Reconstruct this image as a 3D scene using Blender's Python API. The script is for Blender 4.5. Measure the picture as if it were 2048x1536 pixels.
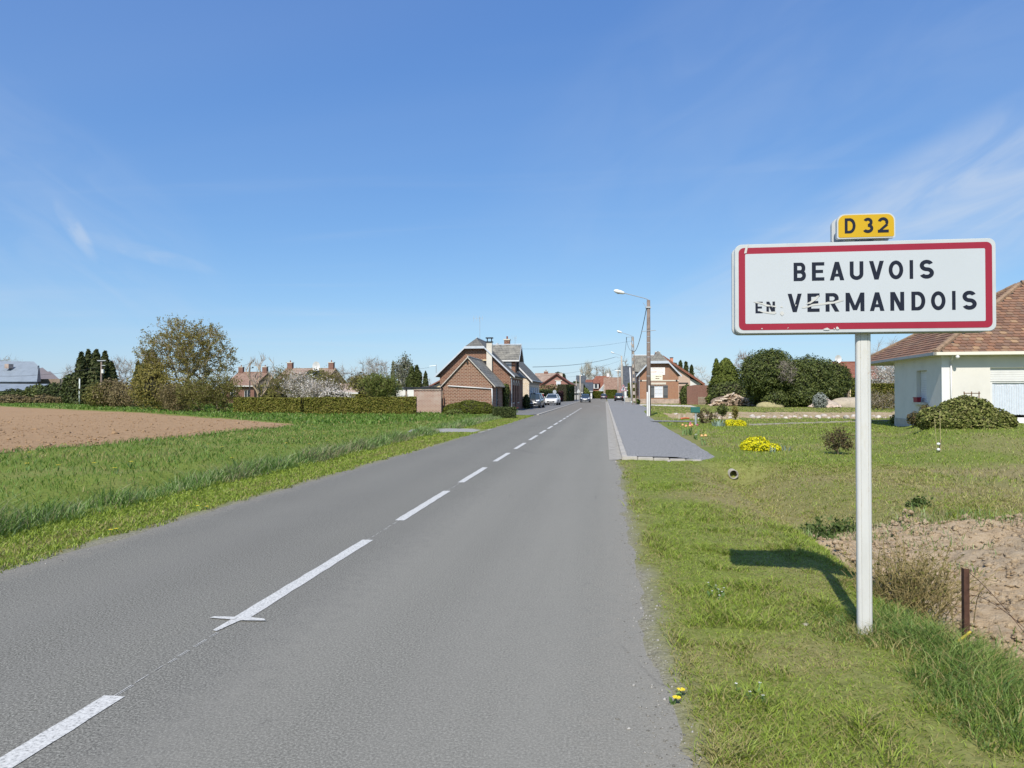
import bpy, bmesh, math, random
import numpy as np
from mathutils import Vector, Matrix
R = math.radians
for o in list(bpy.data.objects): bpy.data.objects.remove(o, do_unlink=True)
SC = bpy.context.scene
COL = SC.collection
# ------------------------------------------------------------------ camera
EYE = 1.6; FPX = 1420.0; YAW = R(7.46); PITCH = math.atan(19/1420)
cam = bpy.data.cameras.new("camera"); cam.sensor_width = 36; cam.lens = 36*FPX/2048
cam.clip_start = 0.05; cam.clip_end = 6000
co = bpy.data.objects.new("camera", cam); COL.objects.link(co)
co.location = (0, 0, EYE); co.rotation_euler = (math.pi/2+PITCH, 0, YAW)
SC.camera = co
_M = co.rotation_euler.to_matrix()
# ------------------------------------------------------------------ sky
SUN_EL, SUN_AZ = R(47), R(9)          # light travels towards +Y, 9 degrees to the right of the road
W = bpy.data.worlds.new("World"); SC.world = W; W.use_nodes = True
nt = W.node_tree; nt.nodes.clear()
def N(t, **k):
    n = nt.nodes.new(t)
    for a, v in k.items(): setattr(n, a, v)
    return n
L = nt.links.new
out = N('ShaderNodeOutputWorld'); bg = N('ShaderNodeBackground'); sky = N('ShaderNodeTexSky')
sky.sky_type = 'NISHITA'; sky.sun_disc = False; sky.sun_elevation = SUN_EL; sky.sun_rotation = math.pi+SUN_AZ
sky.altitude = 80; sky.air_density = 1.0; sky.dust_density = 0.35; sky.ozone_density = 2.6
SKY_STRENGTH = 0.125
bg.inputs['Strength'].default_value = SKY_STRENGTH
tc = N('ShaderNodeTexCoord')
sep = N('ShaderNodeSeparateXYZ'); L(tc.outputs['Generated'], sep.inputs[0])
mz = N('ShaderNodeMath', operation='MAXIMUM'); L(sep.outputs[2], mz.inputs[0]); mz.inputs[1].default_value = 0.06
dx = N('ShaderNodeMath', operation='DIVIDE'); L(sep.outputs[0], dx.inputs[0]); L(mz.outputs[0], dx.inputs[1])
dy = N('ShaderNodeMath', operation='DIVIDE'); L(sep.outputs[1], dy.inputs[0]); L(mz.outputs[0], dy.inputs[1])
cb = N('ShaderNodeCombineXYZ'); L(dx.outputs[0], cb.inputs[0]); L(dy.outputs[0], cb.inputs[1])
def cirrus(scale, rot, stretch, lo, hi, amount, seed):
    mp = N('ShaderNodeMapping'); mp.inputs['Rotation'].default_value = (0, 0, rot); mp.inputs['Scale'].default_value = (scale, scale*stretch, 1)
    mp.inputs['Location'].default_value = (seed, seed*.37, 0)
    L(cb.outputs[0], mp.inputs[0])
    no = N('ShaderNodeTexNoise'); no.inputs['Scale'].default_value = 1; no.inputs['Detail'].default_value = 4
    no.inputs['Roughness'].default_value = .5; no.inputs['Distortion'].default_value = .6
    L(mp.outputs[0], no.inputs['Vector'])
    mr = N('ShaderNodeMapRange', interpolation_type='SMOOTHSTEP'); mr.inputs[1].default_value = lo; mr.inputs[2].default_value = hi
    mr.inputs[3].default_value = 0; mr.inputs[4].default_value = amount
    L(no.outputs[0], mr.inputs[0]); return mr.outputs[0]
c1 = cirrus(.42, R(-28), 3.4, .55, .9, .10, 3.3)
c2 = cirrus(.13, R(-35), 2.0, .42, .85, .20, 11.7)
def wisp(px, py, ang, sa, sb, amount, seed, nscale, stretch):
    """one soft streak of cirrus fixed in the sky, in a local frame round its direction"""
    v0 = (_M @ Vector(((px-1024)/FPX, (768-py)/FPX, -1))).normalized(); rt = v0.cross(Vector((0, 0, 1))).normalized(); up = rt.cross(v0)
    ca, sn = math.cos(ang), math.sin(ang); e1 = rt*ca+up*sn; e2 = up*ca-rt*sn; ax = []
    for e in (e1, e2):
        d = N('ShaderNodeVectorMath', operation='DOT_PRODUCT'); L(tc.outputs['Generated'], d.inputs[0]); d.inputs[1].default_value = e; ax.append(d.outputs['Value'])
    f = N('ShaderNodeVectorMath', operation='DOT_PRODUCT'); L(tc.outputs['Generated'], f.inputs[0]); f.inputs[1].default_value = v0
    cv = N('ShaderNodeCombineXYZ'); L(ax[0], cv.inputs[0]); L(ax[1], cv.inputs[1])
    mp = N('ShaderNodeMapping'); mp.inputs['Scale'].default_value = (nscale, nscale*stretch, 1); mp.inputs['Location'].default_value = (seed, seed*.7, 0); L(cv.outputs[0], mp.inputs[0])
    no = N('ShaderNodeTexNoise'); no.inputs['Scale'].default_value = 1; no.inputs['Detail'].default_value = 4; no.inputs['Roughness'].default_value = .55; no.inputs['Distortion'].default_value = .8; L(mp.outputs[0], no.inputs['Vector'])
    q = []
    for a, s_ in zip(ax, (sa, sb)):
        m1 = N('ShaderNodeMath', operation='DIVIDE'); L(a, m1.inputs[0]); m1.inputs[1].default_value = s_
        m2 = N('ShaderNodeMath', operation='MULTIPLY'); L(m1.outputs[0], m2.inputs[0]); L(m1.outputs[0], m2.inputs[1]); q.append(m2.outputs[0])
    m3 = N('ShaderNodeMath', operation='ADD'); L(q[0], m3.inputs[0]); L(q[1], m3.inputs[1])
    m4 = N('ShaderNodeMapRange', interpolation_type='SMOOTHSTEP'); m4.inputs[1].default_value = 0; m4.inputs[2].default_value = 1.6; m4.inputs[3].default_value = 1; m4.inputs[4].default_value = 0; L(m3.outputs[0], m4.inputs[0])
    m5 = N('ShaderNodeMapRange', interpolation_type='SMOOTHSTEP'); m5.inputs[1].default_value = .30; m5.inputs[2].default_value = .72; m5.inputs[3].default_value = amount*.25; m5.inputs[4].default_value = amount; L(no.outputs[0], m5.inputs[0])
    m6 = N('ShaderNodeMath', operation='MULTIPLY'); L(m4.outputs[0], m6.inputs[0]); L(m5.outputs[0], m6.inputs[1])
    m7 = N('ShaderNodeMath', operation='GREATER_THAN'); L(f.outputs['Value'], m7.inputs[0]); m7.inputs[1].default_value = .3
    m8 = N('ShaderNodeMath', operation='MULTIPLY'); L(m6.outputs[0], m8.inputs[0]); L(m7.outputs[0], m8.inputs[1]); return m8.outputs[0]
ws_ = [c1, c2, wisp(1990, 385, R(20), .42, .08, .58, 2.1, 6, 3.), wisp(1620, 150, R(26), .42, .18, .10, 5.3, 5, 2.5), wisp(152, 462, R(-58), .036, .009, .34, 7.7, 30, 2.), wisp(290, 505, R(-12), .075, .010, .28, 9.1, 18, 2.5), wisp(40, 420, R(-30), .24, .11, .14, 4.4, 8, 3.)]
acc = ws_[0]
for w_ in ws_[1:]:
    ad = N('ShaderNodeMath', operation='ADD'); ad.use_clamp = True; L(acc, ad.inputs[0]); L(w_, ad.inputs[1]); acc = ad.outputs[0]
EXPO = 0.28
sc_ = N('ShaderNodeSeparateColor'); L(sky.outputs[0], sc_.inputs[0]); cc_ = N('ShaderNodeCombineColor')
for i, (am, ga) in enumerate(((.63, .87), (.77, .73), (.96, .47))):     # tone response of the whole sky
    m0 = N('ShaderNodeMath', operation='MULTIPLY'); L(sc_.outputs[i], m0.inputs[0]); m0.inputs[1].default_value = SKY_STRENGTH
    m1 = N('ShaderNodeMath', operation='POWER'); L(m0.outputs[0], m1.inputs[0]); m1.inputs[1].default_value = ga
    m2 = N('ShaderNodeMath', operation='MULTIPLY'); L(m1.outputs[0], m2.inputs[0]); m2.inputs[1].default_value = am/2**EXPO/SKY_STRENGTH
    L(m2.outputs[0], cc_.inputs[i])
mx = N('ShaderNodeMix', data_type='RGBA'); L(ad.outputs[0], mx.inputs['Factor']); L(cc_.outputs[0], mx.inputs['A'])
mx.inputs['B'].default_value = (4.3, 4.8, 5.5, 1)
L(mx.outputs['Result'], bg.inputs['Color']); L(bg.outputs[0], out.inputs[0])
# ------------------------------------------------------------------ sun
sl = bpy.data.lights.new("sun", 'SUN'); sl.energy = 4.4; sl.angle = R(0.5); sl.color = (1, .95, .86)
so = bpy.data.objects.new("sun", sl); COL.objects.link(so)
trav = Vector((math.sin(SUN_AZ)*math.cos(SUN_EL), math.cos(SUN_AZ)*math.cos(SUN_EL), -math.sin(SUN_EL)))
so.rotation_euler = trav.to_track_quat('-Z', 'Y').to_euler(); so.location = (-20, -60, 70)
SC.view_settings.view_transform = 'Standard'; SC.view_settings.look = 'None'
SC.view_settings.gamma = 1; SC.view_settings.exposure = EXPO; SC.view_settings.use_curve_mapping = False
SC.cycles.max_bounces = 8; SC.cycles.transparent_max_bounces = 12
# ------------------------------------------------------------------ measuring helpers
def ray(px, py):
    v = Vector(((px-1024)/FPX, (768-py)/FPX, -1)); return _M @ v
def at(px, py, d):            # point at depth d (metres along the view axis)
    return Vector((0, 0, EYE)) + ray(px, py)*d
def gnd(px, py, z=0.0):       # point on the ground
    r = ray(px, py); return Vector((0, 0, EYE)) + r*((z-EYE)/r.z)
def gd(px, d):                # ground point below pixel column px at depth d
    p = at(px, 787, d); return Vector((p.x, p.y, 0))
def onY(px, py, Y):           # on the upright plane y = Y
    r = ray(px, py); return Vector((0, 0, EYE)) + r*(Y/r.y)
def zat(py, d): return EYE + (787-py)/FPX*d
# ------------------------------------------------------------------ object helpers
def empty(name, loc, rz=0):
    o = bpy.data.objects.new(name, None); COL.objects.link(o); o.location = loc; o.rotation_euler = (0, 0, rz)
    o.empty_display_size = .2; return o
def tag(o, label=None, cat=None, group=None, kind=None):
    if label: o['label'] = label
    if cat: o['category'] = cat
    if group: o['group'] = group
    if kind: o['kind'] = kind
    return o
def thing(name, label, cat, loc, rz=0, group=None):
    return tag(empty(name, loc, rz), label, cat, group)
OFF = {}
def link(name, me, mat=None, parent=None, loc=None):
    o = bpy.data.objects.new(name, me); COL.objects.link(o)
    if mat is not None and len(me.materials) == 0: me.materials.append(mat)
    if parent is not None: o.parent = parent
    if loc is not None: o.location = loc
    return o
def offset_of(p):             # world translation already taken by the parents of a part
    v = Vector((0, 0, 0))
    while p is not None: v += p.location; p = p.parent
    return v
class MB:
    """collects faces, then links them as one mesh object"""
    def __init__(s): s.v = []; s.f = []
    def add(s, vs, fs):
        n = len(s.v); s.v += [tuple(v) for v in vs]; s.f += [tuple(i+n for i in f) for f in fs]; return s
    def box(s, x0, x1, y0, y1, z0, z1):
        return s.add([(x0,y0,z0),(x1,y0,z0),(x1,y1,z0),(x0,y1,z0),(x0,y0,z1),(x1,y0,z1),(x1,y1,z1),(x0,y1,z1)],
                     [(0,3,2,1),(4,5,6,7),(0,1,5,4),(1,2,6,5),(2,3,7,6),(3,0,4,7)])
    def quad(s, a, b, c, d): return s.add([a,b,c,d], [(0,1,2,3)])
    def poly(s, pts): return s.add(pts, [tuple(range(len(pts)))])
    def slab(s, pts, n, t):   # polygon thickened along n
        n = Vector(n).normalized()*t; k = len(pts); P = [Vector(p) for p in pts]
        vs = P + [p-n for p in P]
        return s.add(vs, [tuple(range(k)), tuple(range(2*k-1, k-1, -1))] + [(i, i+k, (i+1)%k+k, (i+1)%k) for i in range(k)])
    def extrude(s, pts, vec):
        k = len(pts); P = [Vector(p) for p in pts]; v = Vector(vec)
        return s.add(P+[p+v for p in P], [tuple(range(k-1,-1,-1)), tuple(range(k, 2*k))] + [(i, (i+1)%k, (i+1)%k+k, i+k) for i in range(k)])
    def tube(s, p0, p1, r0, r1=None, n=8, cap=True):
        r1 = r0 if r1 is None else r1; p0 = Vector(p0); p1 = Vector(p1); d = (p1-p0).normalized()
        a = d.orthogonal().normalized(); b = d.cross(a)
        vs = []
        for p, r in ((p0, r0), (p1, r1)):
            for i in range(n):
                t = 2*math.pi*i/n; vs.append(p+(a*math.cos(t)+b*math.sin(t))*r)
        fs = [(i, (i+1)%n, (i+1)%n+n, i+n) for i in range(n)]
        if cap: fs += [tuple(range(n-1,-1,-1)), tuple(range(n, 2*n))]
        return s.add(vs, fs)
    def path(s, pts, r, n=6):
        for a, b in zip(pts[:-1], pts[1:]): s.tube(a, b, r, r, n)
        return s
    def ball(s, c, r, nu=10, nv=6, sq=(1,1,1)):
        vs = []; fs = []
        for j in range(nv+1):
            ph = math.pi*j/nv - math.pi/2
            for i in range(nu):
                t = 2*math.pi*i/nu
                vs.append((c[0]+r*sq[0]*math.cos(ph)*math.cos(t), c[1]+r*sq[1]*math.cos(ph)*math.sin(t), c[2]+r*sq[2]*math.sin(ph)))
        for j in range(nv):
            for i in range(nu):
                fs.append((j*nu+i, j*nu+(i+1)%nu, (j+1)*nu+(i+1)%nu, (j+1)*nu+i))
        return s.add(vs, fs)
    def build(s, name, mat, parent=None, world=True, smooth=False, loc=None, bevel=0):
        off = Vector((0,0,0))
        if parent is not None and world: off = offset_of(parent)
        if loc is not None: off = Vector(loc)
        me = bpy.data.meshes.new(name)
        me.from_pydata([(v[0]-off[0], v[1]-off[1], v[2]-off[2]) for v in s.v], [], s.f); 
        bm = bmesh.new(); bm.from_mesh(me); bmesh.ops.recalc_face_normals(bm, faces=bm.faces)
        if bevel: 
            bmesh.ops.remove_doubles(bm, verts=bm.verts, dist=1e-5)
            bmesh.ops.bevel(bm, geom=[e for e in bm.edges if e.is_manifold and e.calc_face_angle(0) > .6], offset=bevel, segments=2, affect='EDGES', clamp_overlap=True)
        bm.to_mesh(me); bm.free()
        if smooth: me.polygons.foreach_set('use_smooth', [True]*len(me.polygons))
        o = link(name, me, mat, parent)
        if loc is not None: o.location = loc
        return o
def tri_mesh(name, V, T, mat, parent=None, attrs=None, smooth=False, loc=None):
    V = np.asarray(V, dtype=np.float32); T = np.asarray(T, dtype=np.int32)
    if parent is not None: V = V - np.array(offset_of(parent), dtype=np.float32)
    elif loc is not None: V = V - np.array(loc, dtype=np.float32)
    me = bpy.data.meshes.new(name)
    me.vertices.add(len(V)); me.vertices.foreach_set('co', V.ravel())
    me.loops.add(T.size); me.loops.foreach_set('vertex_index', T.ravel())
    me.polygons.add(len(T)); me.polygons.foreach_set('loop_start', np.arange(len(T), dtype=np.int32)*T.shape[1])
    if smooth: me.polygons.foreach_set('use_smooth', np.ones(len(T), dtype=bool))
    for k, a in (attrs or {}).items():
        at_ = me.attributes.new(k, 'FLOAT', 'POINT'); at_.data.foreach_set('value', np.asarray(a, dtype=np.float32))
    me.update(calc_edges=True); me.validate()
    return link(name, me, mat, parent, loc)
def ss(a, b, t):
    t = np.clip((np.asarray(t, dtype=float)-a)/(b-a), 0, 1); return t*t*(3-2*t)
def _h(ix, iy, s):
    n = (ix.astype(np.int64)*374761393 + iy.astype(np.int64)*668265263 + s*1442695041) & 0xFFFFFFFF
    n = ((n ^ (n >> 13))*1274126177) & 0xFFFFFFFF
    return ((n ^ (n >> 16)) & 0xFFFF)/65535.0
def vn(x, y, s=0):            # value noise 0..1
    x = np.asarray(x, dtype=float); y = np.asarray(y, dtype=float)
    ix = np.floor(x); iy = np.floor(y); fx = x-ix; fy = y-iy; fx = fx*fx*(3-2*fx); fy = fy*fy*(3-2*fy)
    ix = ix.astype(np.int64); iy = iy.astype(np.int64)
    a = _h(ix,iy,s); b = _h(ix+1,iy,s); c = _h(ix,iy+1,s); d = _h(ix+1,iy+1,s)
    return (a*(1-fx)+b*fx)*(1-fy)+(c*(1-fx)+d*fx)*fy
def fbm(x, y, s=0, o=3):
    r = 0; a = .5; t = 0
    for i in range(o): r = r+a*vn(x*2**i, y*2**i, s+i*17); t += a; a *= .5
    return r/t
# ------------------------------------------------------------------ materials
MATS = {}
def _mat(name):
    m = bpy.data.materials.new(name); m.use_nodes = True; m.node_tree.nodes.clear(); MATS[name] = m
    n = m.node_tree.nodes; l = m.node_tree.links.new
    def nd(t, **k):
        x = n.new(t)
        for a, v in k.items(): setattr(x, a, v)
        return x
    return m, nd, l
def c4(c): return (c[0], c[1], c[2], 1)
def ramp(nd, l, fac, stops):
    r = nd('ShaderNodeValToRGB'); e = r.color_ramp.elements
    while len(e) > 1: e.remove(e[0])
    e[0].position = stops[0][0]; e[0].color = c4(stops[0][1])
    for p, c in stops[1:]:
        x = e.new(p); x.color = c4(c)
    l(fac, r.inputs[0]); return r.outputs[0]
def noise(nd, l, vec, scale, detail=4, rough=.55, dist=0):
    t = nd('ShaderNodeTexNoise'); t.inputs['Scale'].default_value = scale; t.inputs['Detail'].default_value = detail
    t.inputs['Roughness'].default_value = rough; t.inputs['Distortion'].default_value = dist
    if vec is not None: l(vec, t.inputs['Vector'])
    return t.outputs[0]
def mixc(nd, l, fac, a, b, mode='MIX'):
    m = nd('ShaderNodeMix', data_type='RGBA', blend_type=mode)
    for s, v in (('Factor', fac), ('A', a), ('B', b)):
        if isinstance(v, (int, float)): m.inputs[s].default_value = v
        elif isinstance(v, tuple): m.inputs[s].default_value = c4(v)
        else: l(v, m.inputs[s])
    return m.outputs['Result']
def maprange(nd, l, v, a, b, c=0, d=1):
    m = nd('ShaderNodeMapRange'); m.inputs[1].default_value = a; m.inputs[2].default_value = b; m.inputs[3].default_value = c; m.inputs[4].default_value = d
    l(v, m.inputs[0]); return m.outputs[0]
def finish(m, nd, l, col, rough=.7, bump=None, bstr=.3, bdist=.01, metal=0, spec=.3, coat=0):
    p = nd('ShaderNodeBsdfPrincipled'); o = nd('ShaderNodeOutputMaterial')
    if isinstance(col, tuple): p.inputs['Base Color'].default_value = c4(col)
    else: l(col, p.inputs['Base Color'])
    if isinstance(rough, (int, float)): p.inputs['Roughness'].default_value = rough
    else: l(rough, p.inputs['Roughness'])
    p.inputs['Metallic'].default_value = metal; p.inputs['Specular IOR Level'].default_value = spec
    p.inputs['Coat Weight'].default_value = coat
    if bump is not None:
        b = nd('ShaderNodeBump'); b.inputs['Strength'].default_value = bstr; b.inputs['Distance'].default_value = bdist
        l(bump, b.inputs['Height']); l(b.outputs[0], p.inputs['Normal'])
    l(p.outputs[0], o.inputs[0]); return m
def objco(nd): return nd('ShaderNodeTexCoord').outputs['Object']
def plain(name, col, rough=.6, var=.12, scale=3., metal=0, spec=.3, bstr=0, coat=0):
    m, nd, l = _mat(name); v = objco(nd); f = noise(nd, l, v, scale, 5, .6)
    d = tuple(max(0, c*(1-2*var)) for c in col); e = tuple(min(1, c*(1+var)) for c in col)
    c = ramp(nd, l, f, [(.25, d), (.5, col), (.78, e)])
    return finish(m, nd, l, c, rough, f if bstr else None, bstr, .01, metal, spec, coat)
def leaf(name, stops, trans=.3, rough=.65):
    m, nd, l = _mat(name); g = nd('ShaderNodeNewGeometry')
    c = ramp(nd, l, g.outputs['Random Per Island'], [(i/(len(stops)-1), s) for i, s in enumerate(stops)])
    p = nd('ShaderNodeBsdfPrincipled'); l(c, p.inputs['Base Color']); p.inputs['Roughness'].default_value = rough; p.inputs['Specular IOR Level'].default_value = .2
    t = nd('ShaderNodeBsdfTranslucent'); l(c, t.inputs['Color'])
    x = nd('ShaderNodeMixShader'); x.inputs[0].default_value = trans; l(p.outputs[0], x.inputs[1]); l(t.outputs[0], x.inputs[2])
    o = nd('ShaderNodeOutputMaterial'); l(x.outputs[0], o.inputs[0]); return m
def brick(name, cols, mortar, bw=.24, bh=.078, ms=.012, patch=None, pscale=.7, grime=.25):
    m, nd, l = _mat(name); v = objco(nd); s = nd('ShaderNodeSeparateXYZ'); l(v, s.inputs[0])
    a = nd('ShaderNodeMath', operation='ADD'); l(s.outputs[0], a.inputs[0]); l(s.outputs[1], a.inputs[1])
    cb = nd('ShaderNodeCombineXYZ'); l(a.outputs[0], cb.inputs[0]); l(s.outputs[2], cb.inputs[1])
    b = nd('ShaderNodeTexBrick'); l(cb.outputs[0], b.inputs['Vector']); b.inputs['Scale'].default_value = 1
    b.inputs['Brick Width'].default_value = bw; b.inputs['Row Height'].default_value = bh; b.inputs['Mortar Size'].default_value = ms
    b.inputs['Color1'].default_value = c4(cols[0]); b.inputs['Color2'].default_value = c4(cols[1]); b.inputs['Mortar'].default_value = c4(mortar)
    b.inputs['Bias'].default_value = -.1
    n1 = noise(nd, l, cb.outputs[0], 5.5, 3, .7); n2 = noise(nd, l, v, pscale, 4, .6)
    col = mixc(nd, l, maprange(nd, l, n1, .42, .62), b.outputs[0], cols[2] if len(cols) > 2 else cols[0]); col = mixc(nd, l, maprange(nd, l, noise(nd, l, cb.outputs[0], 11, 2, .6), .56, .66, 0, .55), col, (.10, .055, .045))
    col = mixc(nd, l, maprange(nd, l, b.outputs['Fac'], 0, 1), col, mortar)
    if patch: col = mixc(nd, l, maprange(nd, l, n2, .5, .68, 0, .8), col, patch)
    col = mixc(nd, l, maprange(nd, l, noise(nd, l, v, .35, 5, .7), .3, .7, 0, grime), col, (.09, .07, .06))
    return finish(m, nd, l, col, .85, b.outputs['Fac'], -.5, .01, 0, .2)
def rooftile(name, cols, row=.32, colw=.3, rowaxis=True):
    m, nd, l = _mat(name); v = objco(nd); s = nd('ShaderNodeSeparateXYZ'); l(v, s.inputs[0])
    a = nd('ShaderNodeMath', operation='ADD'); l(s.outputs[0], a.inputs[0]); l(s.outputs[1], a.inputs[1])
    cb = nd('ShaderNodeCombineXYZ'); l(a.outputs[0], cb.inputs[0]); l(s.outputs[2], cb.inputs[1])
    b = nd('ShaderNodeTexBrick'); l(cb.outputs[0], b.inputs['Vector']); b.inputs['Scale'].default_value = 1
    b.inputs['Brick Width'].default_value = colw; b.inputs['Row Height'].default_value = row; b.inputs['Mortar Size'].default_value = .018
    b.inputs['Color1'].default_value = c4(cols[0]); b.inputs['Color2'].default_value = c4(cols[1]); b.inputs['Mortar'].default_value = c4(tuple(x*.45 for x in cols[1]))
    n1 = noise(nd, l, v, 1.6, 5, .7)
    col = mixc(nd, l, maprange(nd, l, n1, .42, .7, 0, .85), b.outputs[0], cols[2])
    return finish(m, nd, l, col, .8, b.outputs['Fac'], -.4, .02, 0, .25)
# ================================================================== SETTING
rs = np.random.RandomState(7)
# ---- ground height
def road_l(y): return np.interp(y, [0, 12, 30, 55, 400], [-5.36, -5.22, -5.0, -4.95, -4.9])
def road_r(y): return np.interp(y, [0, 16, 20, 55, 400], [.24, .22, .14, .11, .1])
def hgt(x, y):
    x = np.asarray(x, dtype=float); y = np.asarray(y, dtype=float)
    # right-hand ditch, wider and rougher where the soil has been dug
    xc = 2.95; dig = ss(10.6, 9.2, y)*ss(2.5, 4.5, y)
    sr = .75+1.05*dig
    s = np.where(x < xc, .62, sr)
    z = -.44*np.exp(-((x-xc)/s)**2)*ss(16.9, 16.1, y)
    # left-hand ditch behind the bank of long grass
    z = z - .38*np.exp(-((x+7.9)/.75)**2)*ss(27.6, 25.5, y) + .10*np.exp(-((x+6.75)/.4)**2)*ss(27.6, 25.5, y)
    off = ss(.5, 2.2, x)+ss(-5.6, -7.2, x)
    z = z + off*(.07*(fbm(x*.35, y*.35, 5, 3)-.5)+.035*(vn(x*1.6, y*1.6, 9)-.5))
    z = z + .40*ss(.385, .43, x/np.maximum(y, 1))*ss(15.5, 24.5, y)*ss(60, 46, y)
    # shoulder: rises a few centimetres above the road with a ragged edge
    wob = .16*(fbm(x*2.2+9, y*2.2, 3, 3)-.5)*2
    er = road_r(y); el = road_l(y)
    z = z - .035 + .055*ss(er-.12, er+.16, x+wob) + .055*ss(el+.12, el-.16, x+wob) - .002
    # under the pavement on both sides of the village end
    inpav = ss(17.2, 17.5, y)*ss(.0, .15, x)*ss(pav_r(y)-.02, pav_r(y)-.22, x)
    z = z*(1-inpav) - .06*inpav
    infl = ss(fx(np.minimum(y, 34.5))+.1, fx(np.minimum(y, 34.5))-.3, x)*(y < fback(x)-.5)*(y > 8.2); z = z - .14*infl
    inl = ss(50.5, 51.5, y)*ss(-4.7, -4.95, x)*ss(-8.9, -8.6, x)
    z = z*(1-inl) - .06*inl
    return z
def fx(y): # right border of the field
    return np.interp(y, [8, 17.2, 22, 28.5, 31.5, 34.5], [-17.2, -16.3, -15.4, -15.9, -15.3, -15.6])
def fback(x): return np.interp(x, [-120, -77, -37, -24, -18, -15.3], [112, 82, 54, 42.5, 36.8, 34.4])
def pav_r(y): return np.interp(y, [17, 18.5, 41, 52, 66, 75, 120, 300], [2.25, 2.85, 3.0, 3.15, 3.6, 4.9, 5.1, 5.1])
def soil_mask(x, y):          # bare earth of the dug bank by the ditch
    n = fbm(x*1.3, y*1.3, 21, 3)
    a = ss(2.45, 2.95, x+.7*(n-.5))*ss(10.4, 9.3, y-.12*(x-3)+1.6*(n-.5))*ss(5.0, 5.9, y+.7*(n-.5)+.10*(x-3))*ss(8.5, 7.0, x)
    return a
def dry_mask(x, y):
    n = fbm(x*.45+3, y*.45, 31, 4)
    d = .13+.75*ss(.46, .66, n)*.6
    d = d + .62*ss(1.2, 2.2, x)*ss(8.5, 10, y)*ss(17.5, 15.5, y)*(.5+fbm(x*.8, y*.8, 77, 3))
    d = d + .25*np.exp(-((x-1.2-.05*y)/.55)**2)*ss(16, 12, y)
    d = np.where(x < -4, .04+.25*ss(.55, .7, n)+.5*np.exp(-((x+5.85)/.22)**2)*(.4+vn(y*.7, x, 4)), d)
    e = ss(.45, .05, np.abs(x-.35))*(x > 0)*.35 + ss(.3, .0, np.abs(x+5.35))*.3
    return np.clip(d+e, 0, 1)
def grow(a, b, s0, f):
    r = [a]; s = s0
    while r[-1] < b: r.append(r[-1]+s); s *= f
    return r
xs = sorted(set(np.round(np.concatenate([np.arange(-9, -4.6, .09), np.arange(-4.6, -.1, .5), np.arange(-.1, 6.0, .08), grow(6.0, 2500, .12, 1.09), -np.array(grow(9.0, 2500, .15, 1.09))]), 3)))
ys = sorted(set(np.round(np.concatenate([-np.array(grow(0, 900, .6, 1.3)), np.arange(0.6, 18, .1), grow(18, 3500, .12, 1.028)]), 3)))
X, Y = np.meshgrid(xs, ys); Z = hgt(X, Y)
nx, ny = len(xs), len(ys)
V = np.stack([X, Y, Z], -1).reshape(-1, 3)
ii = (np.arange(ny-1)[:, None]*nx + np.arange(nx-1)[None, :]).ravel()
F = np.stack([ii, ii+1, ii+1+nx, ii+nx], 1)
soil = soil_mask(X, Y); shl = np.maximum(0*X, .9*ss(.22, -.06, X-road_r(Y)-.22*(fbm(Y*1.9, X*1.9, 8, 3)-.4))*(X > -.5)*(Y < 17))
shl = np.maximum(shl, .85*ss(.22, .0, road_l(Y)-X-.1*vn(Y*1.7, Y*0, 8))*(X < -4))
m, nd, l = _mat('grassy_ground')
geo = nd('ShaderNodeNewGeometry'); P = geo.outputs['Position']
a1 = nd('ShaderNodeAttribute', attribute_name='soil').outputs['Fac']; a2 = nd('ShaderNodeAttribute', attribute_name='dry').outputs['Fac']
n1 = noise(nd, l, P, 1.1, 6, .65); n2 = noise(nd, l, P, 14, 4, .7); n3 = noise(nd, l, P, .12, 4, .6)
g = ramp(nd, l, n2, [(.25, (.085, .115, .018)), (.5, (.145, .188, .032)), (.75, (.21, .25, .05))])
g = mixc(nd, l, maprange(nd, l, n3, .35, .65, 0, .5), g, (.14, .175, .036))
dr = ramp(nd, l, n2, [(.3, (.17, .14, .06)), (.7, (.30, .255, .125))])
g = mixc(nd, l, a2, g, dr)
so_ = ramp(nd, l, n2, [(.3, (.15, .125, .085)), (.55, (.25, .215, .16)), (.8, (.34, .31, .25))])
g = mixc(nd, l, a1, g, so_); a3 = nd('ShaderNodeAttribute', attribute_name='shoulder').outputs['Fac']; n6 = noise(nd, l, P, 55, 3, .8)
g = mixc(nd, l, a3, g, ramp(nd, l, n6, [(.3, (.12, .105, .08)), (.52, (.235, .215, .175)), (.72, (.38, .355, .31))]))
finish(m, nd, l, g, .95, n2, .6, .04, 0, .1)
gr = tri_mesh('ground', V, F, m, attrs={'soil': soil.ravel(), 'dry': dry_mask(X, Y).ravel(), 'shoulder': shl.ravel()}, smooth=True)
tag(gr, 'grassy ground of verges, lawns and meadow', kind='structure')

# ---- road
m, nd, l = _mat('asphalt')
P = nd('ShaderNodeNewGeometry').outputs['Position']
n1 = noise(nd, l, P, 78, 3, .85); n2 = noise(nd, l, P, .35, 5, .6); n4 = noise(nd, l, P, 9, 4, .6)
vo = nd('ShaderNodeTexVoronoi'); vo.inputs['Scale'].default_value = 60; l(P, vo.inputs['Vector'])
c = ramp(nd, l, n1, [(.39, (.048, .046, .040)), (.47, (.132, .128, .108)), (.53, (.172, .166, .142)), (.61, (.34, .33, .285))])
c = mixc(nd, l, maprange(nd, l, vo.outputs['Distance'], .0, .6, .45, 0), c, (.25, .235, .205))
mp = nd('ShaderNodeMapping'); mp.inputs['Scale'].default_value = (.9, .035, 1); l(P, mp.inputs[0])
n5 = noise(nd, l, mp.outputs[0], 1.3, 4, .55)
c = mixc(nd, l, maprange(nd, l, n5, .35, .7, 0, .35), c, (.165, .158, .145))
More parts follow.
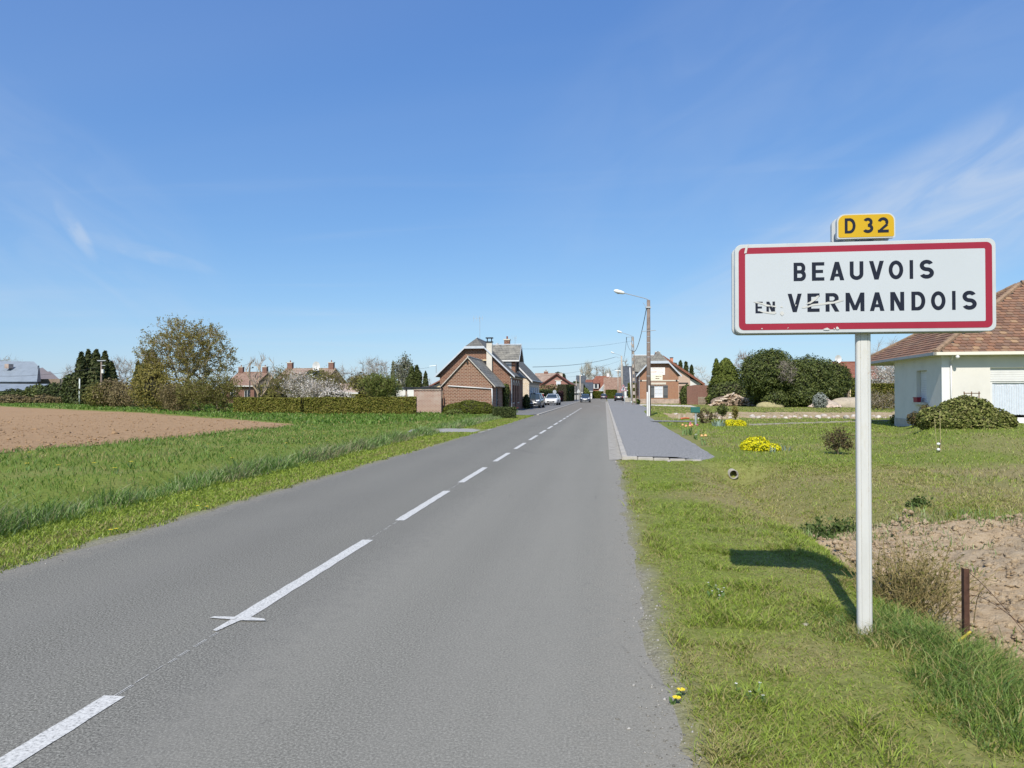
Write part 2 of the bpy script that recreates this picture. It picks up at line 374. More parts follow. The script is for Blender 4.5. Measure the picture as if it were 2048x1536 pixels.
c = mixc(nd, l, maprange(nd, l, n2, .45, .75, 0, .3), c, (.13, .122, .108))
s = nd('ShaderNodeSeparateXYZ'); l(P, s.inputs[0])
edge = nd('ShaderNodeMath', operation='ADD'); l(s.outputs[0], edge.inputs[0]); l(maprange(nd, l, n4, .2, .8, -.3, .3), edge.inputs[1])
c = mixc(nd, l, maprange(nd, l, edge.outputs[0], -.25, .45, 0, .55), c, (.27, .245, .20))
c = mixc(nd, l, maprange(nd, l, edge.outputs[0], -5.0, -5.5, 0, .55), c, (.27, .245, .20))
tr = ramp(nd, l, maprange(nd, l, edge.outputs[0], -5.6, .6), [(0, (0,0,0)), (.10, (0,0,0)), (.20, (.3,)*3), (.33, (.05,)*3), (.43, (.3,)*3), (.52, (.1,)*3), (.62, (.75,)*3), (.72, (.6,)*3), (.86, (1,1,1)), (.97, (.8,)*3)])  # wheel tracks, plus brighter light on the right lane painted into the albedo
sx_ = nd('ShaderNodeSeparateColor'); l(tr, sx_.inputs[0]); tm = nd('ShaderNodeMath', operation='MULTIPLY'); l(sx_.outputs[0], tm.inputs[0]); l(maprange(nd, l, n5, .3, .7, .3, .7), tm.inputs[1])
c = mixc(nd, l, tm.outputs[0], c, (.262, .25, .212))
mp2 = nd('ShaderNodeMapping'); mp2.inputs['Scale'].default_value = (1, .45, 1); l(P, mp2.inputs[0]); vc = nd('ShaderNodeTexVoronoi', feature='DISTANCE_TO_EDGE'); vc.inputs['Scale'].default_value = .42; vc.inputs['Randomness'].default_value = 1; l(mp2.outputs[0], vc.inputs['Vector'])
ck = nd('ShaderNodeMath', operation='MULTIPLY'); l(maprange(nd, l, vc.outputs['Distance'], .0, .006, 1, 0), ck.inputs[0]); l(maprange(nd, l, n2, .55, .66, 0, .55), ck.inputs[1]); c = mixc(nd, l, ck.outputs[0], c, (.06, .057, .052))
nb_ = noise(nd, l, P, 2.6, 4, .7); c = mixc(nd, l, maprange(nd, l, nb_, .66, .76, 0, .35), c, (.09, .085, .078))
# dusty pale bloom further away and rusty stain beyond the pole
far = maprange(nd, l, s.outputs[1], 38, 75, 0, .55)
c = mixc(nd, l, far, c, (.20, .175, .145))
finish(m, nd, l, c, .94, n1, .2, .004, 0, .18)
yy = np.concatenate([np.arange(-12, 40, .5), np.arange(40, 232, 2.)])
mb = MB()
for a, b in zip(yy[:-1], yy[1:]):
    xa = np.linspace(road_l(a)-.25, road_r(a)+.25, 13); xb = np.linspace(road_l(b)-.25, road_r(b)+.25, 13)
    cz = lambda x: .0
    for i in range(12): mb.quad((xa[i], a, cz(xa[i])), (xa[i+1], a, cz(xa[i+1])), (xb[i+1], b, cz(xb[i+1])), (xb[i], b, cz(xb[i])))
# side arm at the far bend
mb.quad((-40, 226, -.004), (-4, 226, -.004), (-4, 233, -.004), (-40, 233, -.004)); mb.quad((0, 206, -.004), (30, 206, -.004), (30, 213, -.004), (0, 213, -.004))
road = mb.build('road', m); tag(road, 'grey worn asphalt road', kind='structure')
# ---- centre line: worn white dashes
m, nd, l = _mat('road_paint'); P = nd('ShaderNodeNewGeometry').outputs['Position']
n1 = noise(nd, l, P, 60, 4, .8); n2 = noise(nd, l, P, 5, 4, .6)
c = ramp(nd, l, n1, [(.36, (.22, .215, .20)), (.44, (.47, .46, .43)), (.6, (.62, .61, .57))])
c = mixc(nd, l, maprange(nd, l, n2, .55, .8, 0, .5), c, (.40, .40, .39))
finish(m, nd, l, c, .7, n1, .3, .004)
PAINT = m
def dash(y0, y1, w=.06, x0=-2.57, skew=0):
    mb = MB(); k = max(2, int((y1-y0)/.12)); pr = []
    for i in range(k+1):
        y = y0+(y1-y0)*i/k; j = rs.uniform(-.005, .005, 2)
        pr.append(((x0-w+j[0], y, .004), (x0+w+j[1], y+skew, .004)))
    for a, b in zip(pr[:-1], pr[1:]): mb.quad(a[0], a[1], b[1], b[0])
    return mb.build('lane_dash', PAINT, road)
yk = [gnd(730, 1080).y-2.62]
dash(.95, gnd(213, 1392).y)
dash(gnd(462, 1238).y, gnd(730, 1080).y); dash(gnd(790, 1041).y, gnd(893, 982).y); dash(gnd(918, 965).y, gnd(972, 935).y)
dash(gnd(988, 923).y, gnd(1020, 906).y); dash(gnd(1030, 898).y, gnd(1052, 886).y)
y = gnd(1030, 898).y+3.95
while y < 78: dash(y, y+2.7); y += 3.95
mb = MB(); q = gnd(460, 1238)   # sprayed cross at the end of a dash
mb.quad((-2.79, q.y-.012, .008), (-2.60, q.y-.03, .008), (-2.60, q.y+.03, .008), (-2.77, q.y+.022, .008))
mb.quad((-2.54, q.y-.045, .010), (-2.36, q.y-.028, .010), (-2.39, q.y+.012, .010), (-2.54, q.y+.035, .010))
mb.quad((-2.625, q.y-.25, .006), (-2.59, q.y-.27, .006), (-2.53, q.y+.05, .006), (-2.62, q.y+.05, .006))
mb.build('spray_mark', PAINT, road)
for a, b in ((gnd(213,1392).y, gnd(462,1238).y-.2), (gnd(730,1080).y, gnd(790,1041).y), (gnd(893,982).y, gnd(918,965).y)):   # thin guide line
    mb = MB(); yv = a
    while yv < b:
        e = min(b, yv+rs.uniform(.05, .16)); x = -2.575+rs.uniform(-.004, .004)
        mb.quad((x-.0022, yv, .004), (x+.0022, yv, .004), (x+.0022, e, .004), (x-.0022, e, .004)); 
        if rs.rand() < .6: mb.quad((x+.012, yv, .004), (x+.015, yv, .004), (x+.015, e, .004), (x+.012, e, .004))
        yv = e+rs.uniform(.01, .08)
    mb.build('guide_line', PAINT, road)
for px, w_, py in ((1193, .9, 812), (1205, .55, 803), (1211, .4, 803), (1203, .5, 800)):
    q = gnd(px, py); mb = MB(); mb.quad((q.x-w_/2, q.y-.35, .004), (q.x+w_/2, q.y-.35, .004), (q.x+w_/2, q.y+.35, .004), (q.x-w_/2, q.y+.35, .004)); mb.build('faded_marking', PAINT, road)
# ---- pavement on the right: dark chippings, concrete gutter and kerb stones
m, nd, l = _mat('pavement_chippings'); P = nd('ShaderNodeNewGeometry').outputs['Position']
n1 = noise(nd, l, P, 26, 4, .9); n2 = noise(nd, l, P, .8, 4, .6)
c = ramp(nd, l, n1, [(.36, (.085, .083, .08)), (.47, (.19, .187, .18)), (.54, (.25, .245, .235)), (.64, (.50, .485, .46))])
c = mixc(nd, l, maprange(nd, l, n2, .45, .7, 0, .35), c, (.25, .245, .235))
finish(m, nd, l, c, .9, n1, .7, .008, 0, .2); CHIP = m
mb = MB(); yy = np.concatenate([np.arange(17.45, 40, .35), np.arange(40, 205, 1.5)])
def jag(y): return float(pav_r(y)+.14*(vn(y*2.1, y*0+3, 6)-.5)+.1*(vn(y*.5, y*0+7, 6)-.5))
for a, b in zip(yy[:-1], yy[1:]):
    e0_, e1_ = .5+.62*(jag(a)-.5), .5+.62*(jag(b)-.5); mb.quad((.5, a, .085), (e0_, a, .075), (e1_, b, .075), (.5, b, .085)); mb.quad((e0_, a, .075), (jag(a), a, -.012), (jag(b), b, -.012), (e1_, b, .075))
mb.quad((2.6, 40.2, .05), (gnd(1400, 845).x, 40.0, .045), (gnd(1400, 845).x, 41.6, .045), (2.6, 41.9, .05))
pv = mb.build('pavement', CHIP); tag(pv, 'dark chipping pavement along the right of the road', kind='structure')
CONC = plain('old_concrete', (.33, .305, .26), .9, .2, 6, bstr=.3)
CONC2 = plain('pale_concrete', (.40, .37, .32), .9, .2, 4, bstr=.3)
kb = empty('kerb', (.44, 17.3, 0)); tag(kb, kind='structure')
def kstone(x0, x1, y0, y1, z0, z1, name='kerb_stone', mt=CONC2):
    g_ = .006; mb = MB()
    if abs(y1-y0) > abs(x1-x0): mb.box(x0, x1, y0+g_, y1-g_, z0, z1)
    else: mb.box(x0+g_, x1-g_, y0, y1, z0, z1)
    return mb.build(name, mt, kb, bevel=.012)
y = 17.45; k = 0
while y < 140:
    L_ = 1.0 if y < 60 else 4.0
    kstone(.40, .53, y, y+L_, -.1, .10+rs.uniform(-.006, .006)); y += L_
for i in range(5):               # transverse end of the kerb
    x0 = .40+i*.37; kstone(x0, x0+.37, 17.22-.035*i-.06, 17.42-.035*i-.06, -.12, .095-.012*i)
gt = MB(); y = 17.2
gut = empty('gutter', (.28, 17.2, 0)); tag(gut, kind='structure')
y = 17.25
while y < 140:
    L_ = 1.0 if y < 60 else 4.0
    mb = MB(); g_ = .006
    mb.add([(.10,y+g_,.006),(.30,y+g_,.012),(.398,y+g_,.03),(.10,y+L_-g_,.006),(.30,y+L_-g_,.012),(.398,y+L_-g_,.03)], [(0,1,4,3),(1,2,5,4)])
    mb.build('gutter_slab', CONC, gut); y += L_
# ---- paved forecourt on the left, kerb line and the small gravel crossing
ASPH2 = plain('forecourt_asphalt', (.175, .172, .165), .9, .15, 12, bstr=.3)
mb = MB(); mb.poly([(-4.95, 53.5, .03), (-4.92, 200, .03), (-8.9, 200, .03), (-8.9, 55, .03), (-6.6, 52.0, .03), (-5.6, 51.5, .03)])
fc = mb.build('forecourt', ASPH2); tag(fc, 'grey asphalt forecourt in front of the brick houses', kind='structure')
lk = empty('low_kerb', (-4.95, 53, 0)); tag(lk, kind='structure')
y = 52.6
while y < 150:
    L_ = 1.5 if y < 80 else 5; mb = MB(); mb.box(-5.05, -4.88, y+.006, y+L_-.006, -.05, .05); mb.build('kerb_stone', CONC2, lk); y += L_
m, nd, l = _mat('pale_gravel'); P = nd('ShaderNodeNewGeometry').outputs['Position']; n1 = noise(nd, l, P, 40, 3, .8)
finish(m, nd, l, ramp(nd, l, n1, [(.3, (.20, .19, .175)), (.7, (.40, .385, .36))]), .95, n1, .6, .01); GRAV = m
a = [gnd(*p) for p in ((815, 866), (890, 867), (1005, 862), (985, 857), (900, 860), (815, 862.5))]
mb = MB(); mb.poly([(a[0].x, a[0].y, .045), (a[1].x, a[1].y, .045), (-5.0, 28.6, .008), (-4.98, 31.5, .008), (a[4].x, a[4].y+.6, .045), (a[5].x, a[5].y+.6, .045)])
gp = mb.build('gravel_crossing', GRAV); tag(gp, 'pale gravel track crossing the left verge', kind='structure')
# ---- ploughed field
fe = [(-16.4,17.2),(-14.9,21),(-12.8,26.5),(-11.7,31),(-11.6,34.5),(-13.4,37.2),(-22,46),(-36,60),(-60,80),(-90,98)]
m, nd, l = _mat('tilled_soil'); P = nd('ShaderNodeNewGeometry').outputs['Position']
n1 = noise(nd, l, P, 5, 6, .75); n2 = noise(nd, l, P, .15, 4, .6); n3 = noise(nd, l, P, 22, 4, .8)
c = ramp(nd, l, n1, [(.28, (.21, .13, .068)), (.5, (.35, .225, .125)), (.72, (.43, .29, .17))])
c = mixc(nd, l, maprange(nd, l, n3, .3, .42, .6, 0), c, (.15, .10, .065))
c = mixc(nd, l, maprange(nd, l, n2, .35, .65, 0, .5), c, (.38, .25, .142))
finish(m, nd, l, c, .95, n1, 1.0, .08, 0, .1); TILL = m
yv = np.concatenate([np.arange(8, 40, .22), np.arange(40, 100, .7)])
uu = np.concatenate([np.arange(0, 9, .2), 9*np.power(1.07, np.arange(1, 38))])
Yf, Uf = np.meshgrid(yv, uu, indexing='ij')
Xf = fx(np.minimum(Yf, 34.5))-Uf+.35*(fbm(Yf*.9, Yf*0+Uf*0, 51, 3)-.5)*np.exp(-Uf)
Zf = .03+.06*(fbm(Xf*2.5, Yf*2.5, 13, 3)-.45)*ss(.0, .5, Uf)-.05*ss(.25, 0, Uf)
keep = (Yf < fback(Xf)-.2)
nyf, nxf = Xf.shape
ii = (np.arange(nyf-1)[:, None]*nxf+np.arange(nxf-1)[None, :]).ravel()
F = np.stack([ii, ii+nxf, ii+nxf+1, ii+1], 1); kf = keep.ravel(); F = F[kf[F].all(1)]
fo = tri_mesh('ploughed_field', np.stack([Xf, Yf, Zf], -1).reshape(-1, 3), F, TILL, smooth=True)
tag(fo, 'brown tilled field on the left', kind='structure')
def clods(name, pts, r, mt, label=None, seed=1, parent=None, flat=.7):
    q = np.random.RandomState(seed); n = len(pts)
    base = np.array([(1,0,0),(-1,0,0),(0,1,0),(0,-1,0),(0,0,1),(0,0,-1)], float); T0 = np.array([(0,2,4),(2,1,4),(1,3,4),(3,0,4),(2,0,5),(1,2,5),(3,1,5),(0,3,5)])
    S = (r*np.exp(q.normal(0, .45, n)))[:, None, None]*(1+q.uniform(-.35, .35, (n, 6, 1)))
    ang = q.uniform(0, 6.28, n); ca, sa = np.cos(ang), np.sin(ang)
    B = np.repeat(base[None], n, 0)+q.uniform(-.25, .25, (n, 6, 3)); B[:, :, 2] *= flat
    Bx = B[:, :, 0]*ca[:, None]-B[:, :, 1]*sa[:, None]; By = B[:, :, 0]*sa[:, None]+B[:, :, 1]*ca[:, None]
    Vv = np.stack([Bx, By, B[:, :, 2]], -1)*S+np.asarray(pts)[:, None, :]
    T = (T0[None]+np.arange(n)[:, None, None]*6).reshape(-1, 3)
    return tri_mesh(name, Vv.reshape(-1, 3), T, mt, parent)
q = np.random.RandomState(4); n = 4500
yq = 17+55*q.rand(n)**1.6; uq = 24*q.rand(n)**1.3; xq = fx(np.minimum(yq, 34.5))-uq-.2; k = yq < fback(xq)-.5
o = clods('soil_clods', np.stack([xq, yq, yq*0+.04], 1)[k], .034, TILL, seed=3); tag(o, 'loose clods lying over the tilled field', 'soil', kind='stuff')
# ---- dug soil by the ditch
m, nd, l = _mat('dug_earth'); P = nd('ShaderNodeNewGeometry').outputs['Position']
n1 = noise(nd, l, P, 6, 6, .75); n3 = noise(nd, l, P, 35, 4, .8); n2 = noise(nd, l, P, .9, 4, .6)
c = ramp(nd, l, n1, [(.28, (.33, .23, .135)), (.5, (.54, .405, .255)), (.72, (.64, .51, .35))])
c = mixc(nd, l, maprange(nd, l, n2, .48, .66, 0, .45), c, (.36, .30, .22))
c = mixc(nd, l, maprange(nd, l, n3, .3, .45, .4, 0), c, (.18, .12, .07))
finish(m, nd, l, c, .95, n3, .9, .05, 0, .1); EARTH = m
gx = np.arange(2.2, 9.5, .055); gy = np.arange(4.2, 11.4, .055); Xe, Ye = np.meshgrid(gx, gy)
sm = soil_mask(Xe, Ye)
Ze = hgt(Xe, Ye)+.008-.06*ss(.6, .25, sm)+sm*(.10*ss(.3, 1, sm)+.16*(fbm(Xe*1.6, Ye*1.6, 61, 2)-.45)+.12*np.abs(fbm(Xe*4.5, Ye*4.5, 63, 3)-.5)+.05*(vn(Xe*11, Ye*11, 65)-.5))
ii = (np.arange(len(gy)-1)[:, None]*len(gx)+np.arange(len(gx)-1)[None, :]).ravel(); F = np.stack([ii, ii+1, ii+1+len(gx), ii+len(gx)], 1)
F = F[(sm.ravel()[F] > .2).any(1)]
eo = tri_mesh('dug_bank', np.stack([Xe, Ye, Ze], -1).reshape(-1, 3), F, EARTH, smooth=True); tag(eo, 'bare dug earth bank beside the ditch', kind='structure')
def ez(x, y):
    s_ = soil_mask(x, y); return hgt(x, y)+.01+s_*(.10+.16*(fbm(x*1.6, y*1.6, 61, 2)-.45)+.12*np.abs(fbm(x*4.5, y*4.5, 63, 3)-.5))
n = 9000; xq = q.uniform(2.3, 8, n); yq = q.uniform(4.4, 10.5, n); k = soil_mask(xq, yq) > .45; xq, yq = xq[k], yq[k]
o = clods('earth_clods', np.stack([xq, yq, ez(xq, yq)], 1), .022, EARTH, seed=5); tag(o, 'crumbled clods on the dug earth bank', 'soil', kind='stuff')

# ================================================================== GRASS
def blades(name, x, y, z, h, w, lean, mt, dry=None, seed=0, wind=(.0, .0), label=None, droop=.5):
    q = np.random.RandomState(seed); n = len(x)
    a = q.uniform(0, 2*np.pi, n); b = q.uniform(0, 2*np.pi, n)
    ln = lean*h*q.uniform(.3, 1.3, n)
    ddx = np.cos(b)*ln+wind[0]*h; ddy = np.sin(b)*ln+wind[1]*h
    wx = np.cos(a)*w/2; wy = np.sin(a)*w/2
    base = np.stack([x, y, z-.01], 1); side = np.stack([wx, wy, x*0], 1)
    mid = base+np.stack([ddx*.38, ddy*.38, h*.62], 1); tip = base+np.stack([ddx, ddy, h*(1-droop*.25*q.rand(n))], 1)
    Vv = np.stack([base-side, base+side, mid-side*.75, mid+side*.75, tip], 1).reshape(-1, 3)
    T0 = np.array([(0,1,3),(0,3,2),(2,3,4)]); T = (T0[None]+(np.arange(n)*5)[:, None, None]).reshape(-1, 3)
    at_ = {} if dry is None else {'dry': np.repeat(dry, 5)}
    o = tri_mesh(name, Vv, T, mt, attrs=at_); tag(o, label, 'grass', kind='stuff'); return o
def grassmat(name, greens, straws, trans=.35):
    m, nd, l = _mat(name); g = nd('ShaderNodeNewGeometry'); rnd = g.outputs['Random Per Island']
    a = nd('ShaderNodeAttribute', attribute_name='dry').outputs['Fac']
    c1_ = ramp(nd, l, rnd, [(i/(len(greens)-1), s) for i, s in enumerate(greens)])
    mu = nd('ShaderNodeMath', operation='MULTIPLY'); l(rnd, mu.inputs[0]); mu.inputs[1].default_value = 7.31
    fr = nd('ShaderNodeMath', operation='FRACT'); l(mu.outputs[0], fr.inputs[0])
    c2_ = ramp(nd, l, fr.outputs[0], [(i/(len(straws)-1), s) for i, s in enumerate(straws)])
    lt = nd('ShaderNodeMath', operation='LESS_THAN'); l(fr.outputs[0], lt.inputs[0]); l(a, lt.inputs[1])
    c = mixc(nd, l, lt.outputs[0], c1_, c2_)
    p = nd('ShaderNodeBsdfPrincipled'); l(c, p.inputs['Base Color']); p.inputs['Roughness'].default_value = .5; p.inputs['Specular IOR Level'].default_value = .35
    t = nd('ShaderNodeBsdfTranslucent'); l(c, t.inputs['Color'])
    x = nd('ShaderNodeMixShader'); x.inputs[0].default_value = trans; l(p.outputs[0], x.inputs[1]); l(t.outputs[0], x.inputs[2])
    o = nd('ShaderNodeOutputMaterial'); l(x.outputs[0], o.inputs[0]); return m
STRAW = [(.30, .26, .09), (.42, .37, .15), (.36, .35, .11)]
G_MOWN = grassmat('mown_grass', [(.155, .215, .022), (.225, .305, .035), (.295, .375, .055), (.35, .42, .07)], STRAW)
G_LONG = grassmat('long_grass', [(.08, .155, .022), (.135, .24, .042), (.22, .335, .085), (.42, .50, .24)], [(.30, .28, .14), (.40, .38, .22)])
G_TUFT = grassmat('tuft_grass', [(.07, .13, .02), (.12, .20, .032), (.19, .28, .055), (.28, .36, .09)], STRAW)
G_MEAD = grassmat('meadow_grass', [(.07, .135, .014), (.108, .20, .026), (.15, .255, .038), (.195, .295, .055)], STRAW)
def scatter(n, x0, x1, y0, y1, seed, fall=0):
    q = np.random.RandomState(seed); y = y0+(y1-y0)*q.rand(n)**(1+fall); return q.uniform(x0, x1, n), y, q
# right verge, mown
parts = []
x1_, y1_, q = scatter(235000, .05, 4.6, 2.1, 7.6, 11, .45); x2_, y2_, q = scatter(150000, .05, 6.5, 7.2, 17.5, 111, .4); x = np.concatenate([x1_, x2_]); y = np.concatenate([y1_, y2_])
edge = road_r(y)+.10+.30*(fbm(y*2.3, y*0+1, 41, 3)-.5)+.12*q.rand(len(y))
k = (x > edge)&(soil_mask(x, y) < .45+.1*q.rand(len(x)))&~((x > 1.9)&(x > .55*y+1.2))
k &= q.rand(len(x)) < .5+.5*vn(x*3, y*3, 14)
bare = fbm(x*3.1, y*3.1, 90, 3); k &= ~((bare > .66)&(q.rand(len(x)) < .6))
x, y = x[k], y[k]; d = dry_mask(x, y)
h = (.013+.017*q.rand(len(x)))*(1+.9*ss(.5, .7, vn(x*.9, y*.9, 12)))*(1+1.2*ss(.62, .85, vn(x*5, y*5, 120)))
blades('mown_verge_grass', x, y, hgt(x, y), h, .0040+.0005*y, 1.5, G_MOWN, d*.8, 1, label='short mown grass with dry patches on the right verge')
# long tufts round the sign post and along the ditch
x, y, q = scatter(90000, 1.0, 4.4, 2.2, 6.6, 12)
line = 1.62+.42*(y-4.9)*(y > 4.9)+.15*(5.0-y)*(y < 5)
n_ = fbm(x*2.2, y*2.2, 15, 3)
k = (x > line-.15+1.7*(.5-n_))&(y < 5.7+.5*n_)&(soil_mask(x, y) < .7)&(x < 3.4)&(q.rand(len(x)) < .15+.55*ss(.35, .65, n_))
k |= (np.hypot(x-1.66, y-5.0) < .33)&(q.rand(len(x)) < .5)
x, y, n_ = x[k], y[k], n_[k]
line = 1.62+.42*(y-4.9)*(y > 4.9)+.15*(5.0-y)*(y < 5); h = (.05+.15*q.rand(len(x)))*(.3+1.1*n_)*ss(line-.5, line+.55, x)+.03
blades('long_verge_grass', x, y, hgt(x, y), h, .0058, 1.2, G_TUFT, .2+.3*ss(.5, .7, vn(x*1.3, y*1.3, 19)), 2, label='long dark grass clumped round the sign post', wind=(-.12, -.05))
# dry slope and lawn behind
x, y, q = scatter(155000, 2.2, 34, 9.3, 60, 13, 1.1)
k = (x < 5+.75*y)&(x > pav_r(y)+.1+.2*q.rand(len(x)))&(soil_mask(x, y) < .5)
k &= ~((y > 44)&(y < 50)&(x < 20)&(q.rand(len(x)) < .7))
x, y = x[k], y[k]; h = (.035+.05*q.rand(len(x)))*(1+.6*vn(x*.7, y*.7, 8))
blades('garden_lawn', x, y, hgt(x, y), h*.75, .004+.0008*y, .9, G_MOWN, dry_mask(x, y)*.65*ss(30, 14, y)+.18, 3, label='sunlit lawn grass with straw patches on the right')
# tufts on the soil
x, y, q = scatter(9000, 2.4, 8, 5, 11.2, 16)
n_ = fbm(x*1.9, y*1.9, 55, 3); k = ((n_ > .60)&(soil_mask(x, y) > .2))|((np.abs(y-9.6-.1*(x-3)) < .45)&(n_ > .45)); x, y = x[k], y[k]
blades('bank_tufts', x, y, ez(x, y), .05+.09*q.rand(len(x)), .008, .8, G_LONG, .25+0*x, 4, label='small grass tufts growing on the dug bank')
# left mown strip
x, y, q = scatter(70000, -6.55, -5.0, 4.2, 52, 17, 1.0)
k = (x < road_l(y)+.02-.22*fbm(y*2.1, y*0+5, 43, 3)-.06*q.rand(len(x)))&~((y > 28.3)&(y < 31.2)); x, y = x[k], y[k]
blades('mown_strip_grass', x, y, hgt(x, y), .03+.035*q.rand(len(x)), .006+.0010*y, .9, G_MOWN, dry_mask(x, y)*.7, 5, label='short mown strip between the road and the long grass on the left')
# left long grass bank (silvery, bent by the wind)
x, y, q = scatter(95000, -7.6, -6.2, 4.2, 50, 18, 1.0)
n_ = fbm(x*.9, y*.9, 23, 3)
k = (x < -6.38+.18*(n_-.5))&~((y > 27.6)&(y < 31.0))&(q.rand(len(x)) < .15+.8*n_); x, y, n_ = x[k], y[k], n_[k]
cl_ = fbm(x*2.6, y*1.3, 230, 3); k = (cl_ > .36)|(q.rand(len(x)) < .35); x, y, n_, cl_ = x[k], y[k], n_[k], cl_[k]
h = (.08+.26*q.rand(len(x))**1.6)*(.45+1.1*n_)*(.45+1.1*cl_)*ss(-6.25, -6.7, x)
h = h*(1-.45*ss(20, 45, y)); h = h+.04
blades('bank_grass', x, y, hgt(x, y), h, .0055+.0006*y, .85, G_LONG, .15+.4*ss(.5, .68, vn(x*.8, y*.5, 29)), 6, label='long silvery grass leaning along the left bank', wind=(.22, .0))
# left meadow
x, y, q = scatter(180000, -46, -7.3, 4.5, 58, 19, .85)
k = (x > -1.02*y-3)&~((x < fx(np.minimum(y, 34.5))+.15*q.rand(len(x)))&(y < fback(x)+.2)); 
k &= ~((y > 28.3)&(y < 30.6)&(x > -8.6))&~((y > 53)&(x > -13))
x, y = x[k], y[k]; n_ = fbm(x*.5, y*.5, 24, 4)
edgeb = np.exp(-np.abs(x-fx(np.minimum(y, 34.5)))*1.2)*(y < 35)
h = (.05+.09*q.rand(len(x)))*(.5+1.1*n_)+.12*edgeb*vn(x*1.2, y*1.2, 2)
blades('meadow_grass', x, y, hgt(x, y), h*.9, .005+.0008*y, 1.0, G_MEAD, .10+.3*ss(.55, .7, fbm(x*.3, y*.3, 71, 3)), 7, label='green meadow grass between the road and the field', wind=(.1, 0))
# strip of grass beyond the field
x, y, q = scatter(50000, -110, -10, 34, 125, 20, .3)
k = (x > -1.02*y-3)&(y > fback(x)+.1)&(y < fback(x)+30); x, y = x[k], y[k]
blades('far_meadow_grass', x, y, hgt(x, y), .10+.14*q.rand(len(x)), .05+.001*y, .7, G_MEAD, .05+0*x, 8, label='green grass strip behind the brown field')
# rough grass of the plot behind
x, y, q = scatter(60000, 3, 60, 42, 112, 21, .3)
k = (x < .62*y+4)&(x > pav_r(y)+.15)&~((y > 110)&(x < 12))
k &= ~((y > 43)&(y < 61)&(q.rand(len(x)) < .80)); gy = np.interp(x, [4.5, 18], [101, 86]); k &= ~((np.abs(y-gy) < 6)&(x < 21)&(q.rand(len(x)) < .9)); x, y = x[k], y[k]
blades('rough_plot_grass', x, y, hgt(x, y), .04+.06*q.rand(len(x)), .02+.0007*y, 1.2, G_MOWN, .42+.3*fbm(x*.2, y*.2, 91, 3), 9, label='rough yellowish grass on the plot before the ivy mound')
# loose chippings along the road edges
q = np.random.RandomState(31); n = 1900; y = 2.2+15*q.rand(n)**1.7; x = road_r(y)+q.normal(.07, .08, n)
y2 = 4.5+30*q.rand(900)**1.6; x2 = road_l(y2)-q.normal(.0, .10, 900); x = np.concatenate([x, x2]); y = np.concatenate([y, y2])
z = np.maximum(.002, hgt(x, y)); m, nd, l = _mat('loose_chippings'); g = nd('ShaderNodeNewGeometry'); finish(m, nd, l, ramp(nd, l, g.outputs['Random Per Island'], [(0, (.10, .095, .085)), (.5, (.24, .225, .195)), (1, (.42, .40, .36))]), .9)
o = clods('loose_chippings', np.stack([x, y, z], 1), .0042, m, seed=41); tag(o, 'loose grey chippings along the road edges', 'gravel', kind='stuff')
# ================================================================== BUILDINGS
BR_OLD = brick('old_brown_brick', [(.225, .09, .05), (.115, .048, .032), (.26, .13, .078)], (.46, .36, .27), .30, .12, .014, grime=.18)
BR_MAIN = brick('reddish_brick', [(.205, .076, .045), (.10, .042, .03), (.235, .11, .066)], (.40, .30, .22), .30, .12, .012, grime=.18)
BR_WHITE = brick('limewashed_brick', [(.32, .15, .10), (.25, .12, .085), (.36, .22, .16)], (.52, .45, .38), .26, .10, .016, patch=(.52, .45, .38), pscale=.55, grime=.12)
BR_ORANGE = brick('orange_brick', [(.34, .135, .07), (.26, .10, .055), (.37, .18, .10)], (.42, .30, .21), .23, .085, .010, patch=(.33, .22, .16), pscale=.5, grime=.15)
BR_PINK = brick('pink_brick', [(.33, .135, .105), (.29, .12, .095), (.35, .16, .125)], (.38, .25, .21), .23, .085, .010, grime=.1)
BR_CHECK = brick('buff_checkered_brick', [(.62, .44, .22), (.40, .24, .14), (.64, .55, .42)], (.70, .65, .57), .24, .12, .02, grime=.05)
BR_WALL = brick('garden_wall_brick', [(.21, .085, .06), (.14, .06, .045), (.235, .115, .085)], (.27, .18, .145), .23, .085, .010, patch=(.25, .15, .11), pscale=.8, grime=.2)
SLATE = rooftile('grey_slates', [(.150, .145, .132), (.115, .112, .105), (.20, .19, .165)], .20, .3)
SLATE2 = rooftile('lichen_slates', [(.20, .19, .165), (.15, .145, .13), (.30, .285, .24)], .22, .3)
SLATE_D = rooftile('dark_slates', [(.075, .085, .10), (.06, .068, .082), (.10, .11, .125)], .22, .3)
TILE_R = rooftile('red_clay_tiles', [(.25, .095, .06), (.20, .075, .05), (.28, .13, .085)], .3, .28)
TILE_B = rooftile('brown_clay_tiles', [(.27, .16, .115), (.21, .13, .095), (.33, .23, .17)], .3, .28)
TILE_P = rooftile('faded_clay_tiles', [(.33, .24, .185), (.28, .20, .155), (.38, .29, .23)], .3, .28)
FASC = plain('blue_grey_paint', (.50, .54, .58), .55, .08, 4)
WHITE = plain('white_paint', (.68, .67, .65), .5, .05, 3)
CREAM = plain('cream_render', (.66, .63, .57), .9, .05, 1.2, bstr=.15)
OCHRE = plain('ochre_render', (.72, .58, .36), .9, .06, 2)
DARKW = plain('dark_paint', (.025, .026, .03), .5, .2, 5)
BLUED = plain('petrol_blue_paint', (.03, .08, .11), .5, .15, 5)
STONE = plain('pale_stone', (.60, .55, .46), .85, .12, 6, bstr=.2)
ZINC = plain('zinc', (.42, .44, .46), .45, .1, 5, metal=.6)
STEEL = plain('galvanised_steel', (.50, .51, .51), .45, .1, 6, metal=.5)
TINR = plain('corrugated_sheet', (.215, .25, .285), .6, .1, .8, metal=.0)
RUSTR = plain('rusty_sheet', (.40, .31, .26), .7, .3, 1.5, bstr=.3)
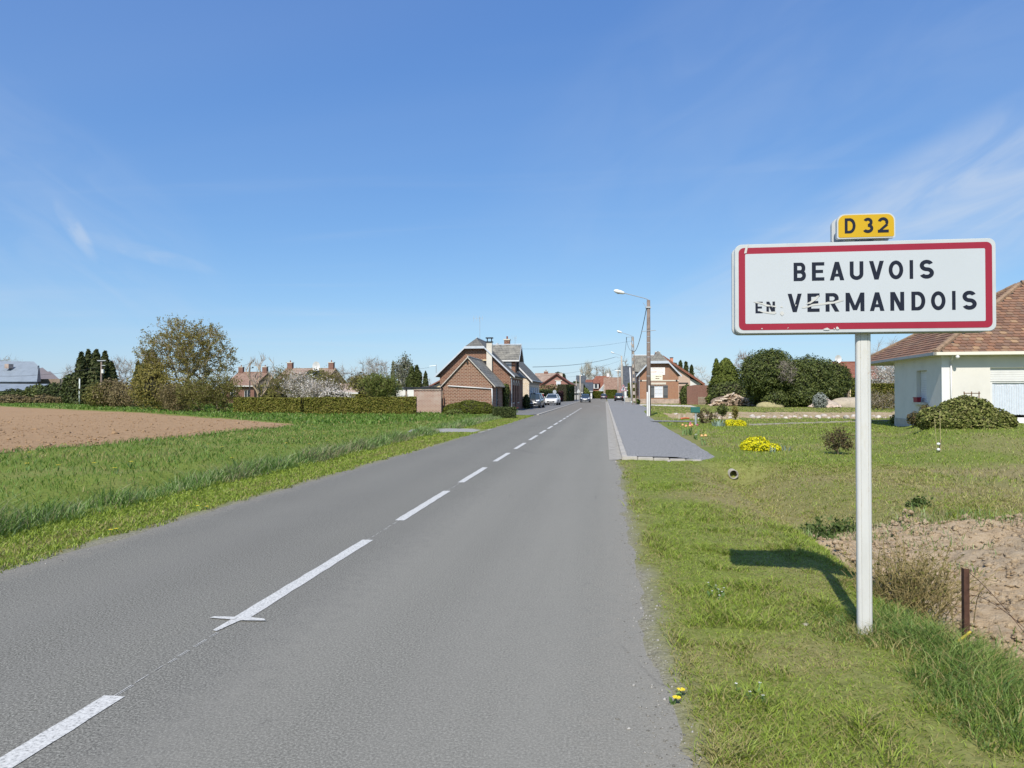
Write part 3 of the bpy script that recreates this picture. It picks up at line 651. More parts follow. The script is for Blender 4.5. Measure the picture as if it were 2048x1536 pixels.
WOOD = plain('weathered_wood', (.26, .20, .15), .9, .25, 6, bstr=.4)
BITUM = plain('black_roofing', (.05, .05, .052), .8, .2, 3)
m, nd, l = _mat('window_glass'); finish(m, nd, l, (.035, .042, .05), .08, spec=.6); GLASS = m
CURT = plain('net_curtain', (.62, .64, .68), .8, .12, 7)
Z3 = Vector((0, 0, 1))
def facade(mb, O, U, w, h, holes, nrm, dep=.16):
    O = Vector(O); U = Vector(U); nrm = Vector(nrm)
    us = sorted({0, w}|{a for q in holes for a in q[:2]}); zs = sorted({0, h}|{a for q in holes for a in q[2:]})
    P = lambda u, z, d=0: O+U*u+Z3*z-nrm*d
    for a, b in zip(us[:-1], us[1:]):
        for c, d in zip(zs[:-1], zs[1:]):
            if any(q[0] <= a+1e-6 and b <= q[1]+1e-6 and q[2] <= c+1e-6 and d <= q[3]+1e-6 for q in holes): continue
            mb.quad(P(a,c), P(b,c), P(b,d), P(a,d))
    for a, b, c, d in holes:
        for e in (((a,c),(b,c)), ((b,c),(b,d)), ((b,d),(a,d)), ((a,d),(a,c))):
            mb.quad(P(*e[0]), P(*e[1]), P(*e[1], dep), P(*e[0], dep))
def obox(mb, O, U, nrm, u0, u1, z0, z1, d0, d1):     # box on a wall plane; d grows outwards
    O = Vector(O); U = Vector(U); nrm = Vector(nrm)
    P = lambda u, z, d: O+U*u+Z3*z+nrm*d
    vs = [P(u0,z0,d0),P(u1,z0,d0),P(u1,z0,d1),P(u0,z0,d1),P(u0,z1,d0),P(u1,z1,d0),P(u1,z1,d1),P(u0,z1,d1)]
    mb.add(vs, [(0,3,2,1),(4,5,6,7),(0,1,5,4),(1,2,6,5),(2,3,7,6),(3,0,4,7)])
def window(root, O, U, nrm, hole, world=True, dep=.16, frame=WHITE, pane=GLASS, mull=1, bars=0, sill=STONE, name='window', fw=.06):
    a, b, c, d = hole; mb = MB(); d0, d1 = -dep, -dep+.06
    obox(mb, O, U, nrm, a, a+fw, c, d, d0, d1); obox(mb, O, U, nrm, b-fw, b, c, d, d0, d1)
    obox(mb, O, U, nrm, a+fw, b-fw, c, c+fw, d0, d1); obox(mb, O, U, nrm, a+fw, b-fw, d-fw, d, d0, d1)
    for i in range(mull):
        u = a+(b-a)*(i+1)/(mull+1); obox(mb, O, U, nrm, u-fw/2, u+fw/2, c+fw, d-fw, d0, d1-.005)
    for i in range(bars):
        z = c+(d-c)*(i+1)/(bars+1); obox(mb, O, U, nrm, a+fw, b-fw, z-.02, z+.02, d0, d1-.012)
    w = mb.build(name, frame, root, world)
    mb = MB(); obox(mb, O, U, nrm, a+.01, b-.01, c+.01, d-.01, d0-.02, d0+.02)
    kw = dict(parent=w, world=world)
    mb.build('pane', pane, w, world)
    if sill: 
        mb = MB(); obox(mb, O, U, nrm, a-.06, b+.06, c-.07, c-.002, -dep+.061, .07); mb.build('sill', sill, w, world)
    return w
def board(mb, p0, p1, h, t, ax=(0,1,0)):
    p0 = Vector(p0); p1 = Vector(p1); v = Vector(ax)*t; dn = Vector((0,0,-h))
    mb.add([p0,p1,p1+dn,p0+dn,p0+v,p1+v,p1+dn+v,p0+dn+v], [(0,1,2,3),(7,6,5,4),(0,4,5,1),(1,5,6,2),(2,6,7,3),(3,7,4,0)])
def gable_y(root, x0, x1, y0, y1, eave, ridge, wm, rm, over=.35, fover=.3, hh=None, setb=1.2, fm=FASC, fh=.16, holes=None, rt=.10, back=True, xm=None):
    """house with its gable facing the camera (-Y) and its ridge along Y"""
    holes = holes or {}; xm = (x0+x1)/2 if xm is None else xm; sl = (ridge-eave)/(x1-xm); sl2 = (ridge-eave)/(xm-x0)
    mb = MB()
    facade(mb, (x0,y0,0), (1,0,0), x1-x0, eave, holes.get('f', []), (0,-1,0))
    facade(mb, (x1,y0,0), (0,1,0), y1-y0, eave, holes.get('r', []), (1,0,0))
    facade(mb, (x0,y1,0), (0,-1,0), y1-y0, eave, holes.get('l', []), (-1,0,0))
    facade(mb, (x1,y1,0), (-1,0,0), x1-x0, eave, [], (0,1,0))
    top = hh if hh else ridge
    def prof(z): return (x0+(z-eave)/sl2, x1-(z-eave)/sl)
    a, b = prof(top)
    if hh: mb.poly([(x0,y0,eave),(x1,y0,eave),(b,y0,top),(a,y0,top)])
    else: mb.poly([(x0,y0,eave),(x1,y0,eave),(xm,y0,top)])
    mb.poly([(x1,y1,eave),(x0,y1,eave),(xm,y1,ridge)])
    wall = mb.build('wall', wm, root)
    for s, xe, ze in ((-1, x0-over, eave-over*sl2), (1, x1+over, eave-over*sl)):
        yb = y1+fover; yf = y0-fover; lift = .12
        if hh:
            xh = (xe + (hh-ze)/(sl2 if s < 0 else -sl))
            pts = [(xe,yf,ze),(xe,yb,ze),(xm,yb,ridge),(xm,y0+setb,ridge),(xh,yf,hh)]
        else: pts = [(xe,yf,ze),(xe,yb,ze),(xm,yb,ridge),(xm,yf,ridge)]
        pts = [(p[0],p[1],p[2]+lift) for p in pts]
        if s > 0: pts = pts[::-1]
        n = (Vector(pts[1])-Vector(pts[0])).cross(Vector(pts[2])-Vector(pts[1])).normalized()
        if n.z < 0: n = -n
        mb = MB(); mb.slab(pts, n, rt); mb.build('roof_slope', rm, root)
        mb = MB(); top_ = (xh,yf-.02,hh+lift) if hh else (xm,yf-.02,ridge+lift)
        board(mb, (xe,yf-.02,ze+lift), top_, fh, -.035); mb.build('barge_board', fm, root)
    if hh:
        xa = x0-over+(hh-(eave-over*sl2))/sl2; xb = x1+over-(hh-(eave-over*sl))/sl
        mb = MB(); mb.slab([(xa,y0-fover,hh+.12),(xb,y0-fover,hh+.12),(xm,y0+setb,ridge+.12)], (0,-.6,.8), rt*.9); mb.build('half_hip', rm, root)
        mb = MB(); mb.box(xa-.05, xb+.05, y0-fover-.09, y0-fover-.02, hh+.12-fh*1.2, hh+.14); mb.build('eave_board', fm, root)
    mb = MB(); mb.tube((xm, y0+(setb if hh else -fover), ridge+.15), (xm, y1+fover, ridge+.15), .06, .06, 6); mb.build('ridge_cap', fm, root)
    return wall
def chimney(root, x, y, z0, z1, w=.5, d=.5, mt=BR_MAIN, pots=1, cap=STONE):
    mb = MB(); mb.box(x-w/2, x+w/2, y-d/2, y+d/2, z0, z1-.12); c = mb.build('chimney', mt, root)
    mb = MB(); mb.box(x-w/2-.05, x+w/2+.05, y-d/2-.05, y+d/2+.05, z1-.12, z1); mb.build('chimney_cap', cap, c)
    for i in range(pots):
        px = x+(i-(pots-1)/2)*.26; mb = MB(); mb.tube((px,y,z1), (px,y,z1+.3), .09, .08, 8); mb.build('chimney_pot', TILE_R, c)
    return c
def aerial(root, x, y, z0, z1, name='aerial', n=4, arm=.6):
    mb = MB(); mb.tube((x,y,z0), (x,y,z1), .018, .018, 5); a = mb.build(name, STEEL, root); mb = MB()
    mb.tube((x-arm,y,z1-.15), (x+arm*.5,y,z1-.12), .012, .012, 4)
    for i in range(n):
        t = x-arm+arm*1.4*i/(n-1); mb.tube((t,y,z1-.45+.1*(i%2)), (t,y,z1+.12), .012, .012, 4)
    mb.build('aerial_rods', STEEL, a)

# ---- brick outbuilding nearest the road (left)
sh = thing('outbuilding', 'small brown brick outbuilding with steep gable and drain pipe across it', 'outbuilding', (-11, 56.4, 0))
gable_y(sh, -12.95, -9.0, 56.4, 63.0, 2.35, 4.45, BR_OLD, SLATE2, over=.28, fover=.12, fm=plain('pale_verge', (.50, .46, .40), .8, .15, 4), fh=.10, holes={'r': [(2.2, 3.3, 0, 2.05)]}, rt=.07)
mb = MB(); obox(mb, (-9.0,56.4,0), (0,1,0), (1,0,0), 2.2, 3.3, .0, 2.05, -.14, -.08)
dr = mb.build('door', BLUED, sh); mb = MB(); obox(mb, (-9.0,56.4,0), (0,1,0), (1,0,0), 3.05, 3.12, 1.0, 1.1, -.08, -.03); mb.build('handle', STEEL, dr)
mb = MB(); mb.tube((-12.6,56.33,2.22), (-9.02,56.33,1.98), .045, .045, 8); mb.tube((-9.0,56.3,2.0), (-8.96,56.3,.75), .045, .045, 8); mb.build('drain_pipe', WHITE, sh, smooth=True)
for zz, xx in ((3.5,-12.0),(3.5,-9.95),(4.15,-11.02)):
    mb = MB(); mb.box(xx-.07, xx+.07, 56.24, 56.4, zz-.05, zz+.05); mb.build('purlin_end', DARKW, sh)
# ---- main brick house behind it
mh = thing('brick_house', 'long brown brick house with half-hipped slate roof, tall pale flue and street dormer', 'house', (-11.65, 63.2, 0))
hr = [(1.4,2.3,.75,2.35),(3.2,4.1,0,2.35),(5.0,5.9,.75,2.35)]
gable_y(mh, -14.9, -8.4, 63.2, 72.8, 3.45, 6.55, BR_MAIN, SLATE, over=.42, fover=.35, hh=5.72, setb=.75, holes={'r': hr, 'f': []})
for i, h_ in enumerate(hr):
    if i != 1: window(mh, (-8.4,63.2,0), (0,1,0), (1,0,0), h_, frame=DARKW, mull=1, bars=2)
    else:
        mb = MB(); obox(mb, (-8.4,63.2,0), (0,1,0), (1,0,0), h_[0], h_[1], 0, h_[3], -.15, -.09); dd = mb.build('door', DARKW, mh)
        mb = MB(); obox(mb, (-8.4,63.2,0), (0,1,0), (1,0,0), h_[0]+.1, h_[0]+.16, 1.0, 1.12, -.09, -.04); mb.build('handle', STEEL, dd)
for i, h_ in enumerate(hr):      # arched stone heads over the openings
    mb = MB(); cy = 63.2+(h_[0]+h_[1])/2; pts_o = []; pts_i = []
    for k in range(9):
        t = math.pi*k/8; pts_o.append((-8.37, cy-.62*math.cos(t), 2.36+.5*math.sin(t))); pts_i.append((-8.37, cy-.46*math.cos(t), 2.36+.34*math.sin(t)))
    for k in range(8): mb.extrude([pts_o[k], pts_o[k+1], pts_i[k+1], pts_i[k]], (.03, 0, 0))
    mb.build('arch_head', STONE, mh)
mb = MB(); mb.box(-8.44, -8.34, 63.14, 63.9, 3.0, 3.16); mb.box(-8.40, -8.35, 63.9, 72.8, 3.0, 3.12); mb.build('string_course', STONE, mh)
mb = MB(); mb.tube((-8.33,63.3,0), (-8.33,63.3,3.1), .05, .05, 8); mb.build('downpipe', ZINC, mh)
mb = MB(); mb.box(-10.55, -10.05, 62.88, 63.2, 0, 6.25); fl = mb.build('flue', plain('flue_render', (.62, .58, .50), .9, .08, 2), mh)
mb = MB()
for sx in (-10.52, -10.13): 
    for sy in (62.9, 63.12): mb.box(sx, sx+.05, sy, sy+.05, 6.25, 6.55)
mb.box(-10.62, -9.98, 62.8, 63.28, 6.55, 6.64); mb.box(-10.62, -9.98, 62.8, 63.28, 6.2, 6.28); mb.build('flue_cowl', DARKW, fl)
mb = MB(); mb.box(-11.15, -10.56, 63.14, 63.2, 4.0, 4.55); w_ = mb.build('gable_window', DARKW, mh); mb = MB(); mb.box(-11.15, -10.56, 63.10, 63.14, 4.56, 4.66); mb.build('lintel', OCHRE, w_)
# street dormer (cross gable)
mb = MB(); dx0, dx1, dy0, dy1 = -9.9, -8.36, 66.2, 69.2
mb.box(dx0, dx1, dy0, dy1, 3.3, 4.95); mb.poly([(dx1,dy0,4.95),(dx1,dy1,4.95),(dx1,(dy0+dy1)/2,6.1)]); dm = mb.build('dormer', BR_MAIN, mh)
for s in (-1, 1):
    ye = (dy0-.35) if s < 0 else (dy1+.35); ym = (dy0+dy1)/2; zr = 6.25; ze = 4.78
    mb = MB(); mb.slab([(-7.95,ye,ze),(-7.95,ym,zr),(-11.5,ym,zr),(-10.1,ye,ze)], (0,s*.6,.8), .09); mb.build('dormer_roof', SLATE2, dm)
    mb = MB(); board(mb, (-7.97,ye,ze), (-7.97,ym,zr), .2, .05, (1,0,0)); mb.build('dormer_board', FASC, dm)
mb = MB(); mb.box(-10.2, -7.95, dy0-.44, dy0-.36, 4.60, 4.74); mb.build('dormer_gutter', WHITE, dm)
mb = MB(); mb.box(-9.6, -8.72, dy0-.03, dy0, 3.9, 4.75); mb.build('dormer_cheek', ZINC, dm)
mb = MB(); mb.tube((-11.5,67.7,6.32), (-7.93,67.7,6.32), .05, .05, 6); mb.build('dormer_ridge', FASC, dm)
window(mh, (-8.36,66.2,0), (0,1,0), (1,0,0), (1.0,2.0,3.7,4.7), dep=-.02, frame=DARKW)
chimney(mh, -9.9, 71.8, 5.2, 7.15, .55, .6, BR_MAIN, 1)
aerial(mh, -11.4, 64.3, 6.6, 8.65); aerial(mh, -8.6, 68.0, 6.3, 7.1, n=3, arm=.3)
# ---- neighbour with checkered end wall
nb = thing('checkered_house', 'house with buff checkered brick end wall and grey slate roof beyond the dormer', 'house', (-11.4, 76, 0))
hr = [(1.2,2.0,.9,2.3),(3.6,4.4,.9,2.3),(6.2,7.0,.9,2.3),(8.8,9.6,.9,2.3)]
gable_y(nb, -15, -8.1, 76, 88, 3.25, 6.85, BR_CHECK, SLATE, over=.4, fover=.3, fm=WHITE, fh=.2, holes={'r': hr})
for h_ in hr:
    window(nb, (-8.1,76,0), (0,1,0), (1,0,0), h_, frame=WHITE, mull=1, bars=1)
    for s in (h_[0]-.75, h_[1]+.02):
        mb = MB(); obox(mb, (-8.1,76,0), (0,1,0), (1,0,0), s, s+.7, h_[2], h_[3], .01, .05); mb.build('shutter', FASC, nb)
mb = MB(); mb.box(-8.1, -8.06, 76.3, 88, .0, .6); mb.box(-8.1, -8.06, 76.0, 88, 2.6, 3.2); mb.build('street_render', plain('grey_render', (.34, .30, .25), .9, .1, 2), nb)
mb = MB(); mb.tube((-7.75,76,3.0), (-7.75,88.2,3.0), .06, .06, 6); mb.build('gutter_pipe', ZINC, nb)
# ---- low limewashed wall with lean-to, white garage and ochre extension
gw = thing('limewashed_wall', 'low brick garden wall, half limewashed, between hedge and outbuilding', 'wall', (-14, 55.6, 0))
x0 = onY(828, 800, 55.6).x; mb = MB(); mb.box(x0, -12.98, 55.5, 55.75, -.1, 1.85); mb.build('masonry', BR_WHITE, gw)
k = 0; xx = x0
while xx < -13.0:
    mb = MB(); mb.box(xx+.005, min(xx+.225, -12.98), 55.44, 55.81, 1.85, 1.92+.012*(k%3)); mb.build('coping_brick', BR_WHITE, gw); xx += .235; k += 1
lt = thing('lean_to_shed', 'dark corrugated lean-to roof on posts behind the low brick wall', 'shed', (-14.5, 58, 0))
mb = MB()
for i in range(14):
    xa = -16.3+i*.25; za = 1.92+i*.03; mb.slab([(xa,56.4,za+.02*(i%2)),(xa+.25,56.4,za+.03+.02*((i+1)%2)),(xa+.25,61.5,za+.25+.03),(xa,61.5,za+.25)], (0,0,1), .05)
mb.build('roof_sheet', BITUM, lt)
mb = MB(); mb.box(-16.3, -13.1, 56.35, 56.42, 2.0, 2.12); mb.build('front_beam', DARKW, lt)
for xx in (-16.2, -13.2):
    mb = MB(); mb.box(xx, xx+.12, 56.5, 56.62, 0, 2.1); mb.build('post', WOOD, lt)
wg = thing('white_garage', 'plain white flat-roofed garage behind the hedge', 'garage', (-18, 66, 0))
x0 = onY(793, 780, 66).x; mb = MB(); mb.box(x0, -13.5, 66, 72, 0, 2.05); mb.build('wall', WHITE, wg)
mb = MB(); mb.box(x0-.1, -13.4, 65.88, 72.1, 2.05, 2.18); mb.build('flat_roof', plain('dark_teal_edge', (.06, .09, .10), .6, .1, 3), wg)
mb = MB(); mb.box(x0+.6, x0+2.9, 65.97, 66.0, 0.05, 1.95); mb.build('garage_door', plain('garage_door_white', (.72, .72, .70), .6, .05, 9), wg)
oc = thing('ochre_extension', 'ochre rendered extension with sloping red tile roof left of the brick house', 'house', (-16, 68, 0))
mb = MB(); xa = onY(848, 770, 68).x; mb.extrude([(xa,68,0),(-14.9,68,0),(-14.9,68,3.2),(xa,68,1.9)], (0,6,0)); mb.build('wall', OCHRE, oc)
mb = MB(); mb.slab([(xa-.4,67.7,1.85),(-14.85,67.7,3.5),(-14.85,74,3.5),(xa-.4,74,1.85)], (-.5,0,.8), .12); mb.build('roof_slope', TILE_R, oc)
mb = MB(); mb.box(xa+.7, xa+1.4, 67.96, 68.0, .8, 1.7); mb.build('window', DARKW, oc)
# ---- pink brick house further along on the left
pk = thing('pink_house', 'pink brick house with gable window and red roof behind the hedge', 'house', (-10.3, 150, 0))
xl, xr = onY(1082, 770, 150).x, onY(1145, 770, 150).x
gable_y(pk, xl, xr, 150, 160, 3.5, 5.75, BR_PINK, TILE_R, over=.45, fover=.4, fm=plain('dark_red_board', (.14, .05, .04), .6, .1, 3), fh=.25)
xc_ = onY(1117, 770, 150).x
mb = MB(); mb.box(xc_-.5, xc_+.5, 149.93, 150, 2.9, 4.2); w_ = mb.build('window', WHITE, pk); mb = MB(); mb.box(xc_-.4, xc_+.4, 149.9, 149.93, 3.0, 4.1); mb.build('pane', CURT, w_)
mb = MB(); mb.box(xc_-.75, xc_+.75, 149.88, 149.96, 4.25, 4.45); mb.build('lintel', STONE, w_); mb = MB(); mb.box(xc_-.65, xc_+.65, 149.86, 149.96, 2.7, 2.85); mb.build('sill', STONE, w_)
mb = MB(); mb.box(xl, xr, 149.94, 150, 2.5, 2.62); mb.build('string_course', BR_WALL, pk)
mb = MB(); xw = onY(1070, 746, 158).x; zz = zat(746, 158); mb.slab([(xw,155,zz-2),(xr-3.4,155,zz-2),(xr-3.4,158,zz),(xw,158,zz)], (0,-.6,.8), .15); mb.build('wing_roof', TILE_P, pk)
mb = MB(); mb.box(xw, xr-3, 155.5, 162, 0, 4.3); mb.build('wing_wall', BR_PINK, pk)
chimney(pk, onY(1092, 746, 158).x, 158, 5.4, zat(742, 158), .9, .6, BR_WALL, 1); chimney(pk, onY(1122, 746, 156).x, 156, 4.8, zat(746, 156), .7, .6, STONE, 0)
# ---- slate roofed houses behind
def simple_house(name, label, px0, px1, d, pe, pr, depth, wm, rm, along='x', wins=0, fm=WHITE, chim=0):
    """house across the view at depth d; eave and ridge heights from the photograph's rows pe and pr"""
    a = gd(px0, d); b = gd(px1, d); ze = max(1.8, zat(pe, d)); zr = zat(pr, d+depth/2); y0 = min(a.y, b.y)
    t = thing(name, label, 'house', ((a.x+b.x)/2, y0, 0))
    x0, x1, y1 = a.x, b.x, y0+depth
    if along == 'y':
        gable_y(t, x0, x1, y0, y1, ze, zr, wm, rm, fm=fm)
    else:
        mb = MB(); ym = (y0+y1)/2; hol = []
        for i in range(wins):
            u = (x1-x0)*(i+.5)/wins; hol.append((u-.5, u+.5, .9, 2.2))
        hol = [h_ for h_ in hol if h_[3] < ze]
        facade(mb, (x0,y0,0), (1,0,0), x1-x0, ze, hol, (0,-1,0)); facade(mb, (x1,y0,0), (0,1,0), depth, ze, [], (1,0,0)); facade(mb, (x0,y1,0), (0,-1,0), depth, ze, [], (-1,0,0)); facade(mb, (x1,y1,0), (-1,0,0), x1-x0, ze, [], (0,1,0))
        mb.poly([(x0,y1,ze),(x0,y0,ze),(x0,ym,zr)]); mb.poly([(x1,y0,ze),(x1,y1,ze),(x1,ym,zr)]); mb.build('wall', wm, t)
        sl = (zr-ze)/(ym-y0)
        for s in (-1, 1):
            ye = y0-.4 if s < 0 else y1+.4
            mb = MB(); mb.slab([(x0-.3,ye,ze-.4*sl+.1),(x1+.3,ye,ze-.4*sl+.1),(x1+.3,ym,zr+.1),(x0-.3,ym,zr+.1)], (0,s*sl,1), .12); mb.build('roof_slope', rm, t)
        mb = MB(); mb.tube((x0-.3,ym,zr+.12), (x1+.3,ym,zr+.12), .09, .09, 6); mb.build('ridge_cap', rm, t)
        mb = MB(); mb.box(x0-.3, x1+.3, y0-.5, y0-.42, ze-.4*sl-.08, ze-.4*sl+.08); mb.build('gutter', fm, t)
        for h_ in hol: window(t, (x0,y0,0), (1,0,0), (0,-1,0), h_, dep=.12)
    for i in range(chim):
        xx = x0+(x1-x0)*(.06 if i == 0 else .94); chimney(t, xx, (y0+y1)/2, zr-.8, zr+1.1, .8, .6, BR_WALL, 1)
    return t
h_ = simple_house('slate_house', 'white house with grey slate roof behind the pink house', 1140, 1164, 190, 784, 768, 9, plain('grey_wall', (.40,.39,.37), .9, .1, 1), SLATE, 'x', 1)
simple_house('dark_roof_house', 'dark slate roofed house at the bend behind the utility pole', 1158, 1184, 215, 781, 766, 8, WHITE, SLATE_D, 'x', 2)
simple_house('tall_slate_house', 'tall blue-grey slate roof rising behind the poplar', 1153, 1170, 262, 780, 752, 9, WHITE, SLATE_D, 'x', 1)
# red roofed house at the bend, with dormers
rh = thing('red_roof_house', 'white house with broad red tile roof and two dormers at the bend', 'house', (gd(1195, 232).x, 232, 0))
a = gd(1172, 232); b = gd(1194, 232); xa, xb = a.x, b.x; ze = 2.5; zr = zat(752, 237)
gable = MB(); gable.box(xa, xb+4, 233, 243, 0, ze); gable.build('wall', WHITE, rh)
mb = MB(); mb.slab([(xa-.5,232.4,ze),(xb+.6,232.4,ze),(xb+4.5,238,zr),(xa+3.2,238,zr)], (0,-.6,.8), .15); mb.build('roof_slope', TILE_R, rh)
mb = MB(); board(mb, (xb+.6,232.3,ze+.1), (xb+4.5,237.9,zr+.1), .35, .12, (1,0,0)); mb.build('barge_board', WHITE, rh)
for px in (1178, 1192):
    q_ = onY(px, 778, 232); mb = MB(); mb.box(q_.x-.8, q_.x+.8, 232.2, 236, 3.2, 4.9); d_ = mb.build('dormer', WHITE, rh)
    mb = MB(); mb.box(q_.x-.45, q_.x+.45, 232.12, 232.2, 3.4, 4.7); mb.build('dormer_window', GLASS, d_)
    mb = MB(); mb.slab([(q_.x-1.2,232.0,4.95),(q_.x+1.2,232.0,4.95),(q_.x+1.2,237,6.2),(q_.x-1.2,237,6.2)], (0,-.2,1), .14); mb.build('dormer_roof', TILE_R, d_)
for px in (1177, 1186):
    q_ = onY(px, 790, 233); mb = MB(); mb.box(q_.x-.6, q_.x+.6, 232.93, 233, .9, 2.0); mb.build('window', GLASS, rh)
chimney(rh, xb+3.6, 238, zr-1, zr+1.0, .9, .7, WHITE, 0)
simple_house('brown_roof_house', 'low house with wide faded brown tile roof behind the triangular sign', 1209, 1254, 224, 785, 756, 11, WHITE, TILE_B, 'x', 4)
# tall slate house with white trim
simple_house('slate_gable_house', 'tall plain dark slate roof house behind the triangular sign', 1249, 1281, 160, 771, 734, 8, WHITE, SLATE_D, 'x', 2)

# ---- brick house on the right with painted wall signs
bh = thing('sign_house', 'orange brick house with pale wall signs, shuttered window and half-hipped slate roof', 'house', (8.3, 112, 0))
X0, X1, YF = onY(1278, 787, 112).x, onY(1357, 787, 112).x, 112.0
cxw = onY(1317, 787, YF).x
hz = lambda py: onY(1317, py, YF).z
fh_ = [(onY(1308.5,780,YF).x-X0, onY(1326,780,YF).x-X0, hz(794.5), hz(771))]
hr_ = [(2.0,3.0,.8,2.5),(4.2,5.2,0,2.5),(6.4,7.4,.8,2.5)]
hl_ = [(YF+9-YF-h_[1], 9-h_[0], h_[2], h_[3]) for h_ in hr_]
gable_y(bh, X0, X1, YF, YF+9, hz(746), hz(705)+.1, BR_ORANGE, SLATE2, over=.45, fover=.5, hh=hz(724), setb=.5, fh=.3, holes={'f': fh_, 'l': hl_})
window(bh, (X0,YF,0), (1,0,0), (0,-1,0), fh_[0], mull=1, bars=2, pane=CURT, sill=WHITE)
for h_ in hl_: window(bh, (X0,YF+9,0), (0,-1,0), (-1,0,0), h_, mull=1, bars=1)
for a_, b_ in ((1301.0, 1308.3), (1326.3, 1335.5)):
    u0, u1 = onY(a_,780,YF).x, onY(b_,780,YF).x
    mb = MB(); mb.box(u0, u1, YF-.07, YF-.02, hz(795.5), hz(770.5)); s_ = mb.build('shutter', plain('grey_shutter_'+str(int(a_)), (.11, .115, .12), .7, .1, 6), bh)
    mb = MB()
    for zz in (hz(774), hz(792)): mb.box(u0, u1, YF-.09, YF-.071, zz-.05, zz+.05)
    mb.build('shutter_bar', DARKW, s_)
mb = MB(); mb.box(onY(1302,766,YF).x, onY(1332,766,YF).x, YF-.04, YF, hz(769), hz(765)); mb.build('lintel', STONE, bh)
mb = MB(); mb.box(X0-.05, X1+.05, YF-.05, YF, hz(762.3), hz(760)); mb.build('string_course', STONE, bh)
mb = MB(); mb.box(X0-.02, X1+.02, YF-.03, YF-.001, 0, .75); mb.build('plinth', plain('patched_plinth', (.42, .32, .26), .95, .3, 1.6, bstr=.3), bh)
for px in (1282, 1353):
    q_ = onY(px, 761, YF); mb = MB(); mb.tube((q_.x,YF-.08,q_.z), (q_.x,YF-.02,q_.z), .14, .14, 10); mb.build('tie_plate', DARKW, bh)
chimney(bh, onY(1315,706,YF+4).x, YF+4, hz(712), hz(700.5), .75, .6, BR_WALL, 0)
mb = MB(); mb.tube((X0+.05,YF-.1,0), (X0+.05,YF-.1,hz(748)), .05, .05, 8); mb.build('downpipe', ZINC, bh)
# street dormer roof of that house
zr = hz(711.5)*1.04; ze = hz(742)
for s in (-1, 1):
    ym = YF+5; ye = ym+s*2.3; mb = MB(); mb.slab([(X0-.7,ye,ze),(X0-.7,ym,zr),(cxw-.3,ym,zr),(X0+1.4,ye,ze)], (0,s*.8,.6), .1); d_ = mb.build('dormer_roof', SLATE2, bh)
mb = MB(); mb.box(X0-.02, X0+2, YF+3, YF+7, ze-1.0, ze); mb.poly([(X0-.02,YF+3,ze),(X0-.02,YF+7,ze),(X0-.02,YF+5,zr-.15)]); mb.build('dormer_wall', BR_ORANGE, bh)
mb = MB(); mb.tube((X0-.75,YF+5,zr+.06), (cxw,YF+5,zr+.06), .07, .07, 6); mb.build('dormer_ridge', WHITE, bh)
# wall signs
FONT_CACHE = {}
def text_mesh(name, s, size, loc, mt, parent, bold=0, width=None):
    cu = bpy.data.curves.new(name, 'FONT'); cu.body = s; cu.size = size; cu.offset = bold; cu.extrude = .004; cu.align_x = 'LEFT'; cu.resolution_u = 2
    ob = bpy.data.objects.new(name, cu); COL.objects.link(ob); bpy.context.view_layer.update()
    me = bpy.data.meshes.new_from_object(ob.evaluated_get(bpy.context.evaluated_depsgraph_get())); bpy.data.objects.remove(ob, do_unlink=True)
    me.name = name; n = len(me.vertices); c_ = np.empty(n*3); me.vertices.foreach_get('co', c_); c_ = c_.reshape(-1, 3)
    if width: c_[:, 0] *= width/max(1e-6, c_[:, 0].max())
    off = offset_of(parent); c_ = np.stack([c_[:, 0]+loc[0]-off.x, -c_[:, 2]+loc[1]-off.y, c_[:, 1]+loc[2]-off.z], 1)
    me.vertices.foreach_set('co', c_.ravel()); me.update()
    return link(name, me, mt, parent)
SIGNW = plain('sign_white', (.80, .77, .72), .6, .04, 2); SIGNC = plain('sign_cream', (.82, .79, .62), .6, .04, 2)
FADE = plain('faded_red_print', (.70, .46, .38), .7, .15, 8); BRNP = plain('brown_print', (.24, .16, .12), .7, .15, 8); GRYP = plain('faded_grey_print', (.60, .58, .55), .7, .1, 8)
sx0, sx1 = onY(1300.5,740,YF).x, onY(1330,740,YF).x
mb = MB(); mb.box(sx0, sx1, YF-.06, YF-.01, hz(750), hz(735)); s1 = mb.build('upper_wall_sign', SIGNW, bh)
wd = sx1-sx0
text_mesh('lettering', 'AMBULANCES', .27, (sx0+.13*wd, YF-.066, hz(738.6)), FADE, s1, width=.70*wd)
text_mesh('lettering', 'JODET', .36, (sx0+.07*wd, YF-.066, hz(745.6)), FADE, s1, .008, width=.38*wd)
text_mesh('lettering', 'Fr\u00e8res', .30, (sx0+.54*wd, YF-.066, hz(745.2)), GRYP, s1, width=.34*wd)
text_mesh('lettering', 'BEAUVOIS', .12, (sx0+.62*wd, YF-.066, hz(749)), GRYP, s1, width=.22*wd)
tx1 = onY(1325,750,YF).x
mb = MB(); mb.box(sx0, tx1, YF-.055, YF-.01, hz(760), hz(750.1)); s2 = mb.build('lower_wall_sign', SIGNC, bh)
wd = tx1-sx0
text_mesh('lettering', 'MARCHE', .25, (sx0+.44*wd, YF-.061, hz(753.9)), BRNP, s2, .006, width=.48*wd)
text_mesh('lettering', 'FERME', .20, (sx0+.42*wd, YF-.061, hz(757.9)), BRNP, s2, .012, width=.32*wd)
mb = MB(); u_ = sx0+.08*wd; v_ = hz(757); mb.add([(u_,YF-.057,v_),(u_+.1,YF-.057,v_-.1),(u_+.25,YF-.057,v_+.1),(u_+.12,YF-.057,v_+.02)], [(0,1,2,3)]); mb.build('emblem', FADE, s2)
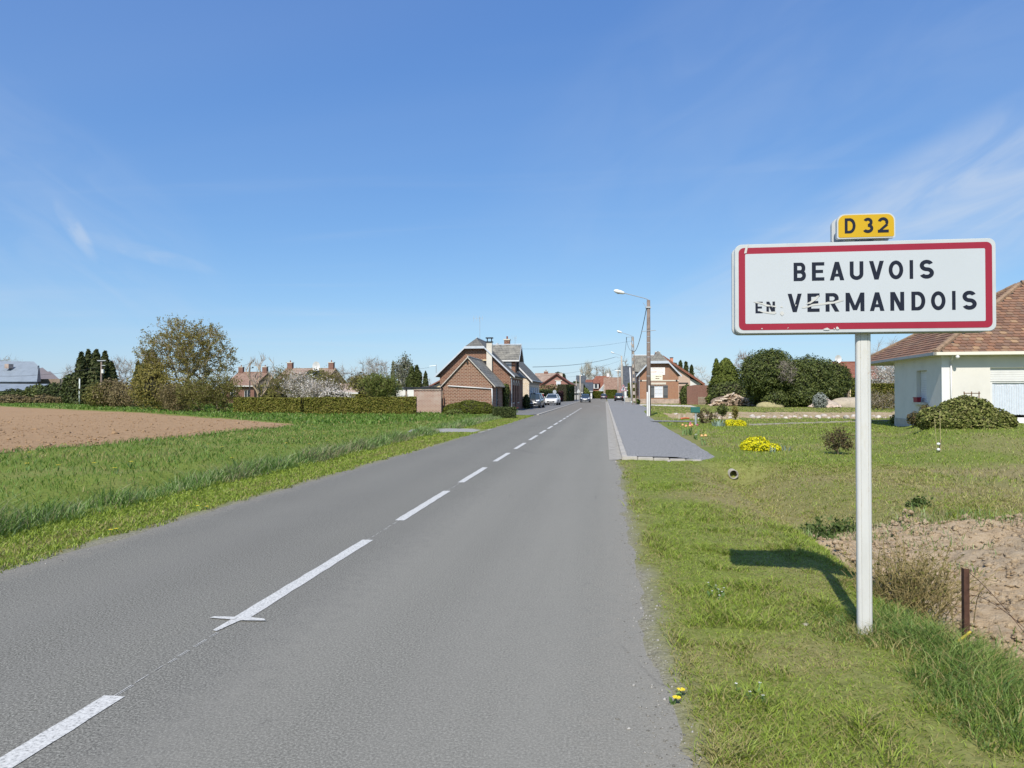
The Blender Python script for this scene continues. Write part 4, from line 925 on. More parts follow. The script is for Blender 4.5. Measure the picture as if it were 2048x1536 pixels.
# ---- pale brick house with red roof behind it
pb = thing('red_verge_house', 'pale brick house with long sloping red roof and tall orange chimney behind the sign house', 'house', (10, 124, 0))
xa = onY(1326,720,124).x; xb = onY(1380,720,124).x; xc_ = onY(1410,760,124).x; z_ = lambda p: zat(p, 123)
mb = MB(); mb.extrude([(xa,124,0),(xb,124,0),(xb,124,z_(755)),(xa,124,z_(713))], (0,10,0)); mb.build('wall', brick('salmon_brick', [(.50,.33,.24),(.46,.29,.21),(.54,.40,.31)], (.58,.48,.40), grime=.05), pb)
mb = MB(); mb.slab([(xa,123.5,z_(713)+.1),(xc_,123.5,z_(769)+.1),(xc_,134.5,z_(769)+.1),(xa,134.5,z_(713)+.1)], (.6,0,.8), .35); mb.build('roof_slope', TILE_R, pb)
mb = MB(); mb.extrude([(xb+.01,124.2,z_(775)),(xc_-1,124.2,z_(775)),(xc_-.6,124.2,z_(767.5)),(xb+.01,124.2,z_(757))], (0,8,0)); mb.build('white_gable', WHITE, pb)
mb = MB(); mb.box(xb, xc_-.8, 124.3, 132, 0, z_(775)); mb.build('lean_to_wall', BR_WALL, pb)
chimney(pb, onY(1343,720,128).x, 128, z_(735), zat(715, 126), .5, .5, plain('orange_chimney', (.55,.24,.15), .8, .1, 5), 0, DARKW)
mb = MB(); mb.box(xb-2.6, xb-.3, 123.93, 124, z_(767.5), z_(765.5)); mb.build('tie_bar', DARKW, pb)
# ---- red brick garden wall, right
rw = thing('brick_garden_wall', 'weathered red brick garden wall behind the pallets, ivy at its end', 'wall', (18, 103, 0))
xa, xb = onY(1374,790,103).x, onY(1432,790,103).x; mb = MB()
mb.extrude([(xa,103,-.1),(xb,103,-.1),(xb,103,zat(775,102)),(onY(1420,775,103).x,103,zat(771,102)),(onY(1390,775,103).x,103,zat(770,102)),(xa,103,zat(773,102))], (0,.35,0)); mb.build('masonry', BR_WALL, rw)
mb = MB(); xw = onY(1359,790,106).x; mb.box(xw, xa+.5, 106, 106.3, 0, zat(772,105)); mb.build('return_wall', BR_WALL, rw)
mb = MB(); mb.box(xw, xa+.3, 105.7, 106, zat(786,105), zat(784,105)); mb.build('ledge', STONE, rw)

# ---- white bungalow on the right
HA = R(-4); C0 = gd(1884, 28.6); C0.z = .40; wb = thing('white_bungalow', 'white rendered bungalow with mottled brown tile hip roof behind the town sign', 'house', C0, HA)
LW, DP, EV = 13.0, 5.8, 2.85; RD = 10.8
def lb(mb, name, mt, parent=None, **k): return mb.build(name, mt, parent or wb, world=False, **k)
front = [(1.75, 5.4, .05, 2.23)]; side = [(DP-2.85, DP-1.65, .82, 2.2)]
mb = MB(); facade(mb, (0,0,0), (1,0,0), LW, EV, front, (0,-1,0), .22); facade(mb, (0,DP,0), (0,-1,0), DP, EV, side, (-1,0,0), .22)
facade(mb, (LW,0,0), (0,1,0), DP, EV, [], (1,0,0)); facade(mb, (LW,DP,0), (-1,0,0), LW, EV, [], (0,1,0)); lb(mb, 'wall', CREAM); mb = MB(); mb.box(-.015, LW+.015, -.015, DP+.015, -.6, .04); lb(mb, 'plinth', plain('grey_plinth', (.42,.40,.37), .9, .12, 3, bstr=.2))
OV = .34; ym = (RD-OV)/2; RZ = 6.28; e0 = EV-.02
mb = MB(); xr0 = ym; 
und = [(-OV,-OV,e0-.06),(LW+OV,-OV,e0-.06),(LW+OV,RD,e0-.06),(-OV,RD,e0-.06)]
mb.slab(und, (0,0,1), .05); lb(mb, 'soffit', plain('soffit_board', (.62, .59, .52), .8, .06, 3))
pF = [(-OV,-OV,e0),(LW+OV,-OV,e0),(LW-xr0,ym,RZ),(xr0,ym,RZ)]; pL = [(-OV,RD,e0),(-OV,-OV,e0),(xr0,ym,RZ)]
pB = [(LW+OV,RD,e0),(-OV,RD,e0),(xr0,ym,RZ),(LW-xr0,ym,RZ)]; pR = [(LW+OV,-OV,e0),(LW+OV,RD,e0),(LW-xr0,ym,RZ)]
mb = MB()
for p_ in (pF, pL, pB, pR): mb.poly(p_)
m, nd, l = _mat('mottled_roof_tile'); g = nd('ShaderNodeNewGeometry'); oi = nd('ShaderNodeObjectInfo')
ad_ = nd('ShaderNodeMath', operation='ADD'); l(g.outputs['Random Per Island'], ad_.inputs[0]); l(oi.outputs['Random'], ad_.inputs[1]); fr = nd('ShaderNodeMath', operation='FRACT'); l(ad_.outputs[0], fr.inputs[0])
c = ramp(nd, l, fr.outputs[0], [(0, (.155,.085,.055)), (.3, (.24,.12,.07)), (.6, (.29,.155,.09)), (.85, (.19,.115,.078)), (1, (.38,.24,.13))])
n1 = noise(nd, l, nd('ShaderNodeNewGeometry').outputs['Position'], 3.5, 4, .65); c = mixc(nd, l, maprange(nd, l, n1, .4, .75, 0, .5), c, (.16, .12, .095))
finish(m, nd, l, c, .85, n1, .3, .01); RT = m
rf = lb(mb, 'roof', BITUM)
# roof tiles: each overlaps the one below
tw, ex = .26, .255
def roof_tiles(poly, vis):
    P0, P1 = Vector(poly[0]), Vector(poly[1]); U = (P1-P0).normalized(); top = Vector(poly[2]); 
    n = U.cross(top-P1).normalized(); n = n if n.z > 0 else -n; S = n.cross(U).normalized(); S = S if S.z > 0 else -S
    Ht = (top-P0).dot(S); Wd = (P1-P0).length; res = []
    for r in range(int(Ht/ex)+1):
        s0 = r*ex; f = min(1, (s0+.12)/Ht); lft = (Vector(poly[-1])-P0).dot(U)*f; rgt = Wd-(Wd-(top-P0).dot(U))*f
        k0 = int(lft/tw)-1
        for k_ in range(k0, int(rgt/tw)+1):
            u = k_*tw+(tw/2 if r % 2 else 0)
            if u < lft-.08 or u+tw > rgt+.08: continue
            p = P0+U*(u+tw/2)+S*(s0-.05)
            if not vis(p): continue
            res.append((p, U, S, n))
    return res
tl = roof_tiles(pF, lambda p: p.x < 7.5)+roof_tiles(pL, lambda p: True)
tv = [(-tw/2+.006,0,.052),(tw/2-.006,0,.052),(tw/2-.006,ex*1.18,.018),(-tw/2+.006,ex*1.18,.018),(-tw/2+.006,0,.012),(tw/2-.006,0,.012),(0,-.03,.055),(0,-.03,.012)]
tf = [(0,6,1,2,3),(4,7,6,0),(7,5,1,6),(5,2,1),(4,0,3)]
def tile_m(t):
    p, U, S, n = t; return Matrix(((U.x,S.x,n.x,p.x),(U.y,S.y,n.y,p.y),(U.z,S.z,n.z,p.z),(0,0,0,1)))
def dist_cam(t): return (t[0]-Vector((2.0, -.5, 3.5))).length
tl.sort(key=dist_cam); tme = bpy.data.meshes.new('roof_tile'); tme.from_pydata(tv, [], tf); tme.materials.append(RT)
jr = random.Random(3)
for t in tl[:298]:
    o = bpy.data.objects.new('roof_tile', tme); COL.objects.link(o); o.parent = rf; o.matrix_local = tile_m(t) @ Matrix.Rotation(jr.uniform(-.02, .02), 4, 'Z')
mb = MB()
for t in tl[298:]:
    M_ = tile_m(t); mb.add([M_ @ Vector(v) for v in tv], tf)
me = bpy.data.meshes.new('roof_tiles'); me.from_pydata(mb.v, [], mb.f); tag(link('roof_tiles', me, RT, rf), kind='stuff')
HT = plain('hip_tile', (.27, .18, .115), .85, .25, 2.5)
for a_, b_ in (((-OV,-OV,e0),(xr0,ym,RZ)), ((-OV,RD,e0),(xr0,ym,RZ)), ((xr0,ym,RZ),(LW-xr0,ym,RZ))):
    a_, b_ = Vector(a_), Vector(b_); n_ = int((b_-a_).length/.38)
    if abs(a_.z-b_.z) < .01: n_ = 16
    for i in range(n_):
        s_ = (b_-a_).normalized(); p = a_+s_*(.38*i)+Vector((0,0,.02)); mb = MB(); mb.tube(p, p+s_*.42+Vector((0,0,.01)), .125, .105, 8); lb(mb, 'hip_tile', HT, rf)
# gutters, downpipe, lamp
mb = MB(); mb.box(-OV-.1, LW+OV, -OV-.12, -OV-.002, e0-.10, e0+.02); lb(mb, 'gutter', plain('cream_gutter', (.74,.70,.58), .5, .04, 3))
mb = MB(); mb.box(-OV-.12, -OV-.002, -OV-.12, RD, e0-.10, e0+.018); lb(mb, 'gutter', plain('grey_gutter', (.33,.33,.33), .5, .05, 3))
mb = MB(); mb.path([(.32,-.3,e0-.1),(.32,-.10,e0-.34),(.32,-.05,e0-.44),(.32,-.05,0)], .028, 8); lb(mb, 'downpipe', WHITE, smooth=True)
mb = MB(); mb.ball((.42,-.42,e0-.18), .075); lb(mb, 'outdoor_lamp', WHITE, smooth=True)
mb = MB(); mb.box(-.012, .28, -.012, 0, 0, EV-.1); lb(mb, 'corner_quoin', plain('quoin_white', (.70,.69,.68), .85, .03, 2))
# patio window with roller shutter box and curtains
O_, U_, N_ = (0,0,0), (1,0,0), (0,-1,0); a, b, c_, d_ = front[0]
mb = MB(); obox(mb, O_, U_, N_, a, b, c_, c_+.2, -.2, -.13); 
for u in (a, (a+b)/2-.06, b-.1): obox(mb, O_, U_, N_, u, u+.12, c_+.3, d_-.55, -.2, -.12)
obox(mb, O_, U_, N_, a+.12, b-.1, d_-.61, d_-.55, -.2, -.13); pw = lb(mb, 'patio_window', WHITE)
mb = MB(); obox(mb, O_, U_, N_, a, b, c_+.3, d_-.55, -.20, -.185); lb(mb, 'pane', CURT, pw)
z = d_-.55; 
while z < d_-.001:
    mb = MB(); obox(mb, O_, U_, N_, a+.005, b-.005, z+.004, min(d_, z+.09), -.15, -.10); lb(mb, 'shutter_slat', WHITE, pw); z += .092
mb = MB()
for i in range(40):
    u = a+.14+(b-a-.3)*i/39; obox(mb, O_, U_, N_, u, u+(b-a-.3)/39*.7, c_+.32, d_-.63-.10*abs(math.sin(i*.55)), -.184, -.170+.006*math.sin(i*1.9))
lb(mb, 'curtain', plain('pale_curtain', (.55,.60,.66), .8, .08, 6), pw)
# side window with closed white shutter, sill and flower pot
for yy in (RD-.3,):
    for xx in (.0, 4.0, 8.0):
        mb = MB(); mb.box(xx, xx+.16, yy-.16, yy, -.6, e0-.06); lb(mb, 'porch_post', CREAM)
O_, U_, N_ = (0,DP,0), (0,-1,0), (-1,0,0); a, b, c_, d_ = side[0]
mb = MB(); obox(mb, O_, U_, N_, a, b, c_, d_, -.22, -.20); sw = lb(mb, 'side_window', DARKW)
z = c_+.01
while z < d_:
    mb = MB(); obox(mb, O_, U_, N_, a+.02, b-.02, z, min(d_-.002, z+.074), -.19, -.165); lb(mb, 'shutter_slat', WHITE, sw); z += .078
mb = MB(); obox(mb, O_, U_, N_, a-.12, b+.12, c_-.1, c_-.003, -.15, .14); lb(mb, 'sill', STONE, sw)
fp = thing('flower_box', 'small dark red flower box on the window sill of the white bungalow', 'flower box', (wb.matrix_basis @ Vector((-.07, DP-a-.28, c_))))
mb = MB(); mb.extrude([(-.08,-.2,0),(.08,-.2,0),(.08,.2,0),(-.08,.2,0)], (0,0,.2)); mb.build('trough', plain('dark_red_plastic', (.28,.02,.035), .5, .05, 3), fp, world=False, bevel=.01)
mb = MB(); mb.box(-.095, .095, -.215, .215, .18, .22); mb.build('rim', MATS['dark_red_plastic'], fp, world=False)

# ---- houses seen over the hedge (left)
simple_house('manor_house', 'large house with faded tile roof and two chimneys behind the blossom trees', 545, 648, 105, 768, 739, 10, BR_PINK, TILE_P, 'x', 5, chim=2)
mh2 = bpy.data.objects['manor_house']
q_ = onY(622, 763, mh2.location.y-.6); mb = MB(); mb.box(q_.x-.9, q_.x+.9, q_.y, q_.y+3, q_.z-1.4, q_.z+.5); mb.poly([(q_.x-1.1,q_.y-.01,q_.z+.5),(q_.x+1.1,q_.y-.01,q_.z+.5),(q_.x,q_.y-.01,q_.z+1.5)]); d_ = mb.build('dormer', WHITE, mh2)
for s in (-1, 1):
    mb = MB(); mb.slab([(q_.x+s*1.3,q_.y-.3,q_.z+.35),(q_.x,q_.y-.3,q_.z+1.65),(q_.x,q_.y+3,q_.z+1.65),(q_.x+s*1.3,q_.y+3,q_.z+.35)], (s*.7,0,.7), .1); mb.build('dormer_roof', SLATE_D, d_)
mb = MB(); mb.box(q_.x-.5, q_.x+.5, q_.y-.05, q_.y-.01, q_.z-.9, q_.z+.3); mb.build('dormer_window', GLASS, d_)
def dish(root, x, y, z, r):
    mb = MB(); vs = [(x, y+.1, z)]
    for k_ in range(14):
        t = 2*math.pi*k_/14; vs.append((x+r*.8*math.cos(t), y-.12, z+r*math.sin(t)))
    mb.add(vs, [(0, i+1, (i+1) % 14+1) for i in range(14)]); mb.tube((x,y+.05,z), (x,y+.3,z-r*1.6), .04, .04, 6); mb.build('satellite_dish', WHITE, root)
q_ = at(633, 733, 106); dish(mh2, q_.x, q_.y, q_.z, .75)
simple_house('red_farmhouse', 'red tiled farmhouse half hidden behind the bushes on the left', 452, 512, 120, 770, 746, 9, BR_WALL, TILE_B, 'x', 2, chim=2)
simple_house('rusty_shed', 'low shed with rusty metal roof behind the hedge', 668, 716, 85, 786, 771, 4, WOOD, RUSTR, 'x', 0)
simple_house('wooden_hut', 'narrow grey wooden hut beside the birch tree', 793, 806, 95, 771, 756, 4, WOOD, RUSTR, 'y')
# ---- grey sheet-metal barn far left
bn = thing('metal_barn', 'big barn with pale grey sheet roof at the far left edge', 'barn', (-96, 118, 0))
D_ = 140
def bp(px, py, dd=0): return at(px, py, D_+dd)
mb = MB(); A_, B_, C_, E_ = bp(-140, 764), bp(74, 763), bp(67.5, 723, 7), bp(-140, 721, 7)
mb.slab([A_, B_, bp(77,732,5), C_, E_], (0,-.6,.8), .2); mb.build('upper_roof', TINR, bn)
mb = MB(); mb.slab([bp(-140,783,-6), bp(60,781,-6), bp(112,768,0), bp(-140,766,0)], (0,-.5,.8), .15); mb.build('lower_roof', TINR, bn)
mb = MB(); mb.slab([bp(75,764), bp(82,762.5), bp(78.5,731,6), bp(77,732,5)], (1,0,0), .2); mb.build('end_gable', DARKW, bn)
a_, b_ = gd(-140, D_), gd(74, D_); mb = MB(); mb.box(a_.x, b_.x-.3, min(a_.y,b_.y)+9, max(a_.y,b_.y)+12, 0, 4.6); mb.build('wall', WOOD, bn)
a_, b_ = gd(-140, D_-5), gd(57, D_-5); mb = MB(); mb.slab([a_+Z3*2.0, b_+Z3*2.0, b_, a_], (0,-1,0), .2); mb.build('front_wall', DARKW, bn)
p_ = bp(18, 733, 3.8); mb = MB(); mb.box(p_.x-.45, p_.x+.45, p_.y-.6, p_.y+.6, p_.z-.4, p_.z+.5); mb.build('rooflight', RUSTR, bn)
g2 = thing('hipped_barn', 'brown hipped barn roof just right of the big grey barn', 'barn', gd(95, 155))
D_ = 155; mb = MB(); mb.slab([bp(72,764), bp(125,764), bp(101,743,4), bp(95,743,4), bp(85,735,6), bp(72,738,6)], (0,-.5,.8), .2); mb.build('roof_slope', plain('brown_sheet', (.16,.14,.145), .6, .1, 1), g2)
mb = MB(); mb.slab([bp(126,765), bp(122,765,8), bp(100,742,7), bp(101,742,4)], (1,0,.5), .2); mb.build('hip_slope', TINR, g2)
a_, b_ = gd(74, 157), gd(123, 157); mb = MB(); mb.box(a_.x, b_.x, a_.y, a_.y+7, 0, 4.1); mb.build('wall', BR_OLD, g2)
# ---- tiled house behind the ivy
simple_house('orange_roof_house', 'orange tiled house with satellite dish between the ivy and the bungalow', 1688, 1760, 95, 757, 726, 8, OCHRE, TILE_R, 'x', 2)
q_ = at(1676, 718, 97); dish(bpy.data.objects['orange_roof_house'], q_.x, q_.y, q_.z, .55)
# ================================================================== VEGETATION
BARK = plain('bark', (.17, .135, .10), .95, .3, 8, bstr=.5)
BARK_G = plain('grey_bark', (.30, .265, .22), .95, .25, 8, bstr=.5)
BARK_P = plain('pale_bark', (.52, .49, .44), .9, .3, 6, bstr=.3)
TWIG = plain('olive_twigs', (.25, .20, .085), .9, .25, 3)
TWIG_P = plain('pale_twigs', (.36, .31, .26), .9, .2, 2)
TWIG_O = plain('ochre_twigs', (.34, .245, .10), .9, .25, 1.2)
def tubes(P0, P1, R0, R1, n=4):
    P0, P1, R0, R1 = map(np.asarray, (P0, P1, R0, R1)); d = P1-P0; ln = np.linalg.norm(d, axis=1, keepdims=True)+1e-9; d = d/ln
    ref = np.where(np.abs(d[:, 2:3]) > .9, np.array([[1., 0, 0]]), np.array([[0, 0, 1.]])); a = np.cross(d, ref); a /= np.linalg.norm(a, axis=1, keepdims=True)+1e-9; b = np.cross(d, a)
    V = []
    for P, Rr in ((P0, R0), (P1, R1)):
        for i in range(n):
            t = 2*np.pi*i/n; V.append(P+(a*np.cos(t)+b*np.sin(t))*Rr[:, None])
    V = np.stack(V, 1); T = []
    for i in range(n):
        j = (i+1) % n; T += [(i, j, j+n), (i, j+n, i+n)]
    T = (np.array(T)[None]+(np.arange(len(P0))*2*n)[:, None, None]).reshape(-1, 3)
    return V.reshape(-1, 3), T
def cards(P, size, seed=0, stretch=1.6, up=0., nrm=None, spread=1.):
    """small rhombic leaves scattered at P with random attitude"""
    q = np.random.RandomState(seed); n = len(P)
    if nrm is None: N_ = q.normal(0, 1, (n, 3))
    else: N_ = nrm+q.normal(0, spread, (n, 3))
    N_[:, 2] += up; N_ /= np.linalg.norm(N_, axis=1, keepdims=True)+1e-9
    a = np.cross(N_, q.normal(0, 1, (n, 3))); a /= np.linalg.norm(a, axis=1, keepdims=True)+1e-9; b = np.cross(N_, a)
    s = (np.asarray(size)*q.uniform(.6, 1.35, n))[:, None]
    V = np.stack([P-a*s*stretch*.5, P-b*s*.5+N_*s*.12, P+a*s*stretch*.5, P+b*s*.5+N_*s*.12], 1).reshape(-1, 3)
    T = (np.array([(0,1,2),(0,2,3)])[None]+(np.arange(n)*4)[:, None, None]).reshape(-1, 3)
    return V, T
def skeleton(base, c, r, n, fork, seed, w=.3, shell=.6, flat=0., lean=(0,0), zmin=-1.0):
    """nodes of a branching tree that fills the ellipsoid (c, r); returns P, parent, weight"""
    q = np.random.RandomState(seed); A = []
    while len(A) < n:
        v = q.normal(0, 1, 3); v /= np.linalg.norm(v); rad = shell+(1-shell)*q.rand() if q.rand() < .7 else q.rand()**.5
        rad *= .86+.28*vn(np.array([v[0]*2.2+seed]), np.array([v[1]*2.2+v[2]*3.1]), seed)[0]
        if v[2] < zmin: continue
        A.append([c[0]+v[0]*r[0]*rad, c[1]+v[1]*r[1]*rad, c[2]+v[2]*r[2]*rad])
    A = np.array(A); top = np.array([base[0]+lean[0], base[1]+lean[1], fork]); b0 = np.array(base, float)
    nodes = [b0]; par = [-1]; pl = [0.]
    k = 4
    for i in range(1, k+1):
        p = b0+(top-b0)*i/k; p[:2] += q.normal(0, .03*(fork-b0[2]), 2)*(i < k); nodes.append(p); par.append(i-1); pl.append(pl[-1]+np.linalg.norm(p-nodes[-2]))
    A = A[np.argsort(np.linalg.norm(A-top, axis=1))]
    tr = k
    for p in A:
        M_ = np.array(nodes[tr:]); d = np.linalg.norm(M_-p, axis=1); cost = d+w*np.array(pl[tr:])
        # branches prefer to keep rising or running outwards
        cost = cost+.5*np.maximum(0, M_[:, 2]-p[2])*(1-flat)
        j = int(np.argmin(cost))+tr; dd = np.linalg.norm(nodes[j]-p)
        segs = max(1, int(dd/(.16*max(r))))
        prev = j; s = nodes[j]
        for t in range(1, segs+1):
            f = t/segs; x = s+(p-s)*f; 
            if t < segs: x = x+q.normal(0, .07*dd/segs+.02, 3); x[2] += .12*dd*f*(1-f)
            nodes.append(x); par.append(prev); pl.append(pl[prev]+np.linalg.norm(x-nodes[prev])); prev = len(nodes)-1
    P = np.array(nodes); par = np.array(par); wt = np.ones(len(P))*.2
    ch = np.zeros(len(P), int)
    for i in range(len(P)-1, 0, -1): wt[par[i]] += wt[i]; ch[par[i]] += 1
    return P, par, wt, ch == 0
def tree_limbs(P, par, wt, r_trunk, rmin=.012, ex=.55):
    rr = np.maximum(rmin, r_trunk*(wt/wt[0])**ex); i = np.arange(1, len(P)); return P[par[i]], P[i], rr[par[i]]*.98, rr[i]
def twigs(P, par, n_per, L_, r, seed, up=.25, spread=.8, sub=0):
    q = np.random.RandomState(seed); i = np.arange(6, len(P)); i = np.repeat(i, n_per); m_ = len(i)
    t = q.rand(m_)[:, None]; S = P[par[i]]*(1-t)+P[i]*t; d = P[i]-P[par[i]]; d /= np.linalg.norm(d, axis=1, keepdims=True)+1e-9
    D = d+q.normal(0, spread, (m_, 3)); D[:, 2] += up; D /= np.linalg.norm(D, axis=1, keepdims=True)+1e-9
    ln = L_*q.uniform(.4, 1.3, m_)[:, None]; M1 = S+D*ln*.5+q.normal(0, .05, (m_, 3))*ln; E = M1+(D+q.normal(0, .25, (m_, 3)))*ln*.5
    P0 = np.concatenate([S, M1]); P1 = np.concatenate([M1, E]); R0 = np.concatenate([np.full(m_, r), np.full(m_, r*.7)]); R1 = np.concatenate([np.full(m_, r*.7), np.full(m_, r*.3)])
    return P0, P1, R0, R1, E, M1
def merge(parts):
    Vs, Ts, o = [], [], 0
    for V_, T_ in parts: Vs.append(V_); Ts.append(T_+o); o += len(V_)
    return np.concatenate(Vs), np.concatenate(Ts)
def broadleaf(name, label, base, c, r, n=160, fork=None, rt=.18, seed=1, bark=BARK, twig=TWIG, leafm=None, nl=0, ls=.1, tw=4, tl=.7, trad=.012, w=.3, shell=.6, flat=0., zmin=-1., cat='tree', group=None, spread=.8, lsp=.25, wtree=1, rmin=.012, tup=.25):
    base = Vector(base); t = thing(name, label, cat, base, group=group)
    fork = c[2]-r[2]*.75 if fork is None else fork
    P, par, wt, tips = skeleton(base, c, r, n, fork, seed, w, shell, flat, zmin=zmin)
    V_, T_ = tubes(*tree_limbs(P, par, wt, rt, rmin), 5); tri_mesh('trunk', V_, T_, bark, t, smooth=True)
    tw_ = twigs(P, par, tw, tl, trad, seed+3, spread=spread, up=tup)
    V_, T_ = tubes(*tw_[:4], 3)
    if nl == 0: tri_mesh('crown', V_, T_, twig, t)
    else:
        E = np.concatenate([tw_[4], tw_[5]]); q = np.random.RandomState(seed+9)
        Lp = E[q.randint(0, len(E), nl)]+q.normal(0, lsp, (nl, 3))*tl
        cr = tri_mesh('crown', *cards(Lp, np.full(nl, ls), seed+5), leafm, t)
        tri_mesh('twigs', V_, T_, twig, t)
    return t
def lump(lobes, n, seed, rough=.12, fs=1.4, floor=0.02):
    """points on the outside of a union of ellipsoids, with outward normals"""
    q = np.random.RandomState(seed); L_ = np.array(lobes, float); ar = L_[:, 3]*L_[:, 4]+L_[:, 4]*L_[:, 5]+L_[:, 3]*L_[:, 5]; pick = q.choice(len(L_), n*2, p=ar/ar.sum())
    v = q.normal(0, 1, (n*2, 3)); v /= np.linalg.norm(v, axis=1, keepdims=True); C = L_[pick, :3]; Rr = L_[pick, 3:6]
    nz = 1+rough*2*(fbm(v[:, 0]*fs*2+pick*7.1, v[:, 1]*fs*2+v[:, 2]*fs*2.7, seed, 3)-.5)
    P = C+v*Rr*nz[:, None]; N_ = v/Rr; N_ /= np.linalg.norm(N_, axis=1, keepdims=True); keep = P[:, 2] > floor
    for k in range(len(L_)):
        d = ((P-L_[k, :3])/L_[k, 3:6]); keep &= ~((np.linalg.norm(d, axis=1) < .88)&(pick != k))
    return P[keep], N_[keep]
def lobe_mesh(lobes, seed, sc=.9, rough=.12, nu=18, nv=11, fs=1.4):
    parts_ = []
    for k, L_ in enumerate(lobes):
        th = np.linspace(0, 2*np.pi, nu, endpoint=False); ph = np.linspace(-np.pi/2, np.pi/2, nv); A_, B_ = np.meshgrid(th, ph)
        v = np.stack([np.cos(B_)*np.cos(A_), np.cos(B_)*np.sin(A_), np.sin(B_)], -1).reshape(-1, 3)
        nz = 1+rough*2*(fbm(v[:, 0]*fs*2+k*7.1, v[:, 1]*fs*2+v[:, 2]*fs*2.7, seed, 3)-.5)
        P = np.array(L_[:3])+v*np.array(L_[3:6])*sc*nz[:, None]; P[:, 2] = np.maximum(P[:, 2], -.05); T = []
        for j in range(nv-1):
            for i in range(nu): 
                a, b = j*nu+i, j*nu+(i+1) % nu; T += [(a, b, b+nu), (a, b+nu, a+nu)]
        parts_.append((P, np.array(T)))
    return merge(parts_)
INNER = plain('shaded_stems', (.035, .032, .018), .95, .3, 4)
def bush(name, label, lobes, leafm, n, ls, seed=1, cat='bush', group=None, rough=.15, core=.86, depth=.12, stretch=1.6, spread=.7, up=.3, inner=None, fs=1.4, extra=None):
    Ls = np.array(lobes, float); base = (float(Ls[:, 0].mean()), float(Ls[:, 1].mean()), 0)
    t = thing(name, label, cat, base, group=group); P, N_ = lump(lobes, n, seed, rough, fs)
    q = np.random.RandomState(seed+1); P = P-N_*(q.rand(len(P))**1.5*depth*2-depth*.35)[:, None]; P[:, 2] = np.maximum(P[:, 2], .03)
    tri_mesh('foliage', *cards(P, np.full(len(P), ls), seed+2, stretch, up, N_, spread), leafm, t)
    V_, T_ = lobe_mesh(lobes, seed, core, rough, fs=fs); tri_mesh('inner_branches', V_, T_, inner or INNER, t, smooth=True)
    return t
# leaf colours
LF_HEDGE = leaf('hedge_leaves', [(.07,.078,.015), (.135,.145,.024), (.20,.20,.035), (.25,.225,.048), (.10,.075,.022)], .2)
LF_DARK = leaf('dark_leaves', [(.022,.035,.012), (.042,.06,.018), (.068,.088,.025), (.10,.12,.036)], .15)
LF_IVY = leaf('ivy_leaves', [(.035,.050,.016), (.070,.092,.024), (.11,.135,.034), (.16,.18,.05)], .15, .5)
LF_BOX = leaf('clipped_shrub_leaves', [(.06,.075,.010), (.10,.125,.014), (.135,.155,.02), (.09,.085,.015)], .2)
LF_GOLD = leaf('golden_spring_leaves', [(.17,.145,.035), (.23,.195,.05), (.21,.19,.045), (.30,.255,.075)], .3)
LF_OLIVE = leaf('olive_spring_leaves', [(.12,.11,.03), (.16,.16,.04), (.21,.20,.055), (.14,.12,.035)], .3)
LF_GREEN = leaf('fresh_green_leaves', [(.10,.13,.03), (.15,.19,.045), (.20,.24,.06), (.12,.12,.03)], .3)
LF_BROWN = leaf('brown_bush_leaves', [(.15,.11,.055), (.21,.16,.08), (.18,.15,.06), (.26,.21,.12)], .25)
LF_BLOS = leaf('white_blossom', [(.62,.58,.52), (.72,.68,.63), (.55,.47,.40), (.70,.66,.62), (.30,.26,.12)], .3)
LF_CON = leaf('conifer_needles', [(.028,.040,.014), (.052,.068,.022), (.08,.095,.03), (.075,.07,.028)], .1)
LF_CYP = leaf('cypress_sprays', [(.030,.045,.012), (.055,.075,.018), (.09,.11,.028), (.07,.07,.02)], .1)
LF_BIRCH = leaf('birch_leaves', [(.12,.13,.07), (.18,.19,.11), (.24,.24,.16), (.09,.09,.05)], .3)
LF_YEL = leaf('yellow_flowers', [(.75,.66,.01), (.85,.78,.02), (.66,.60,.02), (.42,.46,.03)], .25)
LF_ESC = leaf('variegated_leaves', [(.06,.075,.018), (.13,.155,.032), (.21,.23,.055), (.34,.33,.12), (.09,.085,.025)], .25)
LF_RED = leaf('reddish_leaves', [(.10,.06,.035), (.14,.10,.045), (.09,.09,.03), (.16,.13,.05)], .25)
LF_GREY = leaf('grey_leaves', [(.26,.28,.25), (.36,.38,.34), (.20,.22,.18)], .25)
